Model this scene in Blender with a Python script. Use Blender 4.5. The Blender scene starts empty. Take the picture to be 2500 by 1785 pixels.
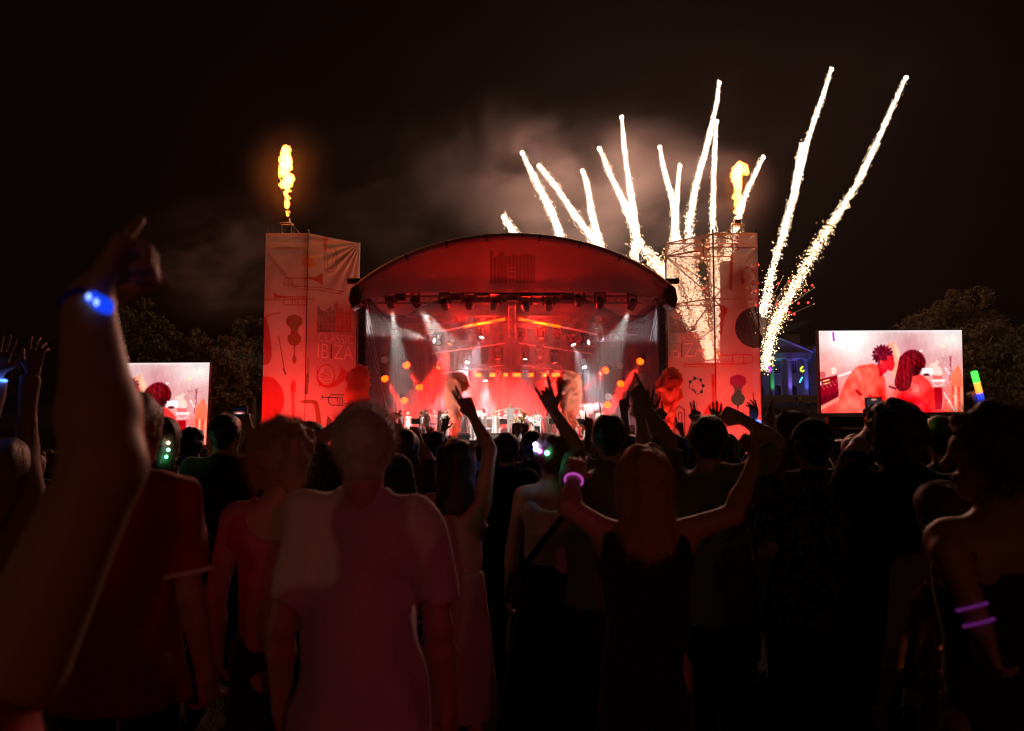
import bpy, math, random
import numpy as np
from mathutils import Vector, Matrix

SC = bpy.context.scene
COL = SC.collection
random.seed(11)
RNG = np.random.default_rng(11)

# ------------------------------------------------------------------ camera
FPX, CX, CY, HOR = 2000.0, 1250.0, 892.5, 1042.0
PITCH = math.atan((HOR - CY) / FPX)
CAMZ = 1.75
cam_d = bpy.data.cameras.new('camera')
cam_d.sensor_width = 36.0
cam_d.lens = 36.0 * FPX / 2500.0
cam_d.clip_start = 0.05
cam_d.clip_end = 3000
cam_d.dof.use_dof = True
cam_d.dof.focus_distance = 40.0
cam_d.dof.aperture_fstop = 3.2
cam = bpy.data.objects.new('camera', cam_d)
COL.objects.link(cam)
cam.location = (0, 0, CAMZ)
cam.rotation_euler = (math.pi / 2 + PITCH, 0, 0)
SC.camera = cam

# ------------------------------------------------------------------ world: clear night sky, faint moonlight
W = bpy.data.worlds.new('World')
SC.world = W
W.use_nodes = True
_n = W.node_tree.nodes
_bg = _n['Background']
_sky = _n.new('ShaderNodeTexSky')
_sky.sky_type = 'NISHITA'
_sky.sun_disc = False
_sky.sun_elevation = math.radians(-9)
_sky.sun_rotation = math.radians(160)
_mix = _n.new('ShaderNodeMix')
_mix.data_type = 'RGBA'
_mix.inputs[0].default_value = 0.97
W.node_tree.links.new(_sky.outputs[0], _mix.inputs[6])
_mix.inputs[7].default_value = (0.008, 0.0025, 0.0015, 1)
W.node_tree.links.new(_mix.outputs[2], _bg.inputs[0])
_bg.inputs[1].default_value = 0.10
sun_d = bpy.data.lights.new('moon', 'SUN')
sun_d.energy = 0.004
sun_d.angle = math.radians(0.5)
sun_d.color = (1.0, 0.92, 0.85)
sun = bpy.data.objects.new('moon', sun_d)
COL.objects.link(sun)
sun.rotation_euler = (math.radians(50), 0, math.radians(-30))

SC.view_settings.view_transform = 'Standard'
SC.view_settings.look = 'None'
SC.view_settings.exposure = 0.0
SC.view_settings.gamma = 1.0
SC.view_settings.use_curve_mapping = False
SC.render.engine = 'CYCLES'
cy = SC.cycles
cy.use_denoising = True
try:
    cy.denoiser = 'OPENIMAGEDENOISE'
except Exception:
    pass
cy.max_bounces = 4
cy.diffuse_bounces = 1
cy.glossy_bounces = 1
cy.transmission_bounces = 3
cy.volume_bounces = 2
cy.transparent_max_bounces = 20
cy.sample_clamp_indirect = 4.0
cy.sample_clamp_direct = 0.0
cy.caustics_reflective = False
cy.caustics_refractive = False
cy.use_light_tree = True
cy.filter_width = 1.15

# ------------------------------------------------------------------ geometry helpers
_SP, _CP = math.sin(PITCH), math.cos(PITCH)

def P(px, py, y):
    """the world point at depth y (metres north of the camera) on the ray of a photo pixel"""
    a = (px - CX) / FPX
    b = (CY - py) / FPX
    dy = _CP - b * _SP
    t = y / dy
    return Vector((a * t, y, CAMZ + t * (_SP + b * _CP)))

def proj(V):
    """photo pixels of world points, (n,3) array"""
    V = np.asarray(V, float)
    d = V - np.array([0, 0, CAMZ])
    w = d[:, 1] * _CP + d[:, 2] * _SP
    u = -d[:, 1] * _SP + d[:, 2] * _CP
    return np.stack([CX + FPX * d[:, 0] / w, CY - FPX * u / w], 1)

def sstep(t):
    t = min(max(t, 0.0), 1.0)
    return t * t * (3 - 2 * t)

def gz(x, y):
    z = -0.6 * sstep((y - 4) / 20.0)
    z += 8.1 * sstep((y - 62) / 140.0)
    return z

def obj(name, verts, faces, mat=None, parent=None, smooth=False, loc=None):
    me = bpy.data.meshes.new(name)
    if isinstance(verts, np.ndarray) and isinstance(faces, np.ndarray):
        n = faces.shape[1]
        me.vertices.add(len(verts))
        me.vertices.foreach_set('co', np.ascontiguousarray(verts, np.float32).ravel())
        me.loops.add(faces.size)
        me.loops.foreach_set('vertex_index', np.ascontiguousarray(faces, np.int32).ravel())
        me.polygons.add(len(faces))
        me.polygons.foreach_set('loop_start', np.arange(0, faces.size, n, dtype=np.int32))
        me.update(calc_edges=True)
    else:
        me.from_pydata([tuple(v) for v in verts], [], [tuple(f) for f in faces])
        me.update()
    if mat is not None:
        me.materials.append(mat)
    if smooth:
        me.polygons.foreach_set('use_smooth', np.ones(len(me.polygons), bool))
    o = bpy.data.objects.new(name, me)
    COL.objects.link(o)
    if parent is not None:
        o.parent = parent
    if loc is not None:
        o.location = loc
    return o

def tag(o, label, cat, group=None, kind=None):
    if label:
        o['label'] = label
    if cat:
        o['category'] = cat
    if group:
        o['group'] = group
    if kind:
        o['kind'] = kind
    return o

def struct(o):
    o['kind'] = 'structure'
    return o

def thing(name, label, cat, loc=(0, 0, 0), rotz=0.0, group=None):
    o = bpy.data.objects.new(name, None)
    o.empty_display_size = 0.2
    COL.objects.link(o)
    o.location = loc
    o.rotation_euler = (0, 0, rotz)
    return tag(o, label, cat, group)

class MB:
    """collects boxes, tubes and lathes into one mesh"""
    def __init__(s):
        s.v, s.f = [], []
    def add(s, v, f):
        n = len(s.v)
        s.v += [tuple(p) for p in v]
        s.f += [tuple(i + n for i in q) for q in f]
        return s
    def box(s, c, d, rot=None):
        x, y, z = d[0] / 2, d[1] / 2, d[2] / 2
        vs = [Vector((i * x, j * y, k * z)) for i in (-1, 1) for j in (-1, 1) for k in (-1, 1)]
        if rot is not None:
            vs = [rot @ v for v in vs]
        c = Vector(c)
        return s.add([v + c for v in vs],
                     [(0, 1, 3, 2), (4, 6, 7, 5), (0, 4, 5, 1), (2, 3, 7, 6), (0, 2, 6, 4), (1, 5, 7, 3)])
    def tube(s, pts, r, n=6, cap=True, r2=None):
        pts = [Vector(p) for p in pts]
        m = len(pts)
        rad = r if isinstance(r, (list, tuple)) else [r if r2 is None else r + (r2 - r) * i / max(1, m - 1) for i in range(m)]
        vs, fs = [], []
        up = None
        for i, p in enumerate(pts):
            t = (pts[min(i + 1, m - 1)] - pts[max(i - 1, 0)])
            t = t.normalized() if t.length > 1e-9 else Vector((0, 0, 1))
            if up is None or abs(up.dot(t)) > 0.98:
                up = Vector((0, 0, 1)) if abs(t.z) < 0.9 else Vector((1, 0, 0))
            a = t.cross(up).normalized()
            b = a.cross(t)
            up = b
            for k in range(n):
                an = 2 * math.pi * k / n
                vs.append(p + (a * math.cos(an) + b * math.sin(an)) * rad[i])
        for i in range(m - 1):
            for k in range(n):
                k2 = (k + 1) % n
                fs.append((i * n + k, i * n + k2, (i + 1) * n + k2, (i + 1) * n + k))
        if cap:
            fs.append(tuple(range(n - 1, -1, -1)))
            fs.append(tuple((m - 1) * n + k for k in range(n)))
        return s.add(vs, fs)
    def lathe(s, prof, c, axis=(0, 0, 1), n=16, flat=1.0):
        """prof: (radius, along) pairs, closed by poles when radius is 0"""
        ax = Vector(axis).normalized()
        a = ax.orthogonal().normalized()
        b = ax.cross(a)
        c = Vector(c)
        vs, fs = [], []
        for r, h in prof:
            for k in range(n):
                an = 2 * math.pi * k / n
                vs.append(c + ax * h + a * (r * math.cos(an)) + b * (r * math.sin(an) * flat))
        for i in range(len(prof) - 1):
            for k in range(n):
                k2 = (k + 1) % n
                fs.append((i * n + k, i * n + k2, (i + 1) * n + k2, (i + 1) * n + k))
        fs.append(tuple(range(n - 1, -1, -1)))
        fs.append(tuple((len(prof) - 1) * n + k for k in range(n)))
        return s.add(vs, fs)
    def prism(s, poly, y0, y1):
        """polygon in x,z extruded along y"""
        n = len(poly)
        vs = [(x, y0, z) for x, z in poly] + [(x, y1, z) for x, z in poly]
        fs = [tuple(range(n)), tuple(range(2 * n - 1, n - 1, -1))]
        fs += [(i, i + n, (i + 1) % n + n, (i + 1) % n) for i in range(n)]
        return s.add(vs, fs)
    def build(s, name, mat=None, parent=None, smooth=False, loc=None):
        o = obj(name, s.v, s.f, mat, parent, smooth, loc)
        return o

def copy_tree(o, parent=None):
    c = o.copy()
    COL.objects.link(c)
    c.parent = parent
    for ch in o.children:
        copy_tree(ch, c)
    return c

def grid_faces(nu, nv):
    i = np.arange(nu - 1)[:, None] * nv + np.arange(nv - 1)[None, :]
    i = i.ravel()
    return np.stack([i, i + nv, i + nv + 1, i + 1], 1)

# ------------------------------------------------------------------ materials
MATS = {}

def mat(key, col, rough=0.6, metal=0.0, bump=0.0, bscale=40.0, var=0.0, spec=0.5, sheen=0.0):
    if key in MATS:
        return MATS[key]
    m = bpy.data.materials.new(key)
    m.use_nodes = True
    nt = m.node_tree
    b = nt.nodes['Principled BSDF']
    b.inputs['Base Color'].default_value = (*col, 1)
    b.inputs['Roughness'].default_value = rough
    b.inputs['Metallic'].default_value = metal
    b.inputs['Specular IOR Level'].default_value = spec
    if sheen:
        b.inputs['Sheen Weight'].default_value = sheen
        b.inputs['Sheen Roughness'].default_value = 0.4
    if bump or var:
        tc = nt.nodes.new('ShaderNodeTexCoord')
        no = nt.nodes.new('ShaderNodeTexNoise')
        no.inputs['Scale'].default_value = bscale
        no.inputs['Detail'].default_value = 4
        nt.links.new(tc.outputs['Object'], no.inputs['Vector'])
        if var:
            mx = nt.nodes.new('ShaderNodeMix')
            mx.data_type = 'RGBA'
            nt.links.new(no.outputs[0], mx.inputs[0])
            mx.inputs[6].default_value = (*[c * (1 - var) for c in col], 1)
            mx.inputs[7].default_value = (*[min(1, c * (1 + var)) for c in col], 1)
            nt.links.new(mx.outputs[2], b.inputs['Base Color'])
        if bump:
            bu = nt.nodes.new('ShaderNodeBump')
            bu.inputs['Strength'].default_value = bump
            bu.inputs['Distance'].default_value = 0.02
            nt.links.new(no.outputs[0], bu.inputs['Height'])
            nt.links.new(bu.outputs[0], b.inputs['Normal'])
    MATS[key] = m
    return m

def emit(key, col, strength=1.0, sample=True):
    if key in MATS:
        return MATS[key]
    m = bpy.data.materials.new(key)
    m.use_nodes = True
    nt = m.node_tree
    nt.nodes.clear()
    e = nt.nodes.new('ShaderNodeEmission')
    e.inputs[0].default_value = (*col, 1)
    e.inputs[1].default_value = strength
    o = nt.nodes.new('ShaderNodeOutputMaterial')
    nt.links.new(e.outputs[0], o.inputs[0])
    m.cycles.emission_sampling = 'FRONT_BACK' if sample else 'NONE'
    MATS[key] = m
    return m

def emit_attr(key, attr, strength=1.0, sample=False):
    if key in MATS:
        return MATS[key]
    m = emit(key, (1, 1, 1), strength, sample)
    nt = m.node_tree
    a = nt.nodes.new('ShaderNodeAttribute')
    a.attribute_name = attr
    nt.links.new(a.outputs['Color'], nt.nodes['Emission'].inputs[0])
    return m

def volume(key, col, density, emission=None, estr=0.0, noise=None):
    if key in MATS:
        return MATS[key]
    m = bpy.data.materials.new(key)
    m.use_nodes = True
    nt = m.node_tree
    nt.nodes.clear()
    v = nt.nodes.new('ShaderNodeVolumePrincipled')
    v.inputs['Color'].default_value = (*col, 1)
    v.inputs['Density'].default_value = density
    v.inputs['Anisotropy'].default_value = 0.0
    if emission:
        v.inputs['Emission Color'].default_value = (*emission, 1)
        v.inputs['Emission Strength'].default_value = estr
    o = nt.nodes.new('ShaderNodeOutputMaterial')
    nt.links.new(v.outputs[0], o.inputs['Volume'])
    if noise:
        tc = nt.nodes.new('ShaderNodeTexCoord')
        mp = nt.nodes.new('ShaderNodeMapping')
        mp.inputs['Scale'].default_value = noise['scale']
        nt.links.new(tc.outputs['Object'], mp.inputs['Vector'])
        no = nt.nodes.new('ShaderNodeTexNoise')
        no.inputs['Scale'].default_value = 1.0
        no.inputs['Detail'].default_value = noise.get('detail', 3)
        no.inputs['Distortion'].default_value = noise.get('dist', 0.6)
        nt.links.new(mp.outputs[0], no.inputs['Vector'])
        mr = nt.nodes.new('ShaderNodeMapRange')
        mr.inputs['From Min'].default_value = noise['lo']
        mr.inputs['From Max'].default_value = noise['hi']
        mr.inputs['To Min'].default_value = 0.0
        mr.inputs['To Max'].default_value = density
        nt.links.new(no.outputs[0], mr.inputs['Value'])
        # fade towards the rim of the cloud (object space is a unit ball)
        ln = nt.nodes.new('ShaderNodeVectorMath')
        ln.operation = 'LENGTH'
        nt.links.new(tc.outputs['Object'], ln.inputs[0])
        fr = nt.nodes.new('ShaderNodeMapRange')
        fr.interpolation_type = 'SMOOTHSTEP'
        fr.inputs['From Min'].default_value = 1.0
        fr.inputs['From Max'].default_value = 0.25
        fr.inputs['To Min'].default_value = 0.0
        fr.inputs['To Max'].default_value = 1.0
        nt.links.new(ln.outputs['Value'], fr.inputs['Value'])
        mu = nt.nodes.new('ShaderNodeMath')
        mu.operation = 'MULTIPLY'
        nt.links.new(mr.outputs[0], mu.inputs[0])
        nt.links.new(fr.outputs[0], mu.inputs[1])
        nt.links.new(mu.outputs[0], v.inputs['Density'])
    MATS[key] = m
    return m

def set_color(o, cols, attr='print'):
    me = o.data
    ca = me.color_attributes.new(attr, 'FLOAT_COLOR', 'POINT')
    c = np.ones((len(me.vertices), 4), np.float32)
    c[:, :3] = cols
    ca.data.foreach_set('color', c.ravel())

def lamp(kind, loc, color, power, radius=0.05, parent=None, aim=None, size=20.0, blend=0.3, name='lamp'):
    d = bpy.data.lights.new(name, kind)
    d.color = color
    d.energy = power
    d.shadow_soft_size = radius
    if kind == 'SPOT':
        d.spot_size = math.radians(size)
        d.spot_blend = blend
    o = bpy.data.objects.new(name, d)
    COL.objects.link(o)
    o.location = loc
    if aim is not None:
        o.rotation_euler = (Vector(aim) - Vector(loc)).to_track_quat('-Z', 'Y').to_euler()
    if parent is not None:
        o.parent = parent
        o.location = Vector(loc) - parent.location
    return o

M_BLACK = mat('black_metal', (0.015, 0.015, 0.016), 0.45, 0.3)
M_STEEL = mat('galvanised_steel', (0.35, 0.35, 0.36), 0.35, 0.8)
M_ALU = mat('truss_aluminium', (0.10, 0.10, 0.11), 0.4, 0.7)
M_DRAPE = mat('black_drape', (0.012, 0.010, 0.011), 0.9, bump=0.4, bscale=6)
M_DECK = mat('stage_deck', (0.04, 0.037, 0.037), 0.55, bump=0.1, bscale=30, var=0.3)

ORD = ['first', 'second', 'third', 'fourth', 'fifth', 'sixth', 'seventh', 'eighth', 'ninth', 'tenth', 'eleventh', 'twelfth', 'thirteenth', 'fourteenth']

# ------------------------------------------------------------------ implicit surfaces (bodies, clothes, smoke, flames)
def surface_nets(D, org, h):
    s = D < 0
    nx, ny, nz = D.shape
    c = [s[i:nx - 1 + i, j:ny - 1 + j, k:nz - 1 + k] for i in (0, 1) for j in (0, 1) for k in (0, 1)]
    cnt = sum(a.astype(np.int8) for a in c)
    act = (cnt > 0) & (cnt < 8)
    I = np.argwhere(act)
    if len(I) == 0:
        return np.zeros((0, 3)), np.zeros((0, 4), int)
    idx = -np.ones(act.shape, np.int64)
    idx[act] = np.arange(len(I))
    acc = np.zeros((len(I), 3))
    num = np.zeros(len(I))
    corners = [(i, j, k) for i in (0, 1) for j in (0, 1) for k in (0, 1)]
    val = {cc: D[I[:, 0] + cc[0], I[:, 1] + cc[1], I[:, 2] + cc[2]] for cc in corners}
    for a in corners:
        for ax in range(3):
            if a[ax] == 0:
                b = list(a)
                b[ax] = 1
                b = tuple(b)
                va, vb = val[a], val[b]
                m = (va < 0) != (vb < 0)
                t = np.where(m, va / np.where(m, va - vb, 1), 0)
                p = np.zeros((len(I), 3))
                p[:] = a
                p[:, ax] = t
                acc[m] += p[m]
                num[m] += 1
    V = (I + acc / num[:, None]) * h + np.asarray(org)
    F = []
    for ax in range(3):
        o1, o2 = [(1, 2), (2, 0), (0, 1)][ax]
        sl0 = [slice(None)] * 3
        sl1 = [slice(None)] * 3
        sl0[ax] = slice(0, -1)
        sl1[ax] = slice(1, None)
        d = s[tuple(sl0)] != s[tuple(sl1)]
        E = np.argwhere(d)
        E = E[(E[:, o1] > 0) & (E[:, o2] > 0) & (E[:, o1] < D.shape[o1] - 1) & (E[:, o2] < D.shape[o2] - 1)]
        if len(E) == 0:
            continue
        ins = s[tuple(sl0)][E[:, 0], E[:, 1], E[:, 2]]
        def cell(a, b):
            q = E.copy()
            q[:, o1] -= a
            q[:, o2] -= b
            return idx[q[:, 0], q[:, 1], q[:, 2]]
        f = np.stack([cell(1, 1), cell(0, 1), cell(0, 0), cell(1, 0)], 1)
        f[~ins] = f[~ins][:, ::-1]
        F.append(f)
    F = np.concatenate(F)
    return V, F

class Sdf:
    def __init__(s):
        s.p = []
        s.cut = []
        s.sub = []
        s.noise = []
    def rc(s, a, b, ra, rb=None, k=0.03, sc=(1, 1, 1), flat=False):
        s.p.append((np.array(a, float), np.array(b, float), ra, ra if rb is None else rb, k, np.array(sc, float), flat))
        return s
    def ball(s, c, r, k=0.03, sc=(1, 1, 1)):
        return s.rc(c, np.array(c, float) + 1e-5, r, r, k, sc)
    def mesh(s, h):
        lo = np.min([np.minimum(a, b) - max(ra, rb) * sc.max() for a, b, ra, rb, k, sc, fl in s.p], 0) - 3 * h - s.amp()
        hi = np.max([np.maximum(a, b) + max(ra, rb) * sc.max() for a, b, ra, rb, k, sc, fl in s.p], 0) + 3 * h + s.amp()
        n = np.ceil((hi - lo) / h).astype(int) + 1
        G = [(lo[i] + h * np.arange(n[i])).astype(np.float32) for i in range(3)]
        D = np.full(tuple(n), 0.5, np.float32)
        for a, b, ra, rb, k, sc, fl in s.p:
            r = max(ra, rb) * sc + k + 2 * h + s.amp()
            l = np.minimum(a, b) - r
            u = np.maximum(a, b) + r
            i0 = np.maximum(((l - lo) / h).astype(int), 0)
            i1 = np.minimum(((u - lo) / h).astype(int) + 2, n)
            sl = tuple(slice(i0[i], i1[i]) for i in range(3))
            x = ((G[0][sl[0]] - a[0]) / sc[0])[:, None, None]
            y = ((G[1][sl[1]] - a[1]) / sc[1])[None, :, None]
            z = ((G[2][sl[2]] - a[2]) / sc[2])[None, None, :]
            ba = (b - a) / sc
            L2 = float(ba @ ba)
            t = np.clip((x * ba[0] + y * ba[1] + z * ba[2]) / L2, 0, 1)
            d = np.sqrt((x - ba[0] * t) ** 2 + (y - ba[1] * t) ** 2 + (z - ba[2] * t) ** 2) - (ra + (rb - ra) * t)
            if fl:
                L = math.sqrt(L2)
                d = np.maximum(d, (x * ba[0] + y * ba[1] + z * ba[2]) / L - L)
            cur = D[sl]
            if k > 0:
                q = np.maximum(k - np.abs(cur - d), 0) / k
                D[sl] = np.minimum(cur, d) - q * q * k * 0.25
            else:
                D[sl] = np.minimum(cur, d)
        X, Y, Z = G[0][:, None, None], G[1][None, :, None], G[2][None, None, :]
        for kv, ph, am in s.noise:
            D += am * np.sin(kv[0] * X + kv[1] * Y + kv[2] * Z + ph)
        for nrm, c in s.cut:
            D = np.maximum(D, nrm[0] * X + nrm[1] * Y + nrm[2] * Z - c)
        for c, r, sc in s.sub:
            d = r - np.sqrt(((X - c[0]) / sc[0]) ** 2 + ((Y - c[1]) / sc[1]) ** 2 + ((Z - c[2]) / sc[2]) ** 2)
            D = np.maximum(D, d)
        return surface_nets(D, lo, h)
    def amp(s):
        return sum(abs(q[2]) for q in s.noise)
    def folds(s, amp, freq, n=6, seed=0, zs=0.4):
        r = np.random.default_rng(seed)
        for i in range(n):
            v = r.normal(size=3)
            v[2] *= zs
            v = v / np.linalg.norm(v) * freq * r.uniform(0.6, 1.6)
            s.noise.append((v, r.uniform(0, 6.28), amp * r.uniform(0.5, 1.0) / math.sqrt(n) * 1.4))
        return s

def vnoise(p, freq, seed=0):
    """cheap smooth noise from sines"""
    r = np.random.default_rng(seed)
    out = 0
    for i in range(7):
        v = r.normal(size=p.shape[1]) * freq * r.uniform(0.5, 1.8)
        out = out + np.sin(p @ v + r.uniform(0, 6.28))
    return out / 7 ** 0.5

# ------------------------------------------------------------------ prints on cloth and screens: masks in photo pixels
def in_poly(Q, pts):
    x, y = Q[:, 0], Q[:, 1]
    m = np.zeros(len(Q), bool)
    n = len(pts)
    for i in range(n):
        x1, y1 = pts[i]
        x2, y2 = pts[(i + 1) % n]
        if y1 == y2:
            continue
        c = (y1 > y) != (y2 > y)
        m ^= c & (x < (x2 - x1) * (y - y1) / (y2 - y1) + x1)
    return m

def smooth_pts(pts, n=5):
    out = []
    m = len(pts)
    for i in range(m):
        p0, p1, p2, p3 = (np.array(pts[(i + j) % m], float) for j in (-1, 0, 1, 2))
        for k in range(n):
            t = k / n
            out.append(0.5 * (2 * p1 + (p2 - p0) * t + (2 * p0 - 5 * p1 + 4 * p2 - p3) * t * t + (3 * p1 - p0 - 3 * p2 + p3) * t ** 3))
    return out

def on_line(Q, pts, w):
    m = np.zeros(len(Q), bool)
    for (x1, y1), (x2, y2) in zip(pts[:-1], pts[1:]):
        a = np.array([x1, y1], float)
        b = np.array([x2, y2], float) - a
        t = np.clip(((Q - a) @ b) / max(b @ b, 1e-9), 0, 1)
        m |= np.hypot(*(Q - a - t[:, None] * b).T) < w / 2
    return m

def in_ell(Q, c, rx, ry, rot=0.0):
    d = Q - np.array(c)
    ca, sa = math.cos(rot), math.sin(rot)
    return ((d[:, 0] * ca + d[:, 1] * sa) / rx) ** 2 + ((-d[:, 0] * sa + d[:, 1] * ca) / ry) ** 2 < 1

def paint(C, m, col, a=1.0):
    C[m] = C[m] * (1 - a) + np.array(col) * a

def ring(c, rx, ry, a0=0, a1=360, n=30):
    return [(c[0] + rx * math.cos(math.radians(a0 + (a1 - a0) * i / n)), c[1] + ry * math.sin(math.radians(a0 + (a1 - a0) * i / n))) for i in range(n + 1)]

def srgb(r, g, b):
    f = lambda v: (v / 255 / 12.92) if v <= 10 else ((v / 255 + 0.055) / 1.055) ** 2.4
    return (f(r), f(g), f(b))

# ------------------------------------------------------------------ ground
gy = np.concatenate([np.linspace(-30, 60, 61), np.linspace(64, 210, 50), np.linspace(220, 300, 9)])
gx = np.concatenate([np.linspace(-160, -75, 9), np.linspace(-70, 70, 57), np.linspace(75, 160, 9)])
GV = np.array([(x, y, gz(x, y) + 0.03 * math.sin(x * 0.9 + 1.7 * math.sin(y * 0.35)) * (1 if y > 3 else 0)) for x in gx for y in gy])
M_GRASS = mat('trodden_grass', (0.055, 0.062, 0.022), 0.9, bump=0.9, bscale=9, var=0.6)
struct(obj('ground', GV, grid_faces(len(gx), len(gy)), M_GRASS, smooth=True))

# worn grass blades near the feet of the crowd, one mass
def grass_patch():
    n = 26000
    y = 2.6 + 11 * RNG.random(n) ** 1.5
    x = (RNG.random(n) - 0.5) * 2 * (0.66 * y + 0.5)
    z = np.array([gz(a, b) for a, b in zip(x, y)]) + 0.015
    h = RNG.uniform(0.015, 0.06, n)
    an = RNG.uniform(0, 6.28, n)
    w = 0.006
    v = np.zeros((n, 3, 3))
    v[:, 0] = np.stack([x - w * np.cos(an), y - w * np.sin(an), z - 0.03], 1)
    v[:, 1] = np.stack([x + w * np.cos(an), y + w * np.sin(an), z - 0.03], 1)
    v[:, 2] = np.stack([x + RNG.normal(0, 0.03, n), y + RNG.normal(0, 0.03, n), z + h], 1)
    o = obj('grass', v.reshape(-1, 3), np.arange(n * 3).reshape(-1, 3), mat('grass_blade', (0.07, 0.075, 0.025), 0.8))
    tag(o, 'short worn grass underfoot between the spectators', 'grass', kind='stuff')
grass_patch()

# pale gravel drive climbing to the house
pa, pb = [], []
for i in range(25):
    t = i / 24
    y = 96 + 86 * t
    x = 62 - 4 * t - 14 * t * t
    w = 3.2 + 8 * (1 - t) ** 2
    pa.append((x - w, y, gz(x, y) + 0.05))
    pb.append((x + w + 6, y, gz(x, y) + 0.05))
pv = [p for q in zip(pa, pb) for p in q]
struct(obj('path', pv, [(2 * i, 2 * i + 1, 2 * i + 3, 2 * i + 2) for i in range(24)], mat('gravel', (0.23, 0.19, 0.15), 0.95, bump=0.5, bscale=3, var=0.25)))

# ------------------------------------------------------------------ trees
M_BARK = mat('bark', (0.06, 0.045, 0.03), 0.9, bump=0.6, bscale=8)
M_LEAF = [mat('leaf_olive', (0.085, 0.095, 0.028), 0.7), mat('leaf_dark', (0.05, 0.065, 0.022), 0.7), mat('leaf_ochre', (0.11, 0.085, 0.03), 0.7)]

def tree_mesh(seed, nclump, nleaf, rx, rz, leaf):
    r = np.random.default_rng(seed)
    c = r.normal(size=(nclump, 3))
    c /= np.linalg.norm(c, axis=1)[:, None]
    c *= (r.random(nclump) ** 0.4)[:, None] * np.array([rx, rx, rz]) * (0.7 + 0.3 * r.random((nclump, 1)))
    c[:, 2] = np.abs(c[:, 2] + rz * 0.55) - rz * 0.55
    cs = r.uniform(0.10, 0.24, nclump) * rx
    k = r.integers(0, nclump, nleaf)
    d = r.normal(size=(nleaf, 3))
    d /= np.linalg.norm(d, axis=1)[:, None]
    p = c[k] + d * (cs[k] * (0.75 + 0.35 * r.random(nleaf)))[:, None] * np.array([1, 1, 0.8])
    a = r.normal(size=(nleaf, 3))
    a /= np.linalg.norm(a, axis=1)[:, None]
    b = np.cross(a, r.normal(size=(nleaf, 3)))
    b /= np.linalg.norm(b, axis=1)[:, None]
    s = (leaf * r.uniform(0.5, 1.3, nleaf))[:, None]
    v = np.stack([p - a * s, p - b * s * 0.5, p + a * s, p + b * s * 0.5], 1).reshape(-1, 3)
    return v, np.arange(nleaf * 4).reshape(-1, 4), c

def tree(loc, crown_h, rx, rz, seed, label, leafmat, n=7000, leaf=0.33, group='trees around the field'):
    t = thing('tree', label, 'tree', loc, 0, group)
    v, f, c = tree_mesh(seed, 110, n, rx, rz, leaf)
    v = v + np.array([0, 0, crown_h])
    obj('crown', v, f, leafmat, t)
    m = MB()
    m.tube([(0, 0, -0.5), (0.1, 0, crown_h * 0.35), (0.0, 0.1, crown_h * 0.7), (0.1, 0, crown_h)], [0.42, 0.33, 0.24, 0.12], 8)
    for q in c[:12]:
        m.tube([(0.05, 0, crown_h * 0.55), (q[0] * 0.4, q[1] * 0.4, crown_h * 0.75 + q[2] * 0.2), (q[0] * 0.8, q[1] * 0.8, crown_h + q[2] * 0.8)], [0.16, 0.10, 0.03], 5)
    m.build('trunk', M_BARK, t)
    return t

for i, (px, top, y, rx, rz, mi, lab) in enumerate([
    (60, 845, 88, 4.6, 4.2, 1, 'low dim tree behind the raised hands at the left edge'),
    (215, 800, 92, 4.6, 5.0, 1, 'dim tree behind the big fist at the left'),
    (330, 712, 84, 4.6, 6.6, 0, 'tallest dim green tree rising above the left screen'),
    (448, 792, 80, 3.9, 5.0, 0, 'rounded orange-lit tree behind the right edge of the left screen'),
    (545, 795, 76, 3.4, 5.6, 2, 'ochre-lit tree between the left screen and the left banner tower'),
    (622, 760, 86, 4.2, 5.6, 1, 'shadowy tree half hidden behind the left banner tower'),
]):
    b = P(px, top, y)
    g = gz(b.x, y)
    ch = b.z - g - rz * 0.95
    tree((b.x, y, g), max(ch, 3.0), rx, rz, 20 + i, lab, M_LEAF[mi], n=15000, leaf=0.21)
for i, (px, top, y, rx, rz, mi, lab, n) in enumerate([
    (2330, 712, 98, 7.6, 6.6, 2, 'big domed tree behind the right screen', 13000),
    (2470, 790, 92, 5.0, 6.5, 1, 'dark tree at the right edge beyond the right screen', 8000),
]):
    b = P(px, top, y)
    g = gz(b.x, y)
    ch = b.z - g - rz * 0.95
    tree((b.x, y, g), max(ch, 3.0), rx, rz, 40 + i, lab, M_LEAF[mi], n=n * 2, leaf=0.25)

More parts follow.
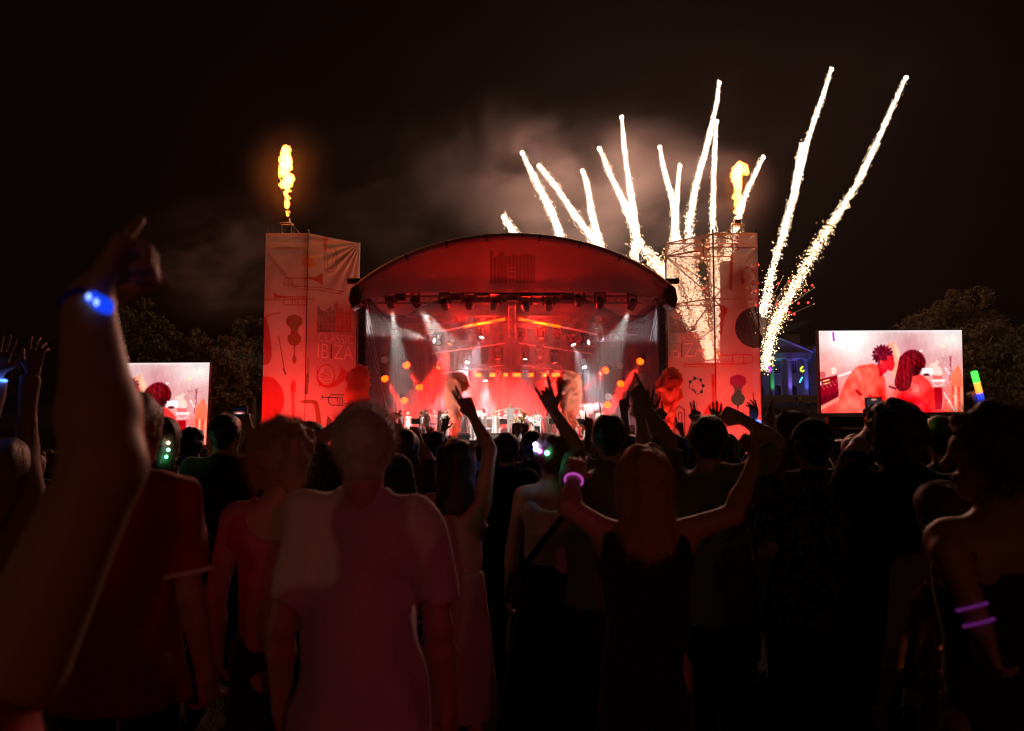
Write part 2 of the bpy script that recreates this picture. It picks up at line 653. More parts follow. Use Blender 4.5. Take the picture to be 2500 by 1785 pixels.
# ------------------------------------------------------------------ country house on the rise
def house():
    Y = 200.0
    b = P(1903, 985, Y)
    bx, bz = b.x, gz(b.x, Y) - 0.3
    t = thing('country_house', 'stone country house with columned portico lit green, violet and blue', 'house', (bx, Y, bz))
    stone = mat('house_stone', (0.36, 0.31, 0.26), 0.85, bump=0.2, bscale=2, var=0.15)
    trim = mat('house_trim', (0.42, 0.38, 0.33), 0.8)
    slate = mat('slate', (0.06, 0.055, 0.055), 0.7)
    glass = mat('dark_window', (0.015, 0.015, 0.02), 0.08, spec=0.8)
    u = Y / FPX                     # metres per photo pixel
    def X(px): return (px - 1903) * u
    def Z(py): return (985 - py) * u + 0.3
    # portico wall and right wing with window openings left as recesses
    def wall(px0, px1, py0, holes, yy, th=1.0, base=985):
        xs = sorted({px0, px1, *[h[0] for h in holes], *[h[1] for h in holes]})
        zs = sorted({py0, base, *[h[2] for h in holes], *[h[3] for h in holes]})
        m = MB()
        for i in range(len(xs) - 1):
            for j in range(len(zs) - 1):
                cx, cz = (xs[i] + xs[i + 1]) / 2, (zs[j] + zs[j + 1]) / 2
                if any(h[0] < cx < h[1] and h[2] < cz < h[3] for h in holes):
                    continue
                m.box(((X(xs[i]) + X(xs[i + 1])) / 2, yy, (Z(zs[j]) + Z(zs[j + 1])) / 2), (X(xs[i + 1]) - X(xs[i]), th, Z(zs[j]) - Z(zs[j + 1])))
        return m.build('wall', stone, t)
    up = [(c - 10, c + 10, 880, 911) for c in (1860, 1903, 1943)]
    dn = [(c - 10, c + 10, 940, 981) for c in (1860, 1903, 1943)]
    wall(1826, 1973, 866, up + dn, 2.0)
    wing = [(1974, 1988, 878, 908), (1975, 1990, 936, 974), (2012, 2026, 878, 908), (2012, 2027, 936, 974)]
    wall(1973.2, 2070, 850, wing, 3.4)
    wall(1745, 1825.8, 850, [], 3.4)
    for (x0, x1, y0, y1), yy in [(h, 2.0) for h in up] + [(h, 3.4) for h in wing]:
        w = MB().box(((X(x0) + X(x1)) / 2, yy + 0.1, (Z(y0) + Z(y1)) / 2), (X(x1) - X(x0), 0.06, Z(y0) - Z(y1))).build('window', glass, t)
        m = MB()
        for i in range(5):
            xx = X(x0) + (X(x1) - X(x0)) * i / 4
            m.box((xx, yy - 0.05, (Z(y0) + Z(y1)) / 2), (0.16 if i in (0, 4) else 0.07, 0.12, Z(y0) - Z(y1)))
        for i in range(7):
            zz = Z(y1) + (Z(y0) - Z(y1)) * i / 6
            m.box(((X(x0) + X(x1)) / 2, yy - 0.06, zz), (X(x1) - X(x0), 0.1, 0.16 if i in (0, 6) else 0.07))
        m.build('glazing_bar', trim, w)
        MB().box(((X(x0) + X(x1)) / 2, yy - 0.6, Z(y1) - 0.12), (X(x1) - X(x0) + 0.5, 0.3, 0.22)).build('sill', trim, w)
    for (x0, x1, y0, y1) in dn:
        d = MB().box(((X(x0) + X(x1)) / 2, 2.35, (Z(y0) + Z(y1)) / 2), (X(x1) - X(x0), 0.1, Z(y0) - Z(y1))).build('arched_door', mat('door_dark', (0.02, 0.015, 0.015), 0.5), t)
        arc = [(X((x0 + x1) / 2) + (X(x1) - X(x0)) / 2 * math.cos(a) * 1.06, 1.42, Z(y0 + 10) + (X(x1) - X(x0)) / 2 * 1.06 * math.sin(a)) for a in np.linspace(0, math.pi, 13)]
        arc = [(arc[0][0], 1.42, Z(y1))] + arc + [(arc[-1][0], 1.42, Z(y1))]
        MB().tube(arc, 0.17, 6).build('arch_frame', trim, d)
        # masonry spandrels round the arch
        cxm, rr = X((x0 + x1) / 2), (X(x1) - X(x0)) / 2
        for sgn in (-1, 1):
            poly = [(cxm + sgn * rr, Z(y0)), (cxm + sgn * rr, Z(y0 + 10))] + [(cxm + sgn * rr * math.cos(a), Z(y0 + 10) + rr * math.sin(a)) for a in np.linspace(0.15, math.pi / 2, 7)] + [(cxm, Z(y0))]
            MB().prism(poly, 1.55, 2.2).build('spandrel', stone, d)
    for k, c in enumerate((1839, 1882, 1925, 1965)):
        m = MB()
        m.lathe([(0.62, Z(970)), (0.60, Z(940)), (0.52, Z(882)), (0.70, Z(880)), (0.75, Z(877))], (X(c), -1.2, 0), n=18)
        col = m.build('column', stone, t, smooth=False)
        MB().box((X(c), -1.2, (Z(985) + Z(970)) / 2), (1.7, 1.7, Z(970) - Z(985))).build('pedestal', stone, col)
    MB().box((0, 0.3, (Z(877) + Z(862)) / 2), (X(1978) * 2, 4.2, Z(862) - Z(877))).build('entablature', stone, t)
    ped = MB().prism([(X(1826), Z(861.8)), (X(1980), Z(861.8)), (X(1903), Z(829))], -1.5, 2.2).build('pediment', stone, t)
    m = MB()
    for sg in (-1, 1):
        m.tube([(sg * X(1983), -1.7, Z(861)), (0, -1.7, Z(827))], 0.35, 4)
    m.build('cornice', trim, ped)
    MB().box((X(2021.5), 1.2, Z(851)), (X(2070) - X(1973.4), 5, 0.9)).build('cornice', trim, t)
    MB().prism([(X(1750), Z(848)), (X(2068), Z(848)), (X(2050), Z(834)), (X(1770), Z(834))], 4, 18).build('roof', slate, t)
    MB().box((X(1967), 9, Z(822)), (X(1986) - X(1950), 2.4, Z(806) - Z(838))).build('chimney', stone, t)
    MB().box((0, -0.6, 0.05), (X(1985) * 2, 6.5, 0.5)).build('step', trim, t)
    # balustrade of the terrace
    m = MB()
    for i in range(40):
        m.box((X(1830 + 6 * i), -6, 0.1), (0.22, 0.22, 1.1))
    m.box((X(1950), -6, 0.75), (X(2075) - X(1825), 0.4, 0.2))
    m.build('balustrade', stone, t)
    for c, colr, w in ((1882, (0.05, 1.0, 0.25), 2300), (1925, (0.22, 0.10, 1.0), 3600), (1965, (0.05, 0.12, 1.0), 5000), (1839, (0.1, 0.3, 1.0), 900)):
        p = Vector((bx + X(c), Y - 4.2, bz + 0.6))
        lamp('SPOT', p, colr, w, 0.15, aim=(p.x, Y - 1.0, bz + 9), size=42, blend=0.8, name='column_uplight')
    lamp('POINT', (bx + X(1925), Y - 5, bz + 5), (0.16, 0.18, 1.0), 330, 0.3, name='facade_uplight')
    lamp('POINT', (bx + X(1990), Y - 6, bz + 2), (0.15, 0.18, 1.0), 260, 0.3, name='facade_uplight')
    lamp('POINT', (bx + X(1895), Y - 2.2, bz + 9.2), (0.05, 0.3, 1.0), 40, 0.1, name='window_uplight')
    # low retaining wall before the terrace
    w = MB().box((0, 0, 0), (60, 0.6, 2.2)).build('garden_wall', stone, None, loc=(bx + 4, Y - 12, gz(bx, Y - 12) + 0.6))
    tag(w, 'long low stone garden wall before the terrace of the country house', 'wall')
house()

# ------------------------------------------------------------------ banner towers
M_POLE = M_ALU
FAB = {}
def fabric(key, trans, refl=0.85):
    if key in MATS:
        return MATS[key]
    m = bpy.data.materials.new(key)
    m.use_nodes = True
    nt = m.node_tree
    nt.nodes.clear()
    at = nt.nodes.new('ShaderNodeAttribute')
    at.attribute_name = 'print'
    di = nt.nodes.new('ShaderNodeBsdfDiffuse')
    tl = nt.nodes.new('ShaderNodeBsdfTranslucent')
    tp = nt.nodes.new('ShaderNodeBsdfTransparent')
    m1 = nt.nodes.new('ShaderNodeMixShader')
    m2 = nt.nodes.new('ShaderNodeMixShader')
    out = nt.nodes.new('ShaderNodeOutputMaterial')
    nt.links.new(at.outputs['Color'], di.inputs[0])
    nt.links.new(at.outputs['Color'], tl.inputs[0])
    m1.inputs[0].default_value = 0.25
    nt.links.new(di.outputs[0], m1.inputs[1])
    nt.links.new(tl.outputs[0], m1.inputs[2])
    m2.inputs[0].default_value = trans
    nt.links.new(m1.outputs[0], m2.inputs[1])
    nt.links.new(tp.outputs[0], m2.inputs[2])
    nt.links.new(m2.outputs[0], out.inputs[0])
    MATS[key] = m
    return m

RED, OLV, TEAL, DK, ORG, PUR = (0.62, 0.03, 0.03), (0.30, 0.13, 0.02), (0.05, 0.26, 0.24), (0.10, 0.09, 0.11), (0.85, 0.30, 0.04), (0.35, 0.05, 0.25)
WHT = (0.74, 0.66, 0.62)

def violin(cx, cy, s, flip=1):
    pts = [(-20, -4), (-16, -15), (0, -20), (16, -15), (20, -4), (18, 4), (13, 8), (9, 17), (10, 26), (16, 33), (16, 44), (10, 53), (2, 57), (2, 80), (5, 83), (5, 91), (0, 101), (-5, 91), (-5, 83), (-2, 80), (-2, 57), (-10, 53), (-16, 44), (-16, 33), (-10, 26), (-9, 17), (-13, 8), (-18, 4)]
    return smooth_pts([(cx + x * s, cy + y * s) for x, y in pts], 3)

def skyline(Q, C, x0, y0, w, h, cl, cr):
    xs = (Q[:, 0] - x0) / w
    ys = (Q[:, 1] - y0) / h
    col = np.floor(xs * 12)
    top = 0.15 + 0.18 * np.abs(np.sin(col * 2.3)) - 0.25 * (np.abs(xs - 0.55) < 0.05)
    m = (xs > 0) & (xs < 1) & (ys > top) & (ys < 1)
    line = (np.mod(Q[:, 0], 3.2) < 1.5) | (np.mod(Q[:, 1], 3.2) < 1.5)
    paint(C, m & line & (xs < 0.52), cl, 0.75)
    paint(C, m & line & (xs >= 0.52), cr, 0.75)

def print_left(Q, C):
    ln = lambda pts, w, c, a=0.85: paint(C, on_line(Q, pts, w), c, a)
    pg = lambda pts, c, a=0.85: paint(C, in_poly(Q, pts), c, a)
    # trombone
    ln([(702, 679), (756, 679)], 2.2, RED); pg([(745, 677), (770, 676), (787, 667), (787, 698), (776, 688), (757, 683), (745, 683)], RED)
    ln(ring((704, 688.5), 11, 9.5, 90, 270), 2.2, RED); ln([(704, 698), (790, 703), (838, 712)], 2.2, RED); ln([(735, 707), (780, 709), (837, 719)], 2.2, RED)
    ln([(715, 680), (715, 697)], 2, RED); ln([(745, 683), (745, 700)], 2, RED)
    # trumpet
    pg([(669, 714), (681, 722), (702, 724), (702, 728), (684, 727), (670, 730)], RED)
    ln([(682, 724.5), (748, 725)], 2.4, RED); ln([(748, 725), (748, 743), (742, 745), (696, 745), (691, 740), (693, 731), (765, 730)], 2.2, RED); ln([(765, 726), (765, 735)], 2.2, RED)
    for x in (714, 721, 728): ln([(x, 730), (x, 742)], 2.4, RED)
    # baritone horn at the top
    ln([(792, 612), (792, 655), (800, 665), (813, 664), (820, 652), (820, 612), (812, 605), (802, 606)], 3.4, OLV, 0.5)
    ln([(799, 630), (799, 655), (812, 655), (812, 625)], 2.4, OLV, 0.5); pg([(786, 575), (800, 575), (796, 612), (789, 612)], RED, 0.6)
    # rising sun
    paint(C, in_ell(Q, (754, 642), 17, 12), ORG, 0.8)
    for a in range(-70, 80, 22): ln([(756, 638), (756 + 25 * math.sin(math.radians(a)), 638 - 22 * math.cos(math.radians(a)))], 2, ORG, 0.7)
    pg(violin(719, 789, 1.0), OLV, 0.9)
    pg([(640, 780), (651, 776), (657, 800), (663, 840), (664, 872), (657, 889), (636, 894)], (0.45, 0.02, 0.06), 0.85)
    ln([(642, 778), (660, 769), (683, 764)], 5, (0.4, 0.05, 0.06), 0.6)
    ln([(681, 820), (697, 916)], 2.2, (0.15, 0.08, 0.03)); ln([(692, 900), (697, 912)], 4, (0.15, 0.08, 0.03))
    paint(C, in_ell(Q, (650, 975), 44, 56), RED, 0.9)
    ln([(715, 940), (717, 1060)], 8, RED, 0.75); pg([(708, 955), (712, 930), (720, 926), (724, 938), (721, 962)], RED, 0.75)
    ln([(751, 876), (750, 920)], 5, OLV, 0.55); ln([(750, 915), (747, 960)], 6.5, (0.2, 0.16, 0.07), 0.85)
    # french horn
    ln(ring((795, 917), 21, 26, 0, 360), 3.2, RED); ln([(773, 895), (773, 925), (780, 942)], 3, RED)
    pg([(772, 922), (781, 942), (798, 949), (818, 945), (838, 930), (851, 915), (842, 904), (827, 893), (831, 906), (822, 925), (806, 940), (788, 938)], RED)
    for dx, dy in ((0, 0), (5, -8), (10, 4), (-6, 4), (4, 14)): ln(ring((793 + dx, 914 + dy), 6, 4, 20, 300, 10), 1.8, RED)
    # dark trumpet
    ln([(785, 965), (785, 975)], 2.6, DK); ln([(786, 970), (850, 971)], 2.6, DK); ln([(850, 965), (808, 964), (801, 970), (801, 982), (807, 989), (850, 990)], 2.6, DK)
    for x in (823, 829, 835): ln([(x, 971), (x, 986)], 2.4, DK)
    ln([(838, 978), (850, 978)], 2, DK); ln([(838, 985), (850, 986)], 2, DK)
    # saxophone
    pg([(731, 981), (738, 977), (760, 976), (773, 979), (778, 990), (786, 1045), (789, 1080), (775, 1080), (769, 1010), (766, 990), (760, 985), (740, 985)], OLV, 0.9)
    pg([(798, 1014), (810, 1027), (802, 1062), (796, 1085), (788, 1085)], (0.14, 0.13, 0.04), 0.9)
    skyline(Q, C, 774, 735, 84, 76, DK, (0.55, 0.02, 0.05))

def print_right(Q, C):
    ln = lambda pts, w, c, a=0.85: paint(C, on_line(Q, pts, w), c, a)
    pg = lambda pts, c, a=0.85: paint(C, in_poly(Q, pts), c, a)
    pg(smooth_pts([(1712, 590), (1719, 583), (1726, 590), (1721, 600), (1721, 640), (1728, 645), (1726, 660), (1730, 690), (1715, 696), (1701, 687), (1702, 668), (1708, 660), (1705, 645), (1716, 640), (1716, 600)], 3), TEAL, 0.8)
    ln([(1786, 600), (1784, 705)], 8, RED, 0.8); paint(C, in_ell(Q, (1791, 606), 15, 6), RED, 0.8); pg([(1783, 577), (1806, 577), (1800, 600), (1788, 602)], RED, 0.8)
    ln(ring((1827, 676), 17, 23, 180, 360), 4, RED, 0.8); paint(C, in_ell(Q, (1813, 686), 5, 9), RED, 0.8); paint(C, in_ell(Q, (1838, 692), 5, 8), RED, 0.8)
    pg([(1756, 744), (1768, 746), (1777, 757), (1768, 776), (1763, 815), (1757, 828), (1744, 826), (1748, 800), (1755, 770)], RED, 0.9)
    paint(C, in_ell(Q, (1845, 800), 51, 50), (0.03, 0.10, 0.10), 0.92)
    ln([(1762, 867), (1828, 866)], 3, RED); ln(ring((1829, 877), 9, 11, -90, 90), 3, RED); ln([(1829, 888), (1670, 890)], 3, RED); ln([(1670, 890), (1671, 896), (1790, 895)], 3, ORG)
    ln([(1788, 868), (1788, 887)], 2.5, RED); ln([(1815, 867), (1815, 887)], 2.5, RED); pg([(1745, 858), (1765, 864), (1765, 870), (1745, 876)], ORG, 0.7)
    hx = [(1686, 932), (1697, 924), (1712, 928), (1718, 942), (1714, 957), (1702, 964), (1692, 952), (1683, 946), (1686, 932)]
    ln(hx, 2.2, TEAL)
    for c in hx[:5]: paint(C, in_ell(Q, c, 4, 4.4), TEAL)
    ln([(1692, 950), (1700, 957)], 5, TEAL)
    paint(C, in_ell(Q, (1743, 919), 5.5, 5.5), RED, 0.85); ln([(1743, 926), (1743, 940)], 9, RED, 0.85); ln([(1743, 930), (1744, 1000)], 6.5, RED, 0.85); paint(C, in_ell(Q, (1746, 1026), 29, 44), RED, 0.85)
    v = violin(1801, 935, 1.0)
    m = in_poly(Q, v)
    t = np.clip((Q[:, 1] - 935) / 22, 0, 1)[:, None]
    C[m] = (np.array(PUR) * (1 - t) + np.array(TEAL) * t)[m]
    ln([(1838, 960), (1841, 992)], 3, TEAL); ln([(1702, 985), (1703, 1010)], 3, (0.4, 0.35, 0.3))
    ln([(1648, 1060), (1648, 1000), (1660, 992), (1672, 1000), (1673, 1060)], 4, (0.4, 0.03, 0.04)); ln([(1656, 1050), (1658, 1008), (1666, 1008), (1664, 1050)], 2.6, (0.4, 0.03, 0.04))
    skyline(Q, C, 1636, 765, 78, 48, DK, (0.45, 0.25, 0.2))

def tower(side):
    L = side < 0
    q = [P(650, 570, 46), P(752, 570, 46), P(877, 595, 46 * 472 / 447.0)] if L else [P(1848, 569, 46), P(1741, 571, 46), P(1625, 595, 46 * 472 / 447.0)]
    zt = q[0].z
    zb = gz(q[0].x, 46) - 0.05
    back = Vector((q[0].x, q[2].y, zt))
    t = thing('banner_tower', 'left scaffold tower wrapped in printed mesh banner' if L else 'right scaffold tower with fireworks showing through its printed mesh banner', 'tower', (q[1].x, q[1].y, zb), 0, 'banner towers beside the stage')
    o = Vector((q[1].x, q[1].y, zb))
    fm = fabric('banner_mesh_left' if L else 'banner_mesh_right', 0.20 if L else 0.38)
    for k, (a, b) in enumerate(((q[0], q[1]), (q[1], q[2]))):
        wid = (Vector((b.x, b.y)) - Vector((a.x, a.y))).length
        nu, nv = (86, 400) if k == 0 else (100, 400)
        u = np.linspace(0, 1, nu)[:, None] * np.ones(nv)
        v = np.ones(nu)[:, None] * np.linspace(0, 1, nv)
        B = np.zeros((nu * nv, 3))
        B[:, 0] = (a.x + (b.x - a.x) * u).ravel()
        B[:, 1] = (a.y + (b.y - a.y) * u).ravel()
        B[:, 2] = (zb + 0.1 + (zt - zb - 0.1) * v).ravel()
        nrm = np.array([(b.y - a.y), -(b.x - a.x), 0]) / wid
        if nrm[1] > 0:
            nrm = -nrm
        Q = proj(B)
        C = np.tile(np.array(WHT), (len(B), 1))
        C *= (1 + 0.06 * vnoise(B[:, [0, 2]] * 1.0, 1.2, 3))[:, None]
        (print_left if L else print_right)(Q, C)
        # sag between the poles and tension creases running to the top corners
        edge = (u * (1 - u) * 4 * np.minimum(1, (1 - v) * 12)).ravel()
        w = -0.05 * edge * (0.6 + 0.4 * np.sin(9 * v.ravel() + 2 * k)) + 0.012 * vnoise(B * np.array([1, 1, 0.35]), 3.0, 5 + k) * edge
        if k == 1:
            du, dv = (1 - u).ravel() * wid, (1 - v).ravel() * (zt - zb)
            an = np.arctan2(du, dv + 1e-6)
            r = np.hypot(du, dv)
            w += 0.045 * np.sin(an * 26) * np.exp(-((r - 1.6) / 1.3) ** 2) * np.minimum(1, du * 3)
        B2 = B + nrm[None] * (w[:, None] + 0.06)
        pan = obj('banner', B2 - np.array(o), grid_faces(nu, nv), fm, t, smooth=True)
        set_color(pan, np.clip(C, 0.01, 0.9))
        if k == 1:
            ca = (b - a)
            for word, x0, x1, ytop, ybot, dots in (('CLASSIC', (774 if L else 1636), (859 if L else 1724), 812 if L else 818, 834 if L else 838, 0), ('IBIZA', (772 if L else 1636), (859 if L else 1724), 838 if L else 842, 874 if L else 876, 1)):
                cu = bpy.data.curves.new('lettering', 'FONT')
                cu.body = word
                cu.extrude = 0.0
                cu.offset = -0.011
                ob = bpy.data.objects.new('tmp', cu)
                COL.objects.link(ob)
                dg = bpy.context.evaluated_depsgraph_get()
                me = bpy.data.meshes.new_from_object(ob.evaluated_get(dg))
                bpy.data.objects.remove(ob)
                co = np.array([v.co[:] for v in me.vertices])
                lo, hi = co.min(0), co.max(0)
                # plane point under a pixel: solve the ray against the panel plane
                def onp(px, py):
                    d = P(px, py, 1.0) - Vector((0, 0, CAMZ))
                    n3 = Vector((nrm[0], nrm[1], 0))
                    tt = n3.dot(a - Vector((0, 0, CAMZ))) / n3.dot(d)
                    return Vector((0, 0, CAMZ)) + d * tt
                p0, p1 = onp(x0, ybot), onp(x1, ybot)
                ptop = onp(x0, ytop)
                hgt = (ptop.z - p0.z) / (hi[1] - lo[1])
                ax = Vector((p1.x - p0.x, p1.y - p0.y, 0))
                V = [p0 + ax * ((c[0] - lo[0]) / (hi[0] - lo[0])) + Vector((0, 0, (c[1] - lo[1]) * hgt)) + Vector(nrm) * 0.13 - o for c in co]
                me2 = obj('lettering', V, [tuple(p.vertices) for p in me.polygons], mat('letter_white', (0.85, 0.80, 0.78), 0.9), t)
                me2['label'] = 'pale printed word ' + word
                if dots:
                    # the middle letter is printed dark
                    par_ = list(range(len(co)))
                    def fd(i):
                        while par_[i] != i:
                            i = par_[i]
                        return i
                    for pl in me.polygons:
                        for vv in pl.vertices[1:]:
                            par_[fd(vv)] = fd(pl.vertices[0])
                    cen = {}
                    for i in range(len(co)):
                        cen.setdefault(fd(i), []).append(co[i][0])
                    order = sorted(cen, key=lambda r_: sum(cen[r_]) / len(cen[r_]))
                    me2.data.materials.append(mat('letter_dark', (0.16, 0.05, 0.05), 0.9))
                    for pl, p2 in zip(me.polygons, me2.data.polygons):
                        if fd(pl.vertices[0]) == order[len(order) // 2]:
                            p2.material_index = 1
    # scaffold: standards, ledgers and braces inside the cloth
    corners = [q[0], q[1], q[2], back]
    for c in corners:
        MB().tube([(c.x - o.x, c.y - o.y + 0.06, -0.1), (c.x - o.x, c.y - o.y + 0.06, zt - zb + (0.25 if c is not q[2] else 0.1))], 0.05, 8).build('standard', M_POLE, t)
    H = zt - zb
    lv = [H * f for f in (0.20, 0.46, 0.72, 0.94, 0.998)]
    lm, bm_ = None, None
    for i in range(4):
        a, b = corners[i] - o, corners[(i + 1) % 4] - o
        for z in lv:
            MB().tube([(a.x, a.y + 0.06, z), (b.x, b.y + 0.06, z)], 0.04, 6).build('ledger', M_POLE, t)
        for j in range(len(lv) - 1):
            z0, z1 = (lv[j], lv[j + 1]) if (j + i) % 2 else (lv[j + 1], lv[j])
            MB().tube([(a.x, a.y + 0.09, z0), (b.x, b.y + 0.09, z1)], 0.035, 6).build('brace', M_POLE, t)
    # speaker line hung inside
    sx = -1 if L else 1
    la = thing('line_array', 'dark hanging column of speaker cabinets inside the left banner tower' if L else 'dark hanging column of speaker cabinets inside the right banner tower', 'speaker', (0, 0, 0), 0, 'speaker columns in the banner towers')
    c = P(692 if L else 1789, 640, 47.4)
    z1 = c.z
    z0 = P(692, 812 if L else 905, 47.4).z
    n = 9 if L else 13
    la.location = (c.x, 47.4, z1)
    hh = (z1 - z0) / n
    for i in range(n):
        m = MB().box((0, 0.02 * i * i * 0.2, -hh * (i + 0.5)), (1.35, 0.7, hh * 0.96), Matrix.Rotation(-0.02 * i, 3, 'X'))
        cab = m.build('cabinet', mat('speaker_cabinet', (0.02, 0.02, 0.02), 0.7), la)
        MB().box((0, 0.004 * i * i - 0.358, -hh * (i + 0.5)), (1.25, 0.012, hh * 0.84), Matrix.Rotation(-0.02 * i, 3, 'X')).build('grille', mat('grille', (0.03, 0.03, 0.03), 0.5, 0.5), cab)
    MB().tube([(0, 0, 0), (0, 0, zt - z1)], 0.03, 6).build('chain', M_STEEL, la)
    # red floods at the foot of the banners and white work light from behind
    f = q[1]
    nx = sx
    g = zb
    for (lx, ly, ax_, ay_) in ((q[0].x * 0.5 + q[1].x * 0.5, 41.6, (q[0].x + q[1].x) / 2, 46.0), ((q[1].x + q[2].x) / 2 + sx * -1.2, 42.4, (q[1].x + q[2].x) / 2, 47.2)):
        fl = thing('flood_light', ('red flood light at the foot of the ' + ('left' if L else 'right') + ' tower ' + ('outer' if ly < 42 else 'inner') + ' banner'), 'flood light', (lx, ly, gz(lx, ly)), 0, 'red tower floods')
        MB().box((0, 0, 0.22), (0.5, 0.3, 0.3), Matrix.Rotation(0.9, 3, 'X')).build('housing', M_BLACK, fl)
        MB().box((0, -0.05, 0.05), (0.4, 0.2, 0.1)).build('bracket', M_BLACK, fl)
        lamp('SPOT', (lx, ly, g + 0.75), (1.0, 0.045, 0.035), 3000, 0.1, aim=(ax_, ay_, g + 4.2), size=90, blend=1.0, name='red_flood_lamp')
    return t, zt, q

TWL = tower(-1)
TWR = tower(1)

# flame jets on the tower tops
def flame_unit(px, ptop, pbase, blobs, side, zt):
    Y = 47.2
    b = P(px, pbase, Y)
    L = side < 0
    t = thing('flame_projector', 'flame projector on small truss frame atop the ' + ('left' if L else 'right') + ' banner tower', 'flame projector', (b.x, Y, zt), 0, 'flame projectors on the towers')
    h = b.z - zt
    s = -side
    m = MB()
    for x in (-0.35, 0.35):
        for y in (-0.25, 0.25):
            m.tube([(x, y, 0), (x, y, h * 0.75)], 0.03, 6)
    for z in (0.05, h * 0.75):
        for y in (-0.25, 0.25):
            m.tube([(-0.35, y, z), (0.35, y, z)], 0.03, 6)
        for x in (-0.35, 0.35):
            m.tube([(x, -0.25, z), (x, 0.25, z)], 0.03, 6)
    m.tube([(-0.35, -0.25, 0.05), (0.35, -0.25, h * 0.75)], 0.025, 6)
    m.build('frame', M_STEEL, t)
    m = MB()
    for off in (0.0, 0.22):
        m.tube([(s * 0.2, -0.2 + off, h * 0.8), (s * 1.9, -0.2 + off, -0.9)], 0.028, 6)
    for i in range(6):
        f = i / 5
        m.tube([(s * (0.2 + 1.7 * f), -0.2, h * 0.8 - (h * 0.8 + 0.9) * f), (s * (0.2 + 1.7 * f), 0.02, h * 0.8 - (h * 0.8 + 0.9) * f)], 0.02, 5)
    m.build('raking_strut', M_STEEL, t)
    MB().box((0, 0, h * 0.75 + 0.17), (0.36, 0.36, 0.3)).lathe([(0.09, h * 0.75 + 0.32), (0.06, h * 0.95)], (0, 0, 0), n=10).build('nozzle', mat('nozzle_steel', (0.2, 0.2, 0.2), 0.4, 0.6), t)
    # the jet of burning gas
    S = Sdf()
    prev = None
    for (x, y, r) in blobs:
        p = P(x, y, Y)
        c = np.array([p.x, Y + RNG.normal(0, 0.06), p.z])
        if prev is not None:
            S.rc(prev[0], c, prev[1], r * Y / FPX, k=0.12)
        prev = (c, r * Y / FPX)
    S.folds(0.07, 11, 6, seed=4 + side, zs=0.8).folds(0.035, 26, 6, seed=8 + side, zs=0.8)
    V, F = S.mesh(0.05)
    vm = volume('burning_gas', (1, 0.5, 0.2), 0.0)
    v = vm.node_tree.nodes['Principled Volume']
    v.inputs['Emission Color'].default_value = (1.0, 0.25, 0.040, 1)
    v.inputs['Emission Strength'].default_value = 30.0
    v.inputs['Density'].default_value = 0.02
    fo = obj('flame', V - np.array([b.x, Y, zt]), F, vm, t, smooth=True)
    tag(fo, 'bright orange and white jet of flame', None)
    for f, pw in ((0.3, 380), (0.7, 760)):
        y = pbase + (ptop - pbase) * f
        lamp('POINT', P(px, y, Y), (1.0, 0.17, 0.012), pw, 0.3, name='flame_light')

flame_unit(700, 355, 535, [(702, 534, 2), (703, 515, 3), (702, 495, 5), (700, 475, 6), (702, 458, 7), (696, 448, 12), (702, 435, 13), (692, 420, 11), (697, 400, 16), (706, 410, 9), (699, 390, 14), (700, 378, 9), (700, 368, 12), (702, 358, 5)], -1, TWL[1])
flame_unit(1800, 402, 540, [(1797, 536, 2), (1797, 518, 4), (1800, 500, 6), (1799, 480, 9), (1802, 462, 9), (1800, 446, 12), (1798, 432, 13), (1800, 418, 14), (1808, 408, 12), (1816, 412, 8), (1820, 422, 5)], 1, TWR[1])

# ------------------------------------------------------------------ the stage
FZ = 1.0                       # stage floor
SY0, SY1 = 46.0, 58.5
GS = -0.6
HW = 8.85

def arch_px(dx):
    r = min(abs(dx) / 390.0, 1.0)
    return 577 + 110 * r ** 2 + 22 * r ** 6

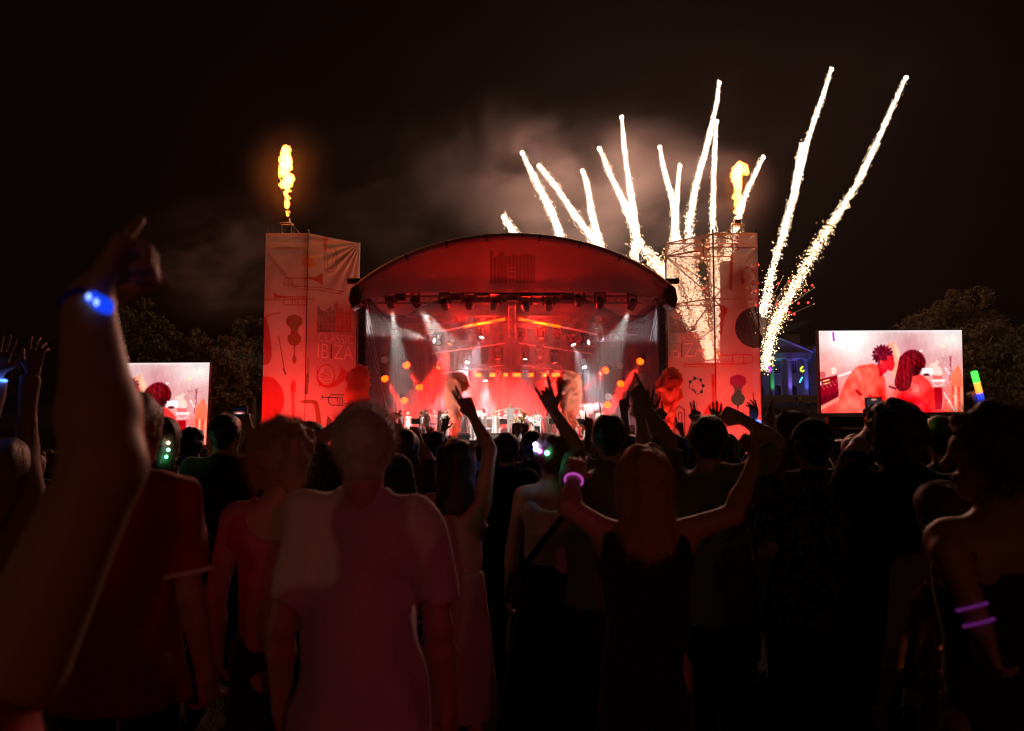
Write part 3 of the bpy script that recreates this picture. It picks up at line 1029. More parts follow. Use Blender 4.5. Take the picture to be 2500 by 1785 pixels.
def stage():
    t = thing('concert_stage', 'arched-roof concert stage glowing red between the banner towers', 'stage', (0, 46, GS))
    o = Vector((0, 46, GS))
    L = lambda p: Vector(p) - o
    # deck boards laid across, one panel each
    n = 14
    for i in range(n):
        for j in range(4):
            w = 2 * 8.5 / n
            MB().box(L((-8.5 + w * (i + 0.5), 46 + 3.1 * (j + 0.5), FZ - 0.05)), (w - 0.012, 3.09, 0.1)).build('deck_panel', M_DECK, t)
    MB().box(L((0, 52, (FZ + GS) / 2 - 0.06)), (16.9, 12.2, FZ - GS - 0.14)).build('deck_skirt', M_DRAPE, t)
    MB().tube([L((-8.5, 45.97, FZ - 0.02)), L((8.5, 45.97, FZ - 0.02))], 0.025, 6).build('deck_edge', M_STEEL, t)
    # wing drapes and backdrop, pleated
    def pleat(p0, p1, z0, z1, amp=0.07, step=0.14):
        a, b = Vector(p0), Vector(p1)
        ln = (b - a).length
        m = int(ln / step)
        nn = Vector((-(b - a).y, (b - a).x, 0)).normalized()
        vs = []
        for i in range(m + 1):
            q = a + (b - a) * (i / m) + nn * (amp * math.sin(i * 1.57 + 0.6 * math.sin(i * 0.37)))
            vs += [L((q.x, q.y, z0)), L((q.x, q.y, z1))]
        return vs, [(2 * i, 2 * i + 2, 2 * i + 3, 2 * i + 1) for i in range(m)]
    for s in (-1, 1):
        v, f = pleat((s * 8.35, 46.6, 0), (s * 8.35, 58.3, 0), FZ, 9.2)
        obj('wing_drape', v, f, M_DRAPE, t, smooth=True)
    v, f = pleat((-8.3, 58.3, 0), (8.3, 58.3, 0), FZ, 9.6)
    obj('backdrop', v, f, mat('backdrop_cloth', (0.022, 0.020, 0.020), 0.9), t, smooth=True)
    # roof: canopy shell from the arched front beam back
    N = 49
    xs = np.linspace(-390, 390, N)
    top, bot = [], []
    for dx in xs:
        top.append(P(1253 + dx, arch_px(dx), 45.4))
        r = abs(dx) / 390
        bot.append(P(1253 + dx, 713 + 22 * max(0, (r - 0.62) / 0.38) ** 1.6, 45.55))
    sh = []
    for k, yy in enumerate(np.linspace(45.42, 58.6, 9)):
        f = (yy - 45.42) / 13.2
        for p in top:
            sh.append(L((p.x, yy, p.z - 0.10 - 0.5 * f * f)))
    M_CAN = mat('canopy_pvc', (0.22, 0.20, 0.20), 0.6, bump=0.15, bscale=3)
    obj('roof_canopy', np.array([tuple(v) for v in sh]), grid_faces(9, N), M_CAN, t, smooth=True)
    MB().tube([L(p) for p in top], 0.20, 8).build('front_beam', mat('beam_sleeve', (0.30, 0.27, 0.27), 0.6, bump=0.3, bscale=4), t, smooth=True)
    for i in (8, 14, 20, 28, 34, 40):
        a = top[i]
        d = (top[i + 1] - top[i - 1]).normalized()
        MB().tube([L(a - d * 0.05), L(a + d * 0.05)], 0.215, 8).build('beam_strap', M_BLACK, t)
    # fascia cloth under the beam, lit through from behind
    nu, nv = 260, 48
    V = np.zeros((nu, nv, 3))
    for i, x in enumerate(np.linspace(0, N - 1, nu)):
        a = int(min(x, N - 2))
        f = x - a
        tp = top[a] * (1 - f) + top[a + 1] * f
        bt = bot[a] * (1 - f) + bot[a + 1] * f
        for j in range(nv):
            g = j / (nv - 1)
            q = bt * (1 - g) + (tp - Vector((0, 0, 0.12))) * g
            V[i, j] = (q.x, 45.72 + 0.10 * math.sin(g * math.pi) + 0.02 * math.sin(i * 0.23) * math.sin(g * 3), q.z)
    V = V.reshape(-1, 3)
    Q = proj(V)
    C = np.tile(np.array((0.50, 0.45, 0.44)), (len(V), 1))
    mm = (np.abs(Q[:, 0] - 1252) < 56) & (Q[:, 1] > 612 + 14 * np.abs(np.sin(np.floor(Q[:, 0] / 14) * 1.7))) & (Q[:, 1] < 692)
    paint(C, mm, (0.10, 0.06, 0.06), 0.28)
    paint(C, mm & (np.mod(Q[:, 0], 9) < 4), (0.06, 0.03, 0.03), 0.34)
    for x in (1240, 1258):
        paint(C, on_line(Q, [(x, 646), (x, 690)], 1.6), (0.5, 0.4, 0.38))
    for y in range(648, 692, 7):
        paint(C, on_line(Q, [(1240, y), (1258, y)], 1.6), (0.5, 0.4, 0.38))
    fo = obj('fascia', V - np.array(o), grid_faces(nu, nv), fabric('fascia_cloth', 0.0), t, smooth=True)
    set_color(fo, C)
    # black end caps of the roof and brackets
    for s in (-1, 1):
        e = top[0] if s < 0 else top[-1]
        m = MB()
        m.prism([(e.x - s * 0.30, e.z + 0.35), (e.x + s * 0.12, e.z + 0.05), (e.x + s * 0.22, e.z - 0.55), (e.x + s * 0.05, e.z - 1.05), (e.x - s * 0.42, e.z - 0.75)], 45.2, 46.3)
        mm = MB(); mm.add([L(v) for v in m.v], m.f); mm.build('roof_end_cap', M_DRAPE, t)
        mm = MB().box(L((e.x + s * 0.05, 46.0, e.z + 0.62)), (0.75, 0.5, 0.25)); mm.build('bracket', M_BLACK, t)
    # trusses
    def truss(a, b, w=0.4, name='truss', m=M_ALU):
        a, b = L(a), L(b)
        d = (b - a).normalized()
        s1 = d.cross(Vector((0, 0, 1)) if abs(d.z) < 0.9 else Vector((0, 1, 0))).normalized() * w / 2
        s2 = d.cross(s1).normalized() * w / 2
        mb = MB()
        cs = [s1 + s2, s1 - s2, -s1 - s2, -s1 + s2]
        for c in cs:
            mb.tube([a + c, b + c], 0.025, 6)
        n = max(2, int((b - a).length / w / 1.1))
        for i in range(n):
            p0, p1 = a + (b - a) * (i / n), a + (b - a) * ((i + 1) / n)
            for k in range(4):
                mb.tube([p0 + cs[k], p1 + cs[(k + 1) % 4]], 0.012, 4)
        return mb.build(name, m, t)
    truss((-8.4, 46.8, 9.05), (8.4, 46.8, 9.05))
    for yy, z in ((50, 8.35), (53, 7.9), (55.5, 7.4)):
        truss((-8.2, yy, z), (8.2, yy, z), 0.35)
    for s in (-1, 1):
        truss((s * 8.55, 46.3, GS), (s * 8.55, 46.3, 9.3), 0.45, 'roof_leg')
        truss((s * 8.55, 57.8, GS), (s * 8.55, 57.8, 9.3), 0.45, 'roof_leg')
        truss((s * 8.3, 46.8, 8.9), (s * 8.3, 58, 8.6), 0.35)
        truss((s * 6.9, 50.5, FZ), (s * 6.9, 50.5, 8.2), 0.3, 'light_ladder')
        truss((s * 5.6, 51.0, FZ), (s * 5.6, 51.0, 8.2), 0.3, 'light_ladder')
    truss((0, 46.9, 8.9), (0, 57.5, 8.2), 0.4)
    truss((0, 51.5, 5.6), (0, 51.5, 8.9), 0.45, 'drop_truss')
    truss((-3.4, 51.5, 5.5), (3.4, 51.5, 5.5), 0.3)
    # guy lines at the sides
    for s in (-1, 1):
        m = MB()
        for k in range(3):
            m.tube([L((s * 8.3, 46.4, 8.9 - k)), L((s * 7.2, 49, FZ + 0.3 + k * 0.4))], 0.012, 4)
        m.build('guy_line', M_STEEL, t)
    return t
STG = stage()

# ------------------------------------------------------------------ stage lights
WB = (0.86, 0.92, 1.0)
WW = (1.0, 0.93, 0.84)
RD = (1.0, 0.015, 0.01)
M_LENS_W = emit('lens_white', (1.0, 0.97, 0.95), 9.0, False)
M_LENS_R = emit('lens_red', (1.0, 0.06, 0.012), 7.0, False)
M_LENS_O = emit('lens_orange', (14.0, 0.36, 0.01), 1.0, False)
M_LENS_D = mat('lens_dark', (0.10, 0.09, 0.10), 0.1, spec=0.9)

def mover(px, py, y, aim, color, power, size, lens, label, group, r=0.10, blend=0.35, head=0.42, k=1.2):
    head = head * k
    p = P(px, py, y)
    t = thing('moving_head_light', label, 'stage light', p, 0, group)
    d = (aim - p).normalized()
    m = MB()
    m.lathe([(0.10 * k, -head), (0.15 * k, -head * 0.9), (0.16 * k, -head * 0.35), (0.135 * k, -0.05), (0.14 * k, -0.005)], (0, 0, 0), d, 12)
    hd = m.build('head', M_BLACK, t)
    MB().lathe([(0.12 * k, -0.01), (0.12 * k, 0.0), (0.05 * k, 0.012)], (0, 0, 0), d, 14).build('lens', lens, hd)
    c = -d * head * 0.5
    side = d.cross(Vector((0, 0, 1)))
    side = side.normalized() if side.length > 0.2 else Vector((1, 0, 0))
    m = MB()
    for s in (-1, 1):
        MB().tube([c + side * s * 0.20 * k, c + side * s * 0.21 * k + Vector((0, 0, 0.35 * k))], 0.035 * k, 6).build('yoke_arm', M_BLACK, t)
    MB().box(c + Vector((0, 0, 0.42 * k)), (0.42 * k, 0.30 * k, 0.16 * k)).build('base', M_BLACK, t)
    if power:
        lamp('SPOT', p + d * 0.16, color, power, r, parent=t, aim=aim, size=size, blend=blend, name='beam_lamp')
    return t

G1 = 'moving heads hung along the front truss'
front = [
    (956, 752, P(985, 960, 49), WW, 10892, 22, 'strong white beam straight down'),
    (1022, 748, P(1150, 930, 50), WW, 9216, 35, 'wide beam down to the right'),
    (1090, 752, P(1135, 850, 50), WW, 1759, 13, 'with a short slanting white beam'),
    (1146, 752, P(1150, 900, 50), WW, 3770, 21, 'soft beam above left glowing tube'),
    (1205, 752, P(1175, 870, 50), WW, 2178, 17, 'just left of the roof centre'),
    (1285, 756, P(1305, 850, 50), WW, 1926, 16, 'just right of the roof centre'),
    (1340, 754, P(1343, 850, 50), WW, 1759, 12, 'small beam above right glowing tube'),
    (1412, 745, P(1412, 900, 50), WW, 0, 16, 'hanging unlit'),
    (1463, 753, P(1440, 900, 49), WW, 1089, 40, 'with a faint grey beam'),
    (1538, 755, P(1475, 900, 49), WW, 3770, 35, 'last, grey beam down to the left'),
]
for i, (x, y, a, c, pw, sz, lb) in enumerate(front):
    mover(x, y, 47.0, a, c, pw, sz, M_LENS_W if pw > 300 else M_LENS_D, '%s moving light along front truss, %s' % (ORD[i], lb), G1, k=1.55)

G2 = 'moving heads on the upstage trusses'
up = [
    (1060, 832, 49.0, P(935, 800, 47.4), WW, 7188, 22, M_LENS_W, 'white moving light firing a wide fan to the upper left'),
    (1437, 836, 49.0, P(1575, 805, 47.4), WB, 3316, 29, M_LENS_W, 'white moving light firing a thin fan to the upper right'),
    (1176, 824, 52.0, P(1135, 930, 51), WB, 3987, 40, M_LENS_W, 'bluish white moving light above the left smoke plume'),
    (1141, 885, 54.0, P(1105, 1000, 52), WB, 10254, 45, M_LENS_W, 'dazzling white moving light beside the left smoke plume'),
    (1185, 930, 55.0, P(1187, 1040, 54.4), WB, 9684, 46, M_LENS_W, 'dazzling white moving light under the row of amber panels'),
    (1400, 842, 52.0, P(1455, 975, 51), WB, 3518, 37, M_LENS_W, 'bluish white moving light above the right smoke plume'),
    (1427, 897, 54.0, P(1475, 1010, 52), WB, 3184, 45, M_LENS_W, 'bluish white moving light right of the amber panels'),
    (1282, 877, 53.0, P(1282, 970, 53), WB, 1173, 45, M_LENS_W, 'small white moving light near the stage centre'),
    (1098, 840, 52.0, P(1050, 985, 51), RD, 43316, 40, M_LENS_R, 'red moving light below the left white fan'),
    (1070, 898, 54.0, P(1010, 1000, 52), RD, 20384, 40, M_LENS_R, 'dim red moving light low on the left'),
    (1215, 877, 53.0, P(1212, 960, 53), RD, 11466, 46, M_LENS_R, 'small red moving light left of the centre truss'),
    (1355, 886, 53.0, P(1375, 970, 53), RD, 28028, 46, M_LENS_R, 'red moving light left of the right smoke plume'),
    (1322, 826, 50.5, P(1324, 880, 50.5), RD, 5350, 40, M_LENS_R, 'small red moving light under the right glowing tube'),
    (1272, 828, 50.2, P(1272, 870, 48), RD, 0, 40, M_LENS_D, 'unlit moving light with glinting lens right of the centre truss'),
    (1362, 824, 50.2, P(1362, 870, 48), RD, 0, 40, M_LENS_D, 'unlit moving light with glinting lens under the end of the right tube'),
    (1318, 872, 52.0, P(1318, 930, 50), RD, 0, 40, M_LENS_D, 'unlit moving light in the middle row'),
]
for (x, y, d, a, c, pw, sz, ln, lb) in up:
    mover(x, y, d, a, c, pw, sz, ln, lb, G2)

def par(px, py, y, aim, power, lit, label):
    p = P(px, py, y)
    t = thing('par_can', label, 'stage light', p, 0, 'round par lamps on the side ladders')
    d = (aim - p).normalized()
    can = MB().lathe([(0.10, -0.34), (0.16, -0.30), (0.18, -0.02), (0.20, 0.0)], (0, 0, 0), d, 14).build('can', M_BLACK, t)
    # the lamp face is tilted well towards the audience
    f = (d + Vector((0, -1.1, 0.1))).normalized()
    MB().lathe([(0.22, 0.0), (0.22, 0.02), (0.08, 0.03)], d * 0.13, f, 18).build('lens', M_LENS_O if lit else mat('par_lens_grey', (0.35, 0.33, 0.34), 0.3), t)
    MB().tube([(0, 0.12, 0.0), (0, 0.25, 0.12)], 0.03, 6).build('clamp', M_BLACK, t)
    if power:
        lamp('SPOT', p + d * 0.30, RD, power, 0.16, parent=t, aim=aim, size=10, blend=0.4, name='par_lamp')

par(990, 887, 50.2, P(1060, 1010, 49.6), 234000, True, 'lit amber par lamp, upper inner one on the left, with a red shaft')
par(937, 920, 49.8, P(1010, 1045, 49.2), 324000, True, 'lit amber par lamp, outermost on the left, with a long red shaft')
par(1022, 941, 51.0, P(1055, 1010, 50.6), 45000, True, 'lit amber par lamp, lower inner one on the left')
par(985, 973, 50.4, P(1010, 1045, 50), 45000, True, 'lit amber par lamp, lowest on the left')
par(1566, 878, 49.8, P(1470, 1030, 49.2), 378000, True, 'lit amber par lamp, highest on the right, with the brightest red shaft')
par(1482, 901, 51.0, P(1410, 965, 50.4), 144000, True, 'lit amber par lamp, inner one on the right, with a soft red shaft')
par(1518, 933, 50.4, P(1465, 1020, 49.8), 162000, True, 'lit amber par lamp midway down the right ladder')
par(1485, 984, 50.6, P(1460, 1050, 50), 36000, True, 'lit amber par lamp, lowest on the right')
par(938, 876, 50.2, P(960, 960, 46), 0, False, 'unlit grey par lamp high on the left ladder')
par(1515, 890, 50.2, P(1490, 960, 46), 0, False, 'unlit grey par lamp high on the right ladder')
par(1563, 922, 50.2, P(1540, 980, 46), 0, False, 'unlit grey par lamp low on the right ladder')
par(1486, 968, 49.5, P(1475, 1020, 46), 0, False, 'unlit chrome par lamp just above the lowest amber one on the right')

# glowing and dark tubes in chevrons
M_TUBE = emit('led_tube_lit', (17.0, 0.30, 0.004), 1.0, True)
M_TUBE_HOT = emit('led_tube_hot', (17.0, 0.85, 0.03), 1.0, True)
M_TUBE_DIM = emit('led_tube_dim', (0.60, 0.12, 0.09), 1.0, False)
M_TUBE_OFF = mat('led_tube_off', (0.42, 0.36, 0.36), 0.4)
for s, nm in ((-1, 'left'), (1, 'right')):
    f = lambda x: 1250 + s * (x - 1250)
    t = thing('led_tube', 'brightly glowing orange tube sloping down to the %s under the roof' % nm, 'light tube', P(1250 + s * 70, 788, 50.0), 0, 'chevron light tubes')
    o = t.location
    pp = [P(f(1267), 779, 50), P(f(1301), 785.5, 50), P(f(1335), 792, 50), P(f(1368), 798, 50), P(f(1390), 802.5, 50), P(f(1458), 816, 50)]
    for k, (mm_, nm2) in enumerate(((M_TUBE, 'glowing_section'), (M_TUBE_HOT, 'hot_section'), (M_TUBE, 'glowing_section'), (M_TUBE_DIM, 'dim_section'), (M_TUBE_OFF, 'dark_section'))):
        MB().tube([pp[k] - o, pp[k + 1] - o], 0.075 if k < 3 else 0.05, 8).build(nm2, mm_, t)
    lamp('POINT', P(f(1310), 790, 49.9), RD, 1700, 0.25, name='tube_glow_lamp')
    for r, (ya, yb, xa, xb, dd, nn) in enumerate(((838, 864, 1267, 1446, 52.8, 'middle'), (891, 912, 1267, 1421, 54.8, 'lowest'))):
        a, b = P(f(xa), ya, dd), P(f(xb), yb, dd)
        c = (a + b) / 2
        tg = MB().tube([a - c, b - c], 0.05, 8).build('led_tube', M_TUBE_OFF, None, loc=c)
        tag(tg, 'unlit grey tube of the %s chevron, %s side' % (nn, nm), 'light tube', 'chevron light tubes')
M_AMB = emit('amber_panel', (15.0, 0.55, 0.008), 1.0, True)
for i, (x0, x1) in enumerate(((1160, 1178), (1195, 1210), (1228, 1239), (1252, 1271), (1289, 1302), (1323, 1334), (1348, 1366))):
    p = P((x0 + x1) / 2, 915.5, 56.0)
    t = thing('amber_panel', 'glowing amber panel, %s from left in the row behind the band' % ORD[i], 'light panel', p, 0, 'row of amber panels')
    w, h = (x1 - x0) * 56 / FPX, 8.5 * 56 / FPX
    MB().box((0, 0, 0), (w, 0.03, h)).build('face', M_AMB, t)
    MB().box((0, 0.07, 0), (w + 0.06, 0.1, h + 0.06)).build('housing', M_BLACK, t)
# dark fixtures hanging among the panels
for i, (x, y) in enumerate(((1186, 915), (1219, 917), (1282, 917), (1316, 918))):
    mover(x, y + 12, 54.6, P(x, y + 80, 54.6), RD, 0, 20, M_LENS_D, 'dark moving light, %s from left, hanging before the amber panels' % ORD[i], 'dark moving lights before the amber panels', head=0.5)
# slatted blinder boxes between the front movers
for i, x in enumerate((978, 1111, 1250, 1381)):
    p = P(x, 726, 47.0)
    t = thing('blinder_box', 'dark slatted lamp box, %s from left on the front truss' % ORD[i], 'stage light', p, 0, 'slatted lamp boxes on the front truss')
    MB().box((0, 0, 0), (0.62, 0.3, 0.40)).build('housing', M_BLACK, t)
    for k in range(5):
        MB().box((0, -0.165, -0.15 + 0.075 * k), (0.56, 0.025, 0.03)).build('slat', M_ALU, t)

# washes: red from the roof and back, warm white on the band from unseen spots by the screens
lamp('SPOT', (-3.2, 47.4, 8.7), RD, 2200, 0.2, aim=(-3.5, 58, 7.5), size=95, blend=1, name='red_wash')
lamp('SPOT', (3.2, 47.4, 8.7), RD, 1300, 0.2, aim=(3.5, 58, 7.5), size=95, blend=1, name='red_wash')
for x in (-2.4, 0.0, 2.4):
    lamp('SPOT', (x, 56.0, 5.0), RD, 6000, 0.15, aim=(x * 1.3, 57.9, 2.0), size=105, blend=1, name='red_cyc')
    lamp('SPOT', (x, 55.4, 5.7), RD, 12000, 0.2, aim=(x * 1.1, 54.2, 1.0), size=118, blend=0.7, name='red_haze_glow')
for x, pw in ((-5, 9), (-2.5, 36), (1.2, 28), (3.6, 8)):
    lamp('POINT', (x, 47.3, 10.0), RD, pw, 0.2, name='roof_red_lamp')
for sx_, z_, ax, pw in ((14.7, 6.9, -4.8, 22000), (-15.2, 5.6, 4.4, 22000), (-15.2, 5.6, 0.6, 19000), (14.7, 6.9, -0.8, 19000)):
    lamp('SPOT', (sx_, 39.2, z_), WW, pw, 0.15, aim=(ax, 48.2, FZ + 0.75), size=14, blend=0.8, name='front_key')

for x in (-4.6, 0.0, 4.6):
    lamp('SPOT', (x, 42.4, 0.3), (1.0, 0.02, 0.03), 640, 0.1, aim=(x * 0.8, 45.6, 11.0), size=56, blend=1, name='added_fascia_light')  # unseen red lamps added to brighten the fascia and front beam

# ------------------------------------------------------------------ the big screens
def screen_image(Q):
    C = np.zeros((len(Q), 3))
    x, y = Q[:, 0], Q[:, 1]
    S = lambda *c: np.array(c, float)
    g = lambda cx, cy_, sx, sy: np.exp(-((x - cx) / sx) ** 2 - ((y - cy_) / sy) ** 2)[:, None]
    v = np.clip((y - 808) / 200, 0, 1)[:, None]
    C[:] = S(226, 188, 188) * (1 - v) + S(240, 130, 125) * v
    C = C * (1 - np.clip((v - 0.62) / 0.38, 0, 1)) + S(255, 62, 55) * np.clip((v - 0.62) / 0.38, 0, 1)
    C += (S(255, 252, 250) - C) * np.clip(1.25 * g(2072, 830, 62, 52), 0, 1)
    C += (S(240, 236, 230) - C) * np.clip(0.95 * g(2325, 826, 48, 26), 0, 1)
    C += (S(255, 160, 150) - C) * 0.8 * g(2015, 900, 40, 40)
    C += (S(205, 120, 130) - C) * 0.6 * g(2225, 850, 30, 34)
    C += (S(255, 255, 255) - C) * np.clip((814 - y) / 6, 0, 1)[:, None] * 0.5
    rr = np.random.default_rng(5)
    for i in range(60):                                # far crowd specks
        cx, cyy = rr.uniform(2005, 2345), rr.uniform(866, 905)
        m = in_ell(Q, (cx, cyy), rr.uniform(1, 3.2), rr.uniform(1, 2.6))
        C[m] += rr.uniform(-28, 45)
    pg = lambda pts, c, a=1.0, n=4: paint(C, in_poly(Q, smooth_pts(pts, n)), c, a)
    po = lambda pts, c, a=1.0: paint(C, in_poly(Q, pts), c, a)
    el = lambda c, rx, ry, col, a=1.0: paint(C, in_ell(Q, c, rx, ry), col, a)
    ln = lambda pts, w, col, a=1.0: paint(C, on_line(Q, pts, w), col, a)
    # console rail at the left
    po([(2001, 926), (2044, 916), (2047, 955), (2001, 972)], (150, 0, 25)); po([(2001, 972), (2047, 955), (2047, 975), (2001, 992)], (110, 0, 18))
    po([(2001, 992), (2060, 962), (2060, 972), (2001, 1004)], (255, 140, 120))
    for i in range(14):
        el((2006 + 2.9 * i, 941 - 1.05 * i + (i % 3) * 5), 1.4, 1.4, (255, 120, 110))
    ln([(2009, 931), (2025, 927)], 3, (255, 240, 150)); ln([(2010, 938), (2026, 934)], 2.4, (255, 230, 140)); el((2003, 936), 3, 5, (255, 245, 245))
    ln([(2046, 919), (2078, 908)], 4.5, (255, 245, 240)); ln([(2062, 958), (2080, 946)], 3, (255, 200, 190))
    el((2036, 905), 7, 9, (255, 225, 210), 0.9); el((2008, 915), 8, 8, (200, 40, 50), 0.6)
    # blonde head behind
    pg([(2165, 848), (2176, 837), (2187, 838), (2194, 855), (2202, 880), (2196, 915), (2180, 920), (2172, 890)], (255, 165, 135)); pg([(2182, 842), (2190, 845), (2199, 872), (2193, 880)], (255, 205, 170), 0.7)
    # figure on the left leaning in
    pg([(2040, 1012), (2046, 985), (2052, 960), (2068, 925), (2090, 897), (2118, 890), (2138, 890), (2150, 912), (2160, 925), (2163, 960), (2166, 1012)], (255, 72, 55))
    pg([(2043, 1012), (2050, 985), (2085, 935), (2095, 960), (2098, 1012)], (255, 88, 72), 0.8)
    pg([(2118, 960), (2140, 972), (2158, 965), (2160, 985), (2135, 990)], (225, 15, 30), 0.6)
    pg([(2089, 950), (2098, 955), (2105, 963), (2098, 966), (2090, 958)], (190, 15, 25)); ln([(2104, 962), (2122, 969), (2138, 968)], 1.6, (205, 20, 30))
    pg([(2142, 888), (2146, 908), (2148, 920), (2158, 912), (2166, 905), (2160, 895)], (228, 12, 30))
    pg([(2150, 878), (2166, 868), (2178, 866), (2182, 880), (2184, 892), (2178, 905), (2166, 903), (2154, 898)], (238, 22, 36)); el((2151, 884), 4, 5, (255, 60, 55))
    pg([(2172, 866), (2180, 866), (2183, 879), (2176, 880)], (180, 5, 25), 0.6)
    nz = 2.2 * np.sin(np.arctan2(y - 866, x - 2155) * 17) + 1.4 * np.sin(np.arctan2(y - 866, x - 2155) * 29)
    m = (np.hypot((x - 2155) / 1.08, y - 866) < 23 + nz) & ~((x > 2166) & (y > 868)) & ~((x > 2148) & (y > 880))
    tx = vnoise(Q, 0.55, 31) + 0.6 * vnoise(Q, 1.1, 32)
    C[m] = S(112, 6, 30) + tx[m][:, None] * S(30, 6, 9)
    # figure on the right with braided hair
    pg([(2226, 915), (2246, 915), (2262, 925), (2276, 942), (2286, 970), (2296, 1012), (2168, 1012), (2176, 975), (2190, 945)], (255, 52, 50))
    pg([(2200, 960), (2230, 965), (2262, 985), (2270, 1012), (2190, 1012)], (238, 10, 32), 0.6); pg([(2222, 935), (2240, 940), (2244, 955), (2228, 955)], (255, 130, 115), 0.5)
    pg([(2196, 930), (2202, 932), (2186, 975), (2172, 1012), (2164, 1012), (2180, 965)], (255, 95, 80), 0.9); ln([(2172, 944), (2186, 949)], 4.5, (130, 5, 20))
    nz = 1.2 * np.sin(x * 2.1) * np.sin(y * 1.9)
    m = np.hypot((x - 2228) / 0.98, (y - 886)) < 32 + nz
    m |= in_poly(Q, smooth_pts([(2200, 868), (2190, 905), (2184, 935), (2192, 952), (2208, 955), (2222, 945), (2228, 915), (2232, 880)], 4))
    m &= ~((x > 2246) & (y > 905))
    br = 0.7 * np.sin((x - 2228) * 0.55 + 2.0 * vnoise(Q, 0.06, 34)) + 0.9 * vnoise(Q, 0.45, 33) + 0.5 * vnoise(Q, 0.9, 35)
    lit = np.exp(-((x - 2205) / 30) ** 2 - ((y - 905) / 50) ** 2)
    C[m] = S(98, 3, 14) + (br * 26 + 46 * lit)[m][:, None] * S(1.0, 0.10, 0.14)
    C[m & (np.hypot(x - 2240, y - 905) < 14)] *= 0.6
    # light and shade on the two bodies
    bod = (C[:, 0] > 215) & (C[:, 1] < 110) & (y > 885) & (x > 2040) & (x < 2300)
    for cx, cyy, a_, b_, dv in ((2092, 915, 26, 16, 46), (2125, 945, 22, 30, 26), (2150, 960, 10, 30, -40), (2070, 985, 20, 20, 24), (2105, 990, 26, 14, 12), (2140, 985, 16, 12, -46), (2215, 985, 16, 14, -44), (2250, 940, 14, 16, 30), (2268, 985, 12, 26, -30), (2235, 960, 14, 10, 34), (2190, 990, 10, 22, 22), (2120, 905, 30, 6, 18)):
        gg = np.exp(-((x - cx) / a_) ** 2 - ((y - cyy) / b_) ** 2) * dv
        C[bod] += gg[bod][:, None] * S(0.55, 1.0, 0.9)
    C[bod] += (9 * vnoise(Q, 0.12, 41))[bod][:, None] * S(0.3, 1, 1)
    for (x0_, y0_, x1_, y1_) in ((2082, 905, 2100, 960), (2100, 900, 2112, 950), (2250, 925, 2268, 1000), (2128, 895, 2140, 930)):
        paint(C, on_line(Q, [(x0_, y0_), ((x0_ + x1_) / 2 + 3, (y0_ + y1_) / 2), (x1_, y1_)], 1.5), (225, 30, 32), 0.6)
    el((2248, 857), 4, 2.6, (255, 240, 230))
    # gear and players at the right
    po([(2250, 899), (2279, 897), (2278, 916), (2250, 915)], (255, 252, 252)); pg([(2282, 885), (2288, 879), (2294, 884), (2290, 892), (2298, 900), (2300, 915), (2280, 915), (2280, 897), (2270, 896), (2272, 888)], (255, 215, 200))
    po([(2274, 926), (2310, 926), (2306, 933), (2276, 933)], (255, 235, 232)); ln([(2276, 934), (2288, 944), (2306, 934)], 1.6, (255, 220, 215)); ln([(2276, 943), (2308, 941)], 2.2, (255, 225, 220))
    po([(2280, 946), (2300, 946), (2302, 1000), (2284, 1000)], (185, 5, 25)); el((2262, 915), 8, 3, (90, 10, 20)); po([(2276, 916), (2300, 918), (2300, 926), (2278, 926)], (235, 90, 90), 0.8)
    ln([(2308, 898), (2312, 905)], 4, (255, 240, 240)); ln([(2316, 910), (2340, 926)], 5, (255, 246, 244)); ln([(2319, 870), (2322, 900), (2318, 930)], 1.6, (150, 20, 45)); ln([(2324, 868), (2319, 895)], 1.2, (150, 20, 45))
    pg([(2322, 915), (2330, 905), (2338, 893), (2346, 905), (2350, 930), (2352, 1012), (2316, 1012), (2320, 960)], (255, 120, 85)); 
    for xx, w, c in ((2326, 6, (255, 75, 60)), (2333, 5, (255, 190, 160)), (2341, 5, (255, 70, 55)), (2347, 3, (255, 170, 140))): ln([(xx, 945), (xx + 1, 1008)], w, c)
    ln([(2305, 960), (2318, 980), (2330, 1002)], 3.5, (255, 225, 220)); ln([(2303, 975), (2300, 1000)], 1.4, (255, 190, 180))
    for i in range(26):
        el((rr.uniform(2305, 2345), rr.uniform(955, 1004)), rr.uniform(0.8, 2.2), rr.uniform(0.8, 1.8), (255, rr.uniform(120, 230), rr.uniform(110, 210)), 0.8)
    el((2302, 845), 5, 4, (255, 238, 190)); ln([(2302, 848), (2303, 872)], 1.8, (255, 205, 180))
    ln([(2040, 890), (2085, 893)], 1.5, (255, 225, 215), 0.6)
    for i in range(9): el((2110 + 3.6 * i, 871 - 0.9 * i), 1.0, 1.0, (255, 235, 235))
    C += (7 * vnoise(Q, 0.05, 51) + 5 * vnoise(Q, 0.3, 52))[:, None]
    B = C.reshape(330, 190, 3)
    for _ in range(2):
        B[1:-1] = 0.25 * B[:-2] + 0.5 * B[1:-1] + 0.25 * B[2:]
        B[:, 1:-1] = 0.25 * B[:, :-2] + 0.5 * B[:, 1:-1] + 0.25 * B[:, 2:]
    C = B.reshape(-1, 3)
    C = np.clip(C, 0, 255) / 255
    return np.where(C <= 0.04045, C / 12.92, ((C + 0.055) / 1.055) ** 2.4)

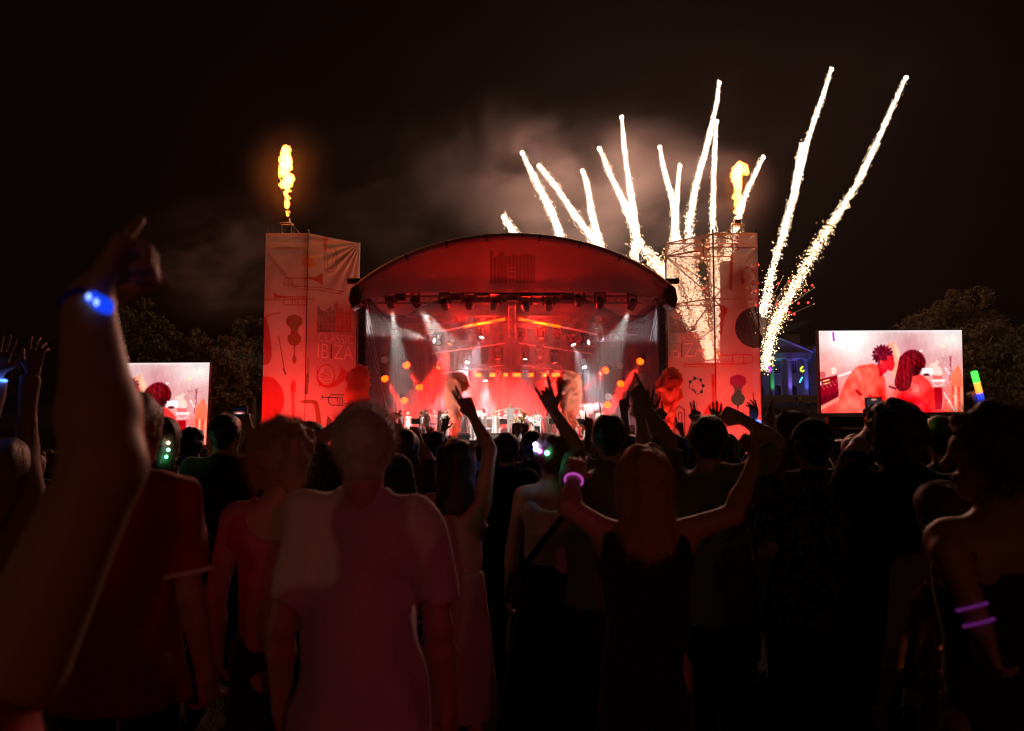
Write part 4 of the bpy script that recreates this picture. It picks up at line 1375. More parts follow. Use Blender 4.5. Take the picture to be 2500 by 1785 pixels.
def screens():
    nu, nv = 330, 190
    Y = 40.0
    c00, c10, c01, c11 = P(2005, 1009, Y), P(2353, 1006, Y), P(1999, 808, Y), P(2348, 806, Y)
    u = np.linspace(0, 1, nu)[:, None, None]
    v = np.linspace(0, 1, nv)[None, :, None]
    A = lambda p: np.array(p)[None, None]
    V = (A(c00) * (1 - u) + A(c10) * u) * (1 - v) + (A(c01) * (1 - u) + A(c11) * u) * v
    V = V.reshape(-1, 3)
    C = screen_image(proj(V))
    cen = np.array((c00 + c10) / 2)
    w = (c10 - c00).length
    h = (c01 - c00).length
    M = emit_attr('screen_glow', 'print', 1.15)
    pic = None
    for side in (1, -1):
        if side > 0:
            base = Vector(cen)
        else:
            r = P(503, 1088, Y)
            base = Vector((r.x - w / 2, Y, r.z))
        gzv = gz(base.x, Y)
        t = thing('led_screen', 'wide video screen on the right showing a couple in red light' if side > 0 else 'video screen on the left half hidden behind the raised fist', 'screen', (base.x, Y, gzv), 0, 'big video screens')
        if pic is None:
            pic = obj('picture', V - cen, grid_faces(nu, nv), M, t, smooth=False)
            set_color(pic, C)
            pp = pic
        else:
            pp = pic.copy()
            COL.objects.link(pp)
            pp.parent = t
        pp.location = (0, 0, base.z - gzv)
        bz = base.z - gzv
        MB().box((0, 0.2, bz + h / 2), (w + 0.10, 0.30, h + 0.10)).build('cabinet', mat('screen_cabinet', (0.02, 0.02, 0.02), 0.5), t)
        # trailer under the screen
        if side > 0:
            MB().box((0, 0.25, bz - 0.45), (w * 0.9, 0.5, 0.5)).build('beam', M_BLACK, t)
            MB().box((0.2, 0.9, bz - 1.35), (w * 0.78, 1.6, 1.1)).build('trailer', mat('trailer_dark', (0.05, 0.045, 0.045), 0.5), t)
            MB().box((-w * 0.41, 0.9, bz - 1.30), (0.7, 1.6, 1.2)).build('trailer_end', mat('trailer_pale', (0.32, 0.31, 0.30), 0.5), t)
            for x in (-1.3, 1.3):
                MB().tube([(x, 0.35, 0.0), (x, 0.35, bz - 0.2)], 0.12, 8).build('mast', M_STEEL, t)
        else:
            for x in (-2.6, 0, 2.6):
                MB().tube([(x, 0.3, -0.05), (x, 0.3, bz + 0.02)], 0.10, 8).build('mast', M_STEEL, t)
        for x in (-w * 0.3, w * 0.32):
            MB().tube([(x, 0.2, bz + h + 0.04), (x + 0.25, 0.2, bz + h + 0.2), (x + 0.5, 0.2, bz + h + 0.16)], 0.02, 5).build('lifting_eye', M_STEEL, t)
        lamp('SPOT', (base.x, Y - 0.2, base.z + h / 2), (1.0, 0.42, 0.38), 260, 1.6, aim=(base.x * 0.3, 5, 1), size=150, blend=1, name='screen_spill')
screens()

# power lines beyond the left screen, crowd fence on the lawn
m = MB()
for k in range(3):
    m.tube([P(470 + 28 * i, 938 + 4 * k + 0.6 * i, 70) for i in range(8)], 0.02, 4)
tag(m.build('cable', M_STEEL), 'three thin cables strung between the left screen and left banner tower', 'cable')
def fence(x0, x1, y, n, label):
    g = gz(x0, y)
    t = thing('rail_fence', label, 'fence', (x0, y, g))
    for k in range(n + 1):
        MB().tube([((x1 - x0) * k / n, 0, 0), ((x1 - x0) * k / n, 0, 1.05)], 0.03, 5).build('post', M_STEEL, t)
    for z in (0.35, 1.0):
        MB().tube([(0, 0, z), (x1 - x0, 0, z)], 0.025, 5).build('rail', M_STEEL, t)
fence(17.5, 32, 56, 8, 'metal rail fence crossing the lawn right of the right banner tower')

# ------------------------------------------------------------------ fireworks: comets of burning sparks
M_SPK = emit('spark_white', (1.0, 0.72, 0.48), 3.2, False)
M_SPG = emit('spark_gold', (1.0, 0.55, 0.22), 3.0, False)
M_CORE = emit('comet_core', (1.0, 0.84, 0.70), 4.0, False)
M_RSTAR = emit('red_star', (1.0, 0.03, 0.02), 4.0, False)
OCT = np.array([(1, 0, 0), (-1, 0, 0), (0, 1, 0), (0, -1, 0), (0, 0, 1), (0, 0, -1)], float)
OCF = np.array([(0, 2, 4), (2, 1, 4), (1, 3, 4), (3, 0, 4), (2, 0, 5), (1, 2, 5), (3, 1, 5), (0, 3, 5)])

def dots(P3, r):
    n = len(P3)
    r = np.broadcast_to(np.asarray(r, float), (n,))
    V = (P3[:, None, :] + OCT[None] * r[:, None, None]).reshape(-1, 3)
    F = (OCF[None] + 6 * np.arange(n)[:, None, None]).reshape(-1, 3)
    return V, F

def cat_rom(pts, n):
    pts = [np.array(p, float) for p in pts]
    pts = [2 * pts[0] - pts[1]] + pts + [2 * pts[-1] - pts[-2]]
    out = []
    for i in range(1, len(pts) - 2):
        p0, p1, p2, p3 = pts[i - 1:i + 3]
        for k in range(n):
            t = k / n
            out.append(0.5 * (2 * p1 + (p2 - p0) * t + (2 * p0 - 5 * p1 + 4 * p2 - p3) * t * t + (3 * p1 - p0 - 3 * p2 + p3) * t ** 3))
    out.append(pts[-2])
    return np.array(out)

FD = 66.0
COMETS = [
    # path in photo pixels from the head back, width px near head and at tail, fraction where the core breaks up, label
    ([(1229, 530), (1245, 552), (1275, 600)], 7, 11, 9, 'short comet at the far left just over the roof'),
    ([(1275, 374), (1300, 425), (1333, 490), (1358, 545), (1380, 620)], 8, 14, 9, 'firework comet, second from left, bending over the roof'),
    ([(1316, 406), (1352, 448), (1400, 520), (1445, 580), (1490, 650)], 8, 14, 9, 'long slanting firework comet, third from left'),
    ([(1422, 418), (1434, 455), (1445, 520), (1462, 590), (1480, 650)], 7, 13, 9, 'firework comet with a short steep trail over the right half of the roof'),
    ([(1463, 363), (1490, 425), (1525, 500), (1560, 590), (1612, 655), (1650, 720)], 8, 15, 0.7, 'firework comet leaning left whose trail breaks into sparks beside the right tower'),
    ([(1518, 287), (1525, 370), (1540, 470), (1552, 560), (1550, 630), (1556, 700)], 8, 14, 0.8, 'tall upright firework comet left of the right tower'),
    ([(1611, 360), (1622, 420), (1643, 490), (1650, 560), (1668, 660), (1705, 780), (1735, 880)], 8, 15, 0.62, 'firework comet leaning left above the inner banner of the right tower'),
    ([(1660, 406), (1655, 450), (1650, 520), (1645, 590), (1640, 680), (1690, 800)], 7, 12, 0.62, 'small firework comet between two taller ones over the right tower'),
    ([(1756, 203), (1748, 260), (1725, 360), (1700, 450), (1682, 560), (1690, 660), (1715, 780), (1740, 880)], 8, 15, 0.66, 'highest firework comet over the right tower'),
    ([(1750, 297), (1745, 360), (1742, 450), (1740, 570), (1746, 690), (1752, 850)], 7, 11, 0.62, 'firework comet with straight vertical trail just under the highest one'),
    ([(1863, 385), (1838, 435), (1812, 500), (1795, 560), (1770, 640), (1755, 730)], 7, 12, 0.6, 'short firework comet right of the tower flame'),
    ([(2030, 170), (2005, 245), (1970, 350), (1945, 450), (1915, 560), (1880, 680), (1865, 770)], 7, 13, 0.80, 'tall firework comet, second from right'),
    ([(1958, 354), (1952, 385), (1945, 430), (1938, 480)], 7, 10, 9, 'firework comet half merged into the side of a taller trail'),
    ([(2212, 190), (2175, 270), (2130, 370), (2080, 470), (2020, 560), (1945, 690), (1890, 800), (1868, 900)], 7, 14, 0.55, 'rightmost firework comet with longest curving trail'),
]
for ci, (pts, w0, w1, brk, lab) in enumerate(COMETS):
    px = cat_rom(pts, 14)
    n = len(px)
    L = np.array([P(a, b, FD) for a, b in px])
    head = L[0]
    t = thing('firework_comet', lab, 'firework', head, 0, 'fan of firework comets')
    s = np.linspace(0, 1, n)
    wid = (w0 * 0.55 + (w1 - w0 * 0.55) * np.minimum(1, s * 1.5) ** 0.8) * (1 + 0.10 * np.sin(s * 23 + ci)) * FD / FPX
    r = np.random.default_rng(100 + ci)
    MB().lathe([(0.02, -0.2), (0.15, -0.13), (0.2, 0), (0.15, 0.13), (0.02, 0.2)], (0, 0, 0), n=10).build('head', M_CORE, t)
    # dense core, ragged tube
    last = min(n, int(n * min(brk, 1.0)))
    fine = np.interp(np.linspace(0, last - 1, last * 5), np.arange(n), np.arange(n))
    C3 = np.stack([np.interp(fine, np.arange(n), L[:, k]) for k in range(3)], 1)
    W3 = np.interp(fine, np.arange(n), wid)
    if brk < 2:
        W3 = W3 * np.clip((1 - fine / (last)) * 3.0, 0.12, 1.0)
    m = 9
    an = np.arange(m) * 2 * math.pi / m
    rag = W3[:, None] * (0.82 + 0.22 * r.standard_normal((len(C3), m)).clip(-1.6, 1.6))
    ring_ = np.stack([np.cos(an), np.sin(an)], 1)
    V = np.zeros((len(C3), m, 3))
    V[:, :, 0] = C3[:, None, 0] + rag * ring_[None, :, 0] * 0.62
    V[:, :, 1] = C3[:, None, 1] + rag * ring_[None, :, 1] * 0.62
    V[:, :, 2] = C3[:, None, 2]
    i = np.arange(len(C3) - 1)[:, None] * m
    k = np.arange(m)[None]
    F = np.stack([i + k, i + (k + 1) % m, i + m + (k + 1) % m, i + m + k], 2).reshape(-1, 4)
    obj('burning_trail', V.reshape(-1, 3) - head, F, M_CORE, t)
    # loose sparks round it
    ns = int(500 + 2600 * np.linalg.norm(np.diff(L, axis=0), axis=1).sum() / 30)
    f = r.random(ns) ** 0.8 * (n - 1)
    c = np.stack([np.interp(f, np.arange(n), L[:, k]) for k in range(3)], 1)
    ww = np.interp(f, np.arange(n), wid)
    a = r.uniform(0, 6.28, ns)
    rad = ww * (0.42 + 0.28 * np.abs(r.standard_normal(ns)))
    loose = np.clip((f / (n - 1) - brk + 0.25) / 0.3, 0, 1) if brk < 2 else np.zeros(ns)
    rad *= 1 + 0.5 * loose * r.random(ns) - 0.5 * loose * (r.random(ns) < 0.5)
    c[:, 0] += rad * np.cos(a)
    c[:, 1] += rad * np.sin(a)
    c[:, 2] += r.normal(0, 0.2, ns)
    sz = r.uniform(0.02, 0.055, ns) * (1 + 0.3 * loose)
    V, F = dots(c - head, sz)
    so = obj('spark_cloud', V, F, M_SPK, t)
    so['kind'] = 'stuff'
    if brk < 0.75:
        g = max(200, ns // 4)
        f = (brk + (1 - brk) * r.random(g)) * (n - 1)
        c = np.stack([np.interp(f, np.arange(n), L[:, k]) for k in range(3)], 1) + r.normal(0, 0.34, (g, 3))
        V, F = dots(c - head, r.uniform(0.025, 0.06, g))
        so = obj('ember_cloud', V, F, M_SPG, t)
        so['kind'] = 'stuff'
    lamp('POINT', Vector(head) + Vector((0, -0.5, 0.3)), (1.0, 0.46, 0.32), 1200, 0.25, name='comet_light')
    if len(pts) > 4:
        mid = L[n // 3]
        lamp('POINT', Vector(mid) + Vector((0, -0.9, 0)), (1.0, 0.46, 0.32), 900, 0.6, name='comet_light')

# a burst of small red stars behind the right tower
def red_burst():
    o = P(1865, 830, FD + 2)
    t = thing('star_burst', 'spray of small red stars on thin smoke trails right of the right tower', 'firework', o)
    r = np.random.default_rng(77)
    m = MB()
    red, gold = [], []
    for i in range(84):
        a = math.radians(r.uniform(-28, 62))
        ln = r.uniform(2.2, 7.5)
        e = Vector((math.sin(a) * ln * 0.8, r.normal(0, 0.6), math.cos(a) * ln))
        mid = e * 0.55 + Vector((-0.25, 0, 0.4))
        if i % 2:
            m.tube([Vector((0, 0, 0)), e * 0.3 + Vector((-0.1, 0, 0.2)), mid, e], 0.012, 4)
        (red if i % 4 == 0 else gold).append(tuple(e))
    m.build('smoke_trail', mat('pale_smoke_trail', (0.35, 0.32, 0.30), 0.9), t)
    for nm, q, mm, s in (('red_star', red, M_RSTAR, 0.12), ('gold_star', gold, M_SPG, 0.04)):
        V, F = dots(np.array(q), s)
        obj(nm, V, F, mm, t)['kind'] = 'stuff'
    # red sparks seen through the banner
    q = [P(x, y, FD) - o for x, y in ((1690, 610), (1697, 617), (1706, 618), (1716, 630), (1705, 638), (1687, 658), (1704, 659), (1706, 675), (1699, 684), (1716, 705), (1693, 700), (1656, 761), (1728, 603), (1721, 680))]
    V, F = dots(np.array([tuple(v) for v in q]), 0.11)
    obj('red_star', V, F, emit('red_star_strong', (1.0, 0.10, 0.05), 22.0, False), t)['kind'] = 'stuff'
red_burst()

# ------------------------------------------------------------------ smoke plumes along the stage front
M_SMK = volume('light_tinted_smoke', (0.88, 0.33, 0.22), 12.0)  # the orange light on the plumes is put into the smoke colour
def plume(blobs, label, Y=45.3, material=M_SMK, seed=1, base=True):
    S = Sdf()
    prev = None
    r = np.random.default_rng(seed)
    k = Y / FPX
    for (x, y, rr) in blobs:
        p = P(x, y, Y)
        c = np.array([p.x, Y + r.normal(0, 0.08), p.z])
        R = rr * k
        if prev is not None:
            S.rc(prev[0], c, prev[1] * 0.92, R * 0.92, k=0.15)
        if R > 0.3:
            for q in range(15):
                d = r.normal(size=3)
                d /= np.linalg.norm(d)
                S.ball(c + d * R * 0.82, R * r.uniform(0.22, 0.42), k=0.03)
        prev = (c, R)
    S.folds(0.055, 9, 6, seed=seed, zs=1).folds(0.045, 21, 6, seed=seed + 9, zs=1).folds(0.02, 48, 6, seed=seed + 5, zs=1)
    V, F = S.mesh(0.036)
    p = P(blobs[0][0], blobs[0][1], Y)
    o = obj('smoke_plume', V - np.array(p), F, material, None, smooth=True, loc=p)
    tag(o, label, 'smoke', 'smoke jets along the stage front')
plume([(862, 1075, 4), (868, 1040, 12), (872, 1000, 24), (873, 965, 27), (874, 940, 28), (872, 925, 25), (880, 918, 24)], 'leftmost orange smoke puff overlapping the left banner tower', seed=21)
plume([(1111, 1082, 4), (1112, 1050, 10), (1110, 1015, 15), (1106, 985, 18), (1104, 958, 19), (1112, 940, 23), (1126, 935, 20), (1115, 928, 20)], 'brownish orange smoke plume left of the conductor with curled head', seed=22)
plume([(1393, 1068, 5), (1392, 1035, 14), (1390, 1000, 21), (1390, 968, 26), (1390, 942, 29), (1393, 930, 25)], 'red-lit smoke plume right of the conductor', seed=23)
plume([(1618, 1075, 5), (1625, 1040, 14), (1632, 1000, 19), (1636, 968, 26), (1634, 938, 30), (1640, 922, 24)], 'rightmost orange smoke puff overlapping the right banner tower', seed=24)
plume([(1408, 1010, 13), (1422, 1000, 14), (1440, 998, 12), (1455, 995, 10), (1466, 992, 8)], 'white smoke cloud over the keyboards at the right of the stage', Y=52.5, material=volume('white_smoke', (0.96, 0.95, 0.96), 2.2), seed=25)

# drifting smoke in the sky over the stage and right of the left tower
def drift(px, py, Y, sx, sy, sz, label, dens, seed, scale=(2.2, 2.2, 2.6)):
    S = Sdf().ball((0, 0, 0), 0.98)
    V, F = S.mesh(0.12)
    o = obj('drifting_smoke', V, F, volume('drift_%d' % seed, (0.95, 0.92, 0.90), dens, noise=dict(scale=scale, lo=0.44 if seed < 5 else 0.30, hi=0.72 if seed < 5 else 0.70, detail=4, dist=0.8)), None)
    o.location = P(px, py, Y)
    o.scale = (sx, sy, sz)
    o.rotation_euler = (0, 0, 0)
    tag(o, label, 'smoke', kind='stuff')
drift(1010, 500, 61, 13, 3.2, 8.0, 'faint drifting smoke above the left half of the stage roof', 0.020, 1)
drift(1180, 400, 64, 9, 3.0, 7.5, 'thin tall wisps of smoke left of the fireworks', 0.022, 2, (2.6, 2.0, 1.6))
drift(1480, 480, 70, 16, 3.0, 9.0, 'brown lit smoke behind the fireworks', 0.20, 3, (1.8, 1.8, 1.8))
drift(560, 640, 60, 9, 3.0, 6.0, 'reddish smoke drifting left of the left banner tower', 0.09, 4)

drift(700, 420, 47.2, 3.4, 1.5, 4.2, 'added thin haze glowing round the left flame jet', 0.022, 5, (1.6, 1.6, 1.3))  # haze put in to carry the orange halo of the flame
drift(1805, 460, 47.2, 3.0, 1.5, 3.6, 'added thin haze glowing round the right flame jet', 0.022, 6, (1.6, 1.6, 1.3))  # same added halo haze for the right flame

# stage haze fills the stage house, thin night haze fills the field
hz = MB().box((0, 52.2, 5.2), (16.2, 11.8, 7.9)).build('haze', volume('stage_haze', (0.95, 0.95, 0.97), 0.023))
tag(hz, 'hazy air inside the stage catching the light beams', 'haze', kind='stuff')
hz = MB().box((0, 135, 22), (330, 344, 52)).build('haze', volume('night_haze', (0.95, 0.93, 0.92), 0.00020))
tag(hz, 'thin smoky night air over the whole field', 'haze', kind='stuff')

# unseen spots added far behind the camera for the conductor and the crowd's backs
lamp('SPOT', (1.5, -24, 7.5), (1.0, 0.93, 0.84), 170000, 0.12, aim=(0.0, 47.2, 2.2), size=3.2, blend=0.6, name='added_conductor_spot')  # added to whiten the conductor, whom the plumes shade from the keys
lamp('SPOT', (9, -24, 6.0), (1.0, 0.04, 0.15), 1150, 0.5, aim=(-0.12, 2.7, 1.15), size=4.2, blend=0.5, name='unseen_rear_red')
lamp('SPOT', (-3, -24, 6.0), (1.0, 0.03, 0.02), 800, 0.8, aim=(-1.2, 2.7, 1.15), size=2.2, blend=0.6, name='unseen_rear_red')  # added to redden the man in the polo shirt
lamp('SPOT', (-8, -22, 5.0), (1.0, 0.50, 0.16), 480, 0.3, aim=(-0.60, 2.6, 1.45), size=2.4, blend=0.3, name='unseen_rear_amber')
lamp('SPOT', (6, -24, 6.0), (1.0, 0.28, 0.10), 420, 0.6, aim=(1.42, 2.25, 1.25), size=2.4, blend=0.6, name='unseen_rear_amber')  # added to lift the curly haired woman's back
lamp('SPOT', (4, -26, 7.0), (1.0, 0.34, 0.14), 240, 0.5, aim=(1.8, 5.0, 0.9), size=22, blend=1.0, name='unseen_rear_amber')  # wide dim fill added for the middle of the crowd

# ------------------------------------------------------------------ people
SKIN = [mat('skin_fair', (0.52, 0.33, 0.25), 0.5, spec=0.4), mat('skin_tan', (0.38, 0.22, 0.15), 0.5, spec=0.4), mat('skin_brown', (0.20, 0.11, 0.07), 0.5, spec=0.4)]
def hairmat(key, col):
    return mat('hair_' + key, col, 0.42, bump=0.4, bscale=90, spec=0.6, sheen=0.7)
HAIR = dict(grey=hairmat('grey', (0.55, 0.50, 0.45)), blond=hairmat('blond', (0.42, 0.27, 0.12)), brown=hairmat('brown', (0.07, 0.035, 0.018)), black=hairmat('black', (0.012, 0.010, 0.010)), auburn=hairmat('auburn', (0.13, 0.045, 0.02)))
CLOTH = {}
def cloth(col, rough=0.85, key=None):
    k = key or 'cloth_%d_%d_%d' % tuple(int(c * 1000) for c in col)
    return mat(k, col, rough, bump=0.25, bscale=60, var=0.12, spec=0.25, sheen=0.4)

def patterned(key, a, b, scale=9.0, kind='swirl'):
    if key in MATS:
        return MATS[key]
    m = mat(key, a, 0.8)
    nt = m.node_tree
    tc = nt.nodes.new('ShaderNodeTexCoord')
    if kind == 'stripe':
        w = nt.nodes.new('ShaderNodeTexWave')
        w.bands_direction = 'Z'
        w.inputs['Scale'].default_value = scale
        fac = w.outputs['Fac']
        nt.links.new(tc.outputs['Object'], w.inputs['Vector'])
    else:
        w = nt.nodes.new('ShaderNodeTexNoise')
        w.inputs['Scale'].default_value = scale
        w.inputs['Detail'].default_value = 1.5
        w.inputs['Distortion'].default_value = 2.2
        fac = w.outputs[0]
        nt.links.new(tc.outputs['Object'], w.inputs['Vector'])
    r = nt.nodes.new('ShaderNodeValToRGB')
    r.color_ramp.elements[0].position = 0.50
    r.color_ramp.elements[1].position = 0.54
    r.color_ramp.elements[0].color = (*a, 1)
    r.color_ramp.elements[1].color = (*b, 1)
    nt.links.new(fac, r.inputs[0])
    nt.links.new(r.outputs[0], nt.nodes['Principled BSDF'].inputs['Base Color'])
    return m

def sequin(key, col):
    if key in MATS:
        return MATS[key]
    m = mat(key, col, 0.22, 0.9)
    nt = m.node_tree
    tc = nt.nodes.new('ShaderNodeTexCoord')
    v = nt.nodes.new('ShaderNodeTexVoronoi')
    v.inputs['Scale'].default_value = 110
    nt.links.new(tc.outputs['Object'], v.inputs['Vector'])
    b = nt.nodes.new('ShaderNodeBump')
    b.inputs['Strength'].default_value = 1.0
    b.inputs['Distance'].default_value = 0.02
    nt.links.new(v.outputs['Color'], b.inputs['Height'])
    nt.links.new(b.outputs[0], nt.nodes['Principled BSDF'].inputs['Normal'])
    return m

RES = {'near': dict(body=.012, head=.0075, hand=.0055, cloth=.0125, hair=.009),
       'mid': dict(body=.019, head=.0105, hand=.0075, cloth=.019, hair=.013),
       'far': dict(body=.027, head=.015, hand=.0125, cloth=.026, hair=.019)}

def hand_sdf(S, w, u, n, side, curl, spread, h, k=1.0, fore=None):
    u = np.array(u, float); u /= np.linalg.norm(u)
    n = np.array(n, float); n -= u * (n @ u); n /= np.linalg.norm(n)
    ts = np.cross(n, u) * (-1 if side > 0 else 1)
    w = np.array(w, float)
    rmin = 0.95 * h
    if fore is not None:
        S.rc(w - fore * 0.07 * k, w + u * 0.012, 0.029 * k, 0.026 * k, k=0.02)
    offs = [0.030, 0.010, -0.010, -0.028]
    lens = [0.074, 0.083, 0.077, 0.060]
    for i in range(4):
        kn = w + (u * (0.092 - 0.006 * abs(i - 1)) + ts * offs[i]) * k
        S.rc(w + ts * offs[i] * 0.55 * k + u * 0.01, kn, max(0.015 * k, rmin), max(0.0125 * k, rmin), k=0.012)
        sp = spread * (1.5 - i) / 1.5
        d0 = u * math.cos(sp) + ts * math.sin(sp)
        a, p = 0.0, kn
        for j, f in enumerate((0.45, 0.31, 0.24)):
            a += curl[i + 1] * math.radians(80 if j < 2 else 60)
            d = d0 * math.cos(a) + n * math.sin(a)
            q = p + d * lens[i] * f * 1.08 * k
            S.rc(p, q, max((0.0095 - 0.0008 * j) * k, rmin), max((0.0088 - 0.0008 * j) * k, rmin), k=0.004)
            p = q
    b = w + (u * 0.028 + ts * 0.026) * k
    c = curl[0]
    d1 = u * 0.55 + ts * (0.80 - 0.5 * c) + n * (0.15 + 0.5 * c)
    d1 /= np.linalg.norm(d1)
    d2 = u * (0.75 - 0.2 * c) + ts * (0.45 - 1.2 * c) + n * (0.15 + 0.55 * c)
    d2 /= np.linalg.norm(d2)
    m1 = b + d1 * 0.042 * k
    m2 = m1 + d2 * 0.032 * k
    m3 = m2 + d2 * 0.026 * k
    S.rc(b, m1, max(0.016 * k, rmin), max(0.0115 * k, rmin), k=0.012)
    S.rc(m1, m2, max(0.0108 * k, rmin), max(0.0098 * k, rmin), k=0.004)
    S.rc(m2, m3, max(0.0098 * k, rmin), max(0.0082 * k, rmin), k=0.004)

HANDS = dict(open=([0, 0.05, 0.03, 0.05, 0.08], 0.22), relax=([0.4, 0.35, 0.42, 0.48, 0.5], 0.02), fist=([0.9, 1, 1, 1, 1], 0.0),
             point=([0.7, 0.04, 0.95, 1, 1], 0.0), horns=([0.05, 0.03, 0.55, 0.55, 0.05], 0.16), vee=([0.8, 0.03, 0.05, 0.95, 1.0], 0.16),
             grip=([0.45, 0.55, 0.6, 0.62, 0.65], 0.0), loose=([0.2, 0.12, 0.25, 0.35, 0.4], 0.1), call=([0, 0.9, 0.95, 0.95, 0.05], 0.2), gun=([0, 0.05, 0.9, 1, 1], 0.0))

def person(label, px=None, top=None, d=None, base=None, H=None, rot=0.0, res='mid', skin=0, hair='short', hcol='brown', topc=(0.02, 0.02, 0.02), tk='tee', botc=(0.02, 0.02, 0.025), bk='trousers',
           b=1.0, L=None, R=None, lh='relax', rh='relax', lhd=None, rhd=None, yaw=0.0, nod=0.0, group=None, hscale=1.0, armk=1.0, name='person', seated=False, shoes=True, fuzz=0, lean=0.0, topm=None, botm=None, face=False, legs=None):
    """L / R: arm as (elbow, wrist); each a photo pixel with depth offset (px, py, dy), or ('off', dx, dy, dz) from the shoulder"""
    if base is None:
        tp = P(px, top, d)
        g = gz(tp.x, d)
        base = Vector((tp.x, d, g))
        H = tp.z - g - 0.012
    k = H / 1.75
    h = RES[res]
    t = thing(name, label, 'person', base, rot, group)
    A = lambda x, y, z: np.array((x, y, z), float) * k
    inv = Matrix.Rotation(-rot, 3, 'Z')
    def loc(w):
        return np.array(inv @ (Vector(w) - Vector(base)))
    hipz = 0.92 if not seated else 0.52
    dz = hipz - 0.92
    nz = dz
    ly = lambda z: lean * max(0.0, z - 0.92)     # torso lean forward
    T = lambda x, y, z: A(x, y + ly(z), z + dz)
    # limbs
    arms = {}
    for sgn, spec in ((-1, L), (1, R)):
        S0 = T(0.178 * sgn * b, 0, 1.415)
        if spec is None:
            E, Wr = S0 + A(0.055 * sgn, -0.025, -0.285), S0 + A(0.075 * sgn, 0.055, -0.54)
        else:
            out = []
            for q in spec:
                if q[0] == 'off':
                    out.append(S0 + np.array([q[1] * 1.0, q[2], q[3]]) * k)
                else:
                    out.append(loc(P(q[0], q[1], base[1] + q[2])))
            E, Wr = out
        up = E - S0
        if spec is not None and up[2] > 0.0:
            S0 = S0 + A(-0.012 * sgn, 0, 0.03)
        arms[sgn] = (S0, E, Wr)
    if legs is None:
        if seated:
            legs = {s: (A(0.095 * s, 0, hipz), A(0.15 * s, 0.42, 0.50), A(0.15 * s, 0.40, 0.085), A(0.16 * s, 0.56, 0.04)) for s in (-1, 1)}
        else:
            legs = {s: (A(0.085 * s, 0, hipz), A(0.105 * s, 0.02, 0.49), A(0.11 * s, -0.02, 0.085), A(0.135 * s, 0.14, 0.035)) for s in (-1, 1)}
    C = T(0, 0.018, 1.640)
    cy_, sy_ = math.cos(yaw), math.sin(yaw)
    cn, sn = math.cos(nod), math.sin(nod)
    def hd(x, y, z):
        y2, z2 = y * cn + z * sn, -y * sn + z * cn
        return C + np.array([x * cy_ - y2 * sy_, x * sy_ + y2 * cy_, z2]) * k
    def hn(x, y, z):
        y2, z2 = y * cn + z * sn, -y * sn + z * cn
        return np.array([x * cy_ - y2 * sy_, x * sy_ + y2 * cy_, z2])
    fl = (1, 0.64, 1)
    # body: trunk, limbs
    S = Sdf()
    S.rc(T(0, 0, 0.93), T(0, 0, 1.08), 0.155 * k * b, 0.132 * k * b, 0.05, fl)
    S.rc(T(0, 0, 1.08), T(0, 0, 1.31), 0.132 * k * b, 0.150 * k * b, 0.05, fl)
    S.rc(T(-0.10 * b, 0, 1.37), T(0.10 * b, 0, 1.37), 0.085 * k, None, 0.05, (1, 0.95, 1))
    S.rc(T(-0.15 * b, -0.005, 1.425), T(0.15 * b, -0.005, 1.425), 0.052 * k, None, 0.05)
    S.rc(T(0, -0.012, 1.42), T(0, -0.005, 1.52), 0.080 * k, 0.056 * k, 0.05)
    for sgn in (-1, 1):
        S0, E, Wr = arms[sgn]
        ka = k * armk
        S.rc(S0, E, 0.050 * ka, 0.039 * ka, 0.03)
        m1 = E + (Wr - E) * 0.3
        S.rc(E, m1, 0.039 * ka, 0.040 * ka, 0.02)
        S.rc(m1, Wr, 0.040 * ka, 0.027 * ka, 0.02)
        hp, kn, an, to = legs[sgn]
        S.rc(hp, kn, 0.085 * k, 0.055 * k, 0.04)
        S.rc(kn, kn + (an - kn) * 0.35, 0.055 * k, 0.056 * k, 0.02)
        S.rc(kn + (an - kn) * 0.35, an, 0.056 * k, 0.036 * k, 0.02)
        S.rc(an - A(0, 0.03, 0.045), to, 0.036 * k, 0.028 * k, 0.02)
    V, F = S.mesh(h['body'])
    parts = [(V, F)]
    # head and neck
    S = Sdf()
    S.ball(hd(0, -0.028, 0.022), 0.083 * k, 0.03).ball(hd(0, 0.022, 0.026), 0.078 * k, 0.03)
    S.rc(hd(-0.028, 0.03, -0.03), hd(-0.012, 0.062, -0.092), 0.046 * k, 0.026 * k, 0.03)
    S.rc(hd(0.028, 0.03, -0.03), hd(0.012, 0.062, -0.092), 0.046 * k, 0.026 * k, 0.03)
    S.rc(hd(-0.03, 0.082, 0.022), hd(0.03, 0.082, 0.022), 0.019 * k, None, 0.02)
    S.rc(hd(0, 0.096, 0.008), hd(0, 0.117, -0.028), 0.010 * k, 0.015 * k, 0.012)
    S.rc(hd(-0.016, 0.088, -0.060), hd(0.016, 0.088, -0.060), 0.013 * k, None, 0.008)
    for s in (-1, 1):
        S.rc(hd(0.080 * s, -0.012, 0.010), hd(0.076 * s, -0.004, -0.028), 0.015 * k, 0.010 * k, 0.008)
        S.sub.append((hd(0.034 * s, 0.112, 0.000), 0.019 * k, (1, 1, 1)))
    S.rc(hd(0, -0.018, -0.05), T(0, -0.008, 1.475), 0.056 * k, 0.062 * k, 0.03)
    parts.append(S.mesh(h['head']))
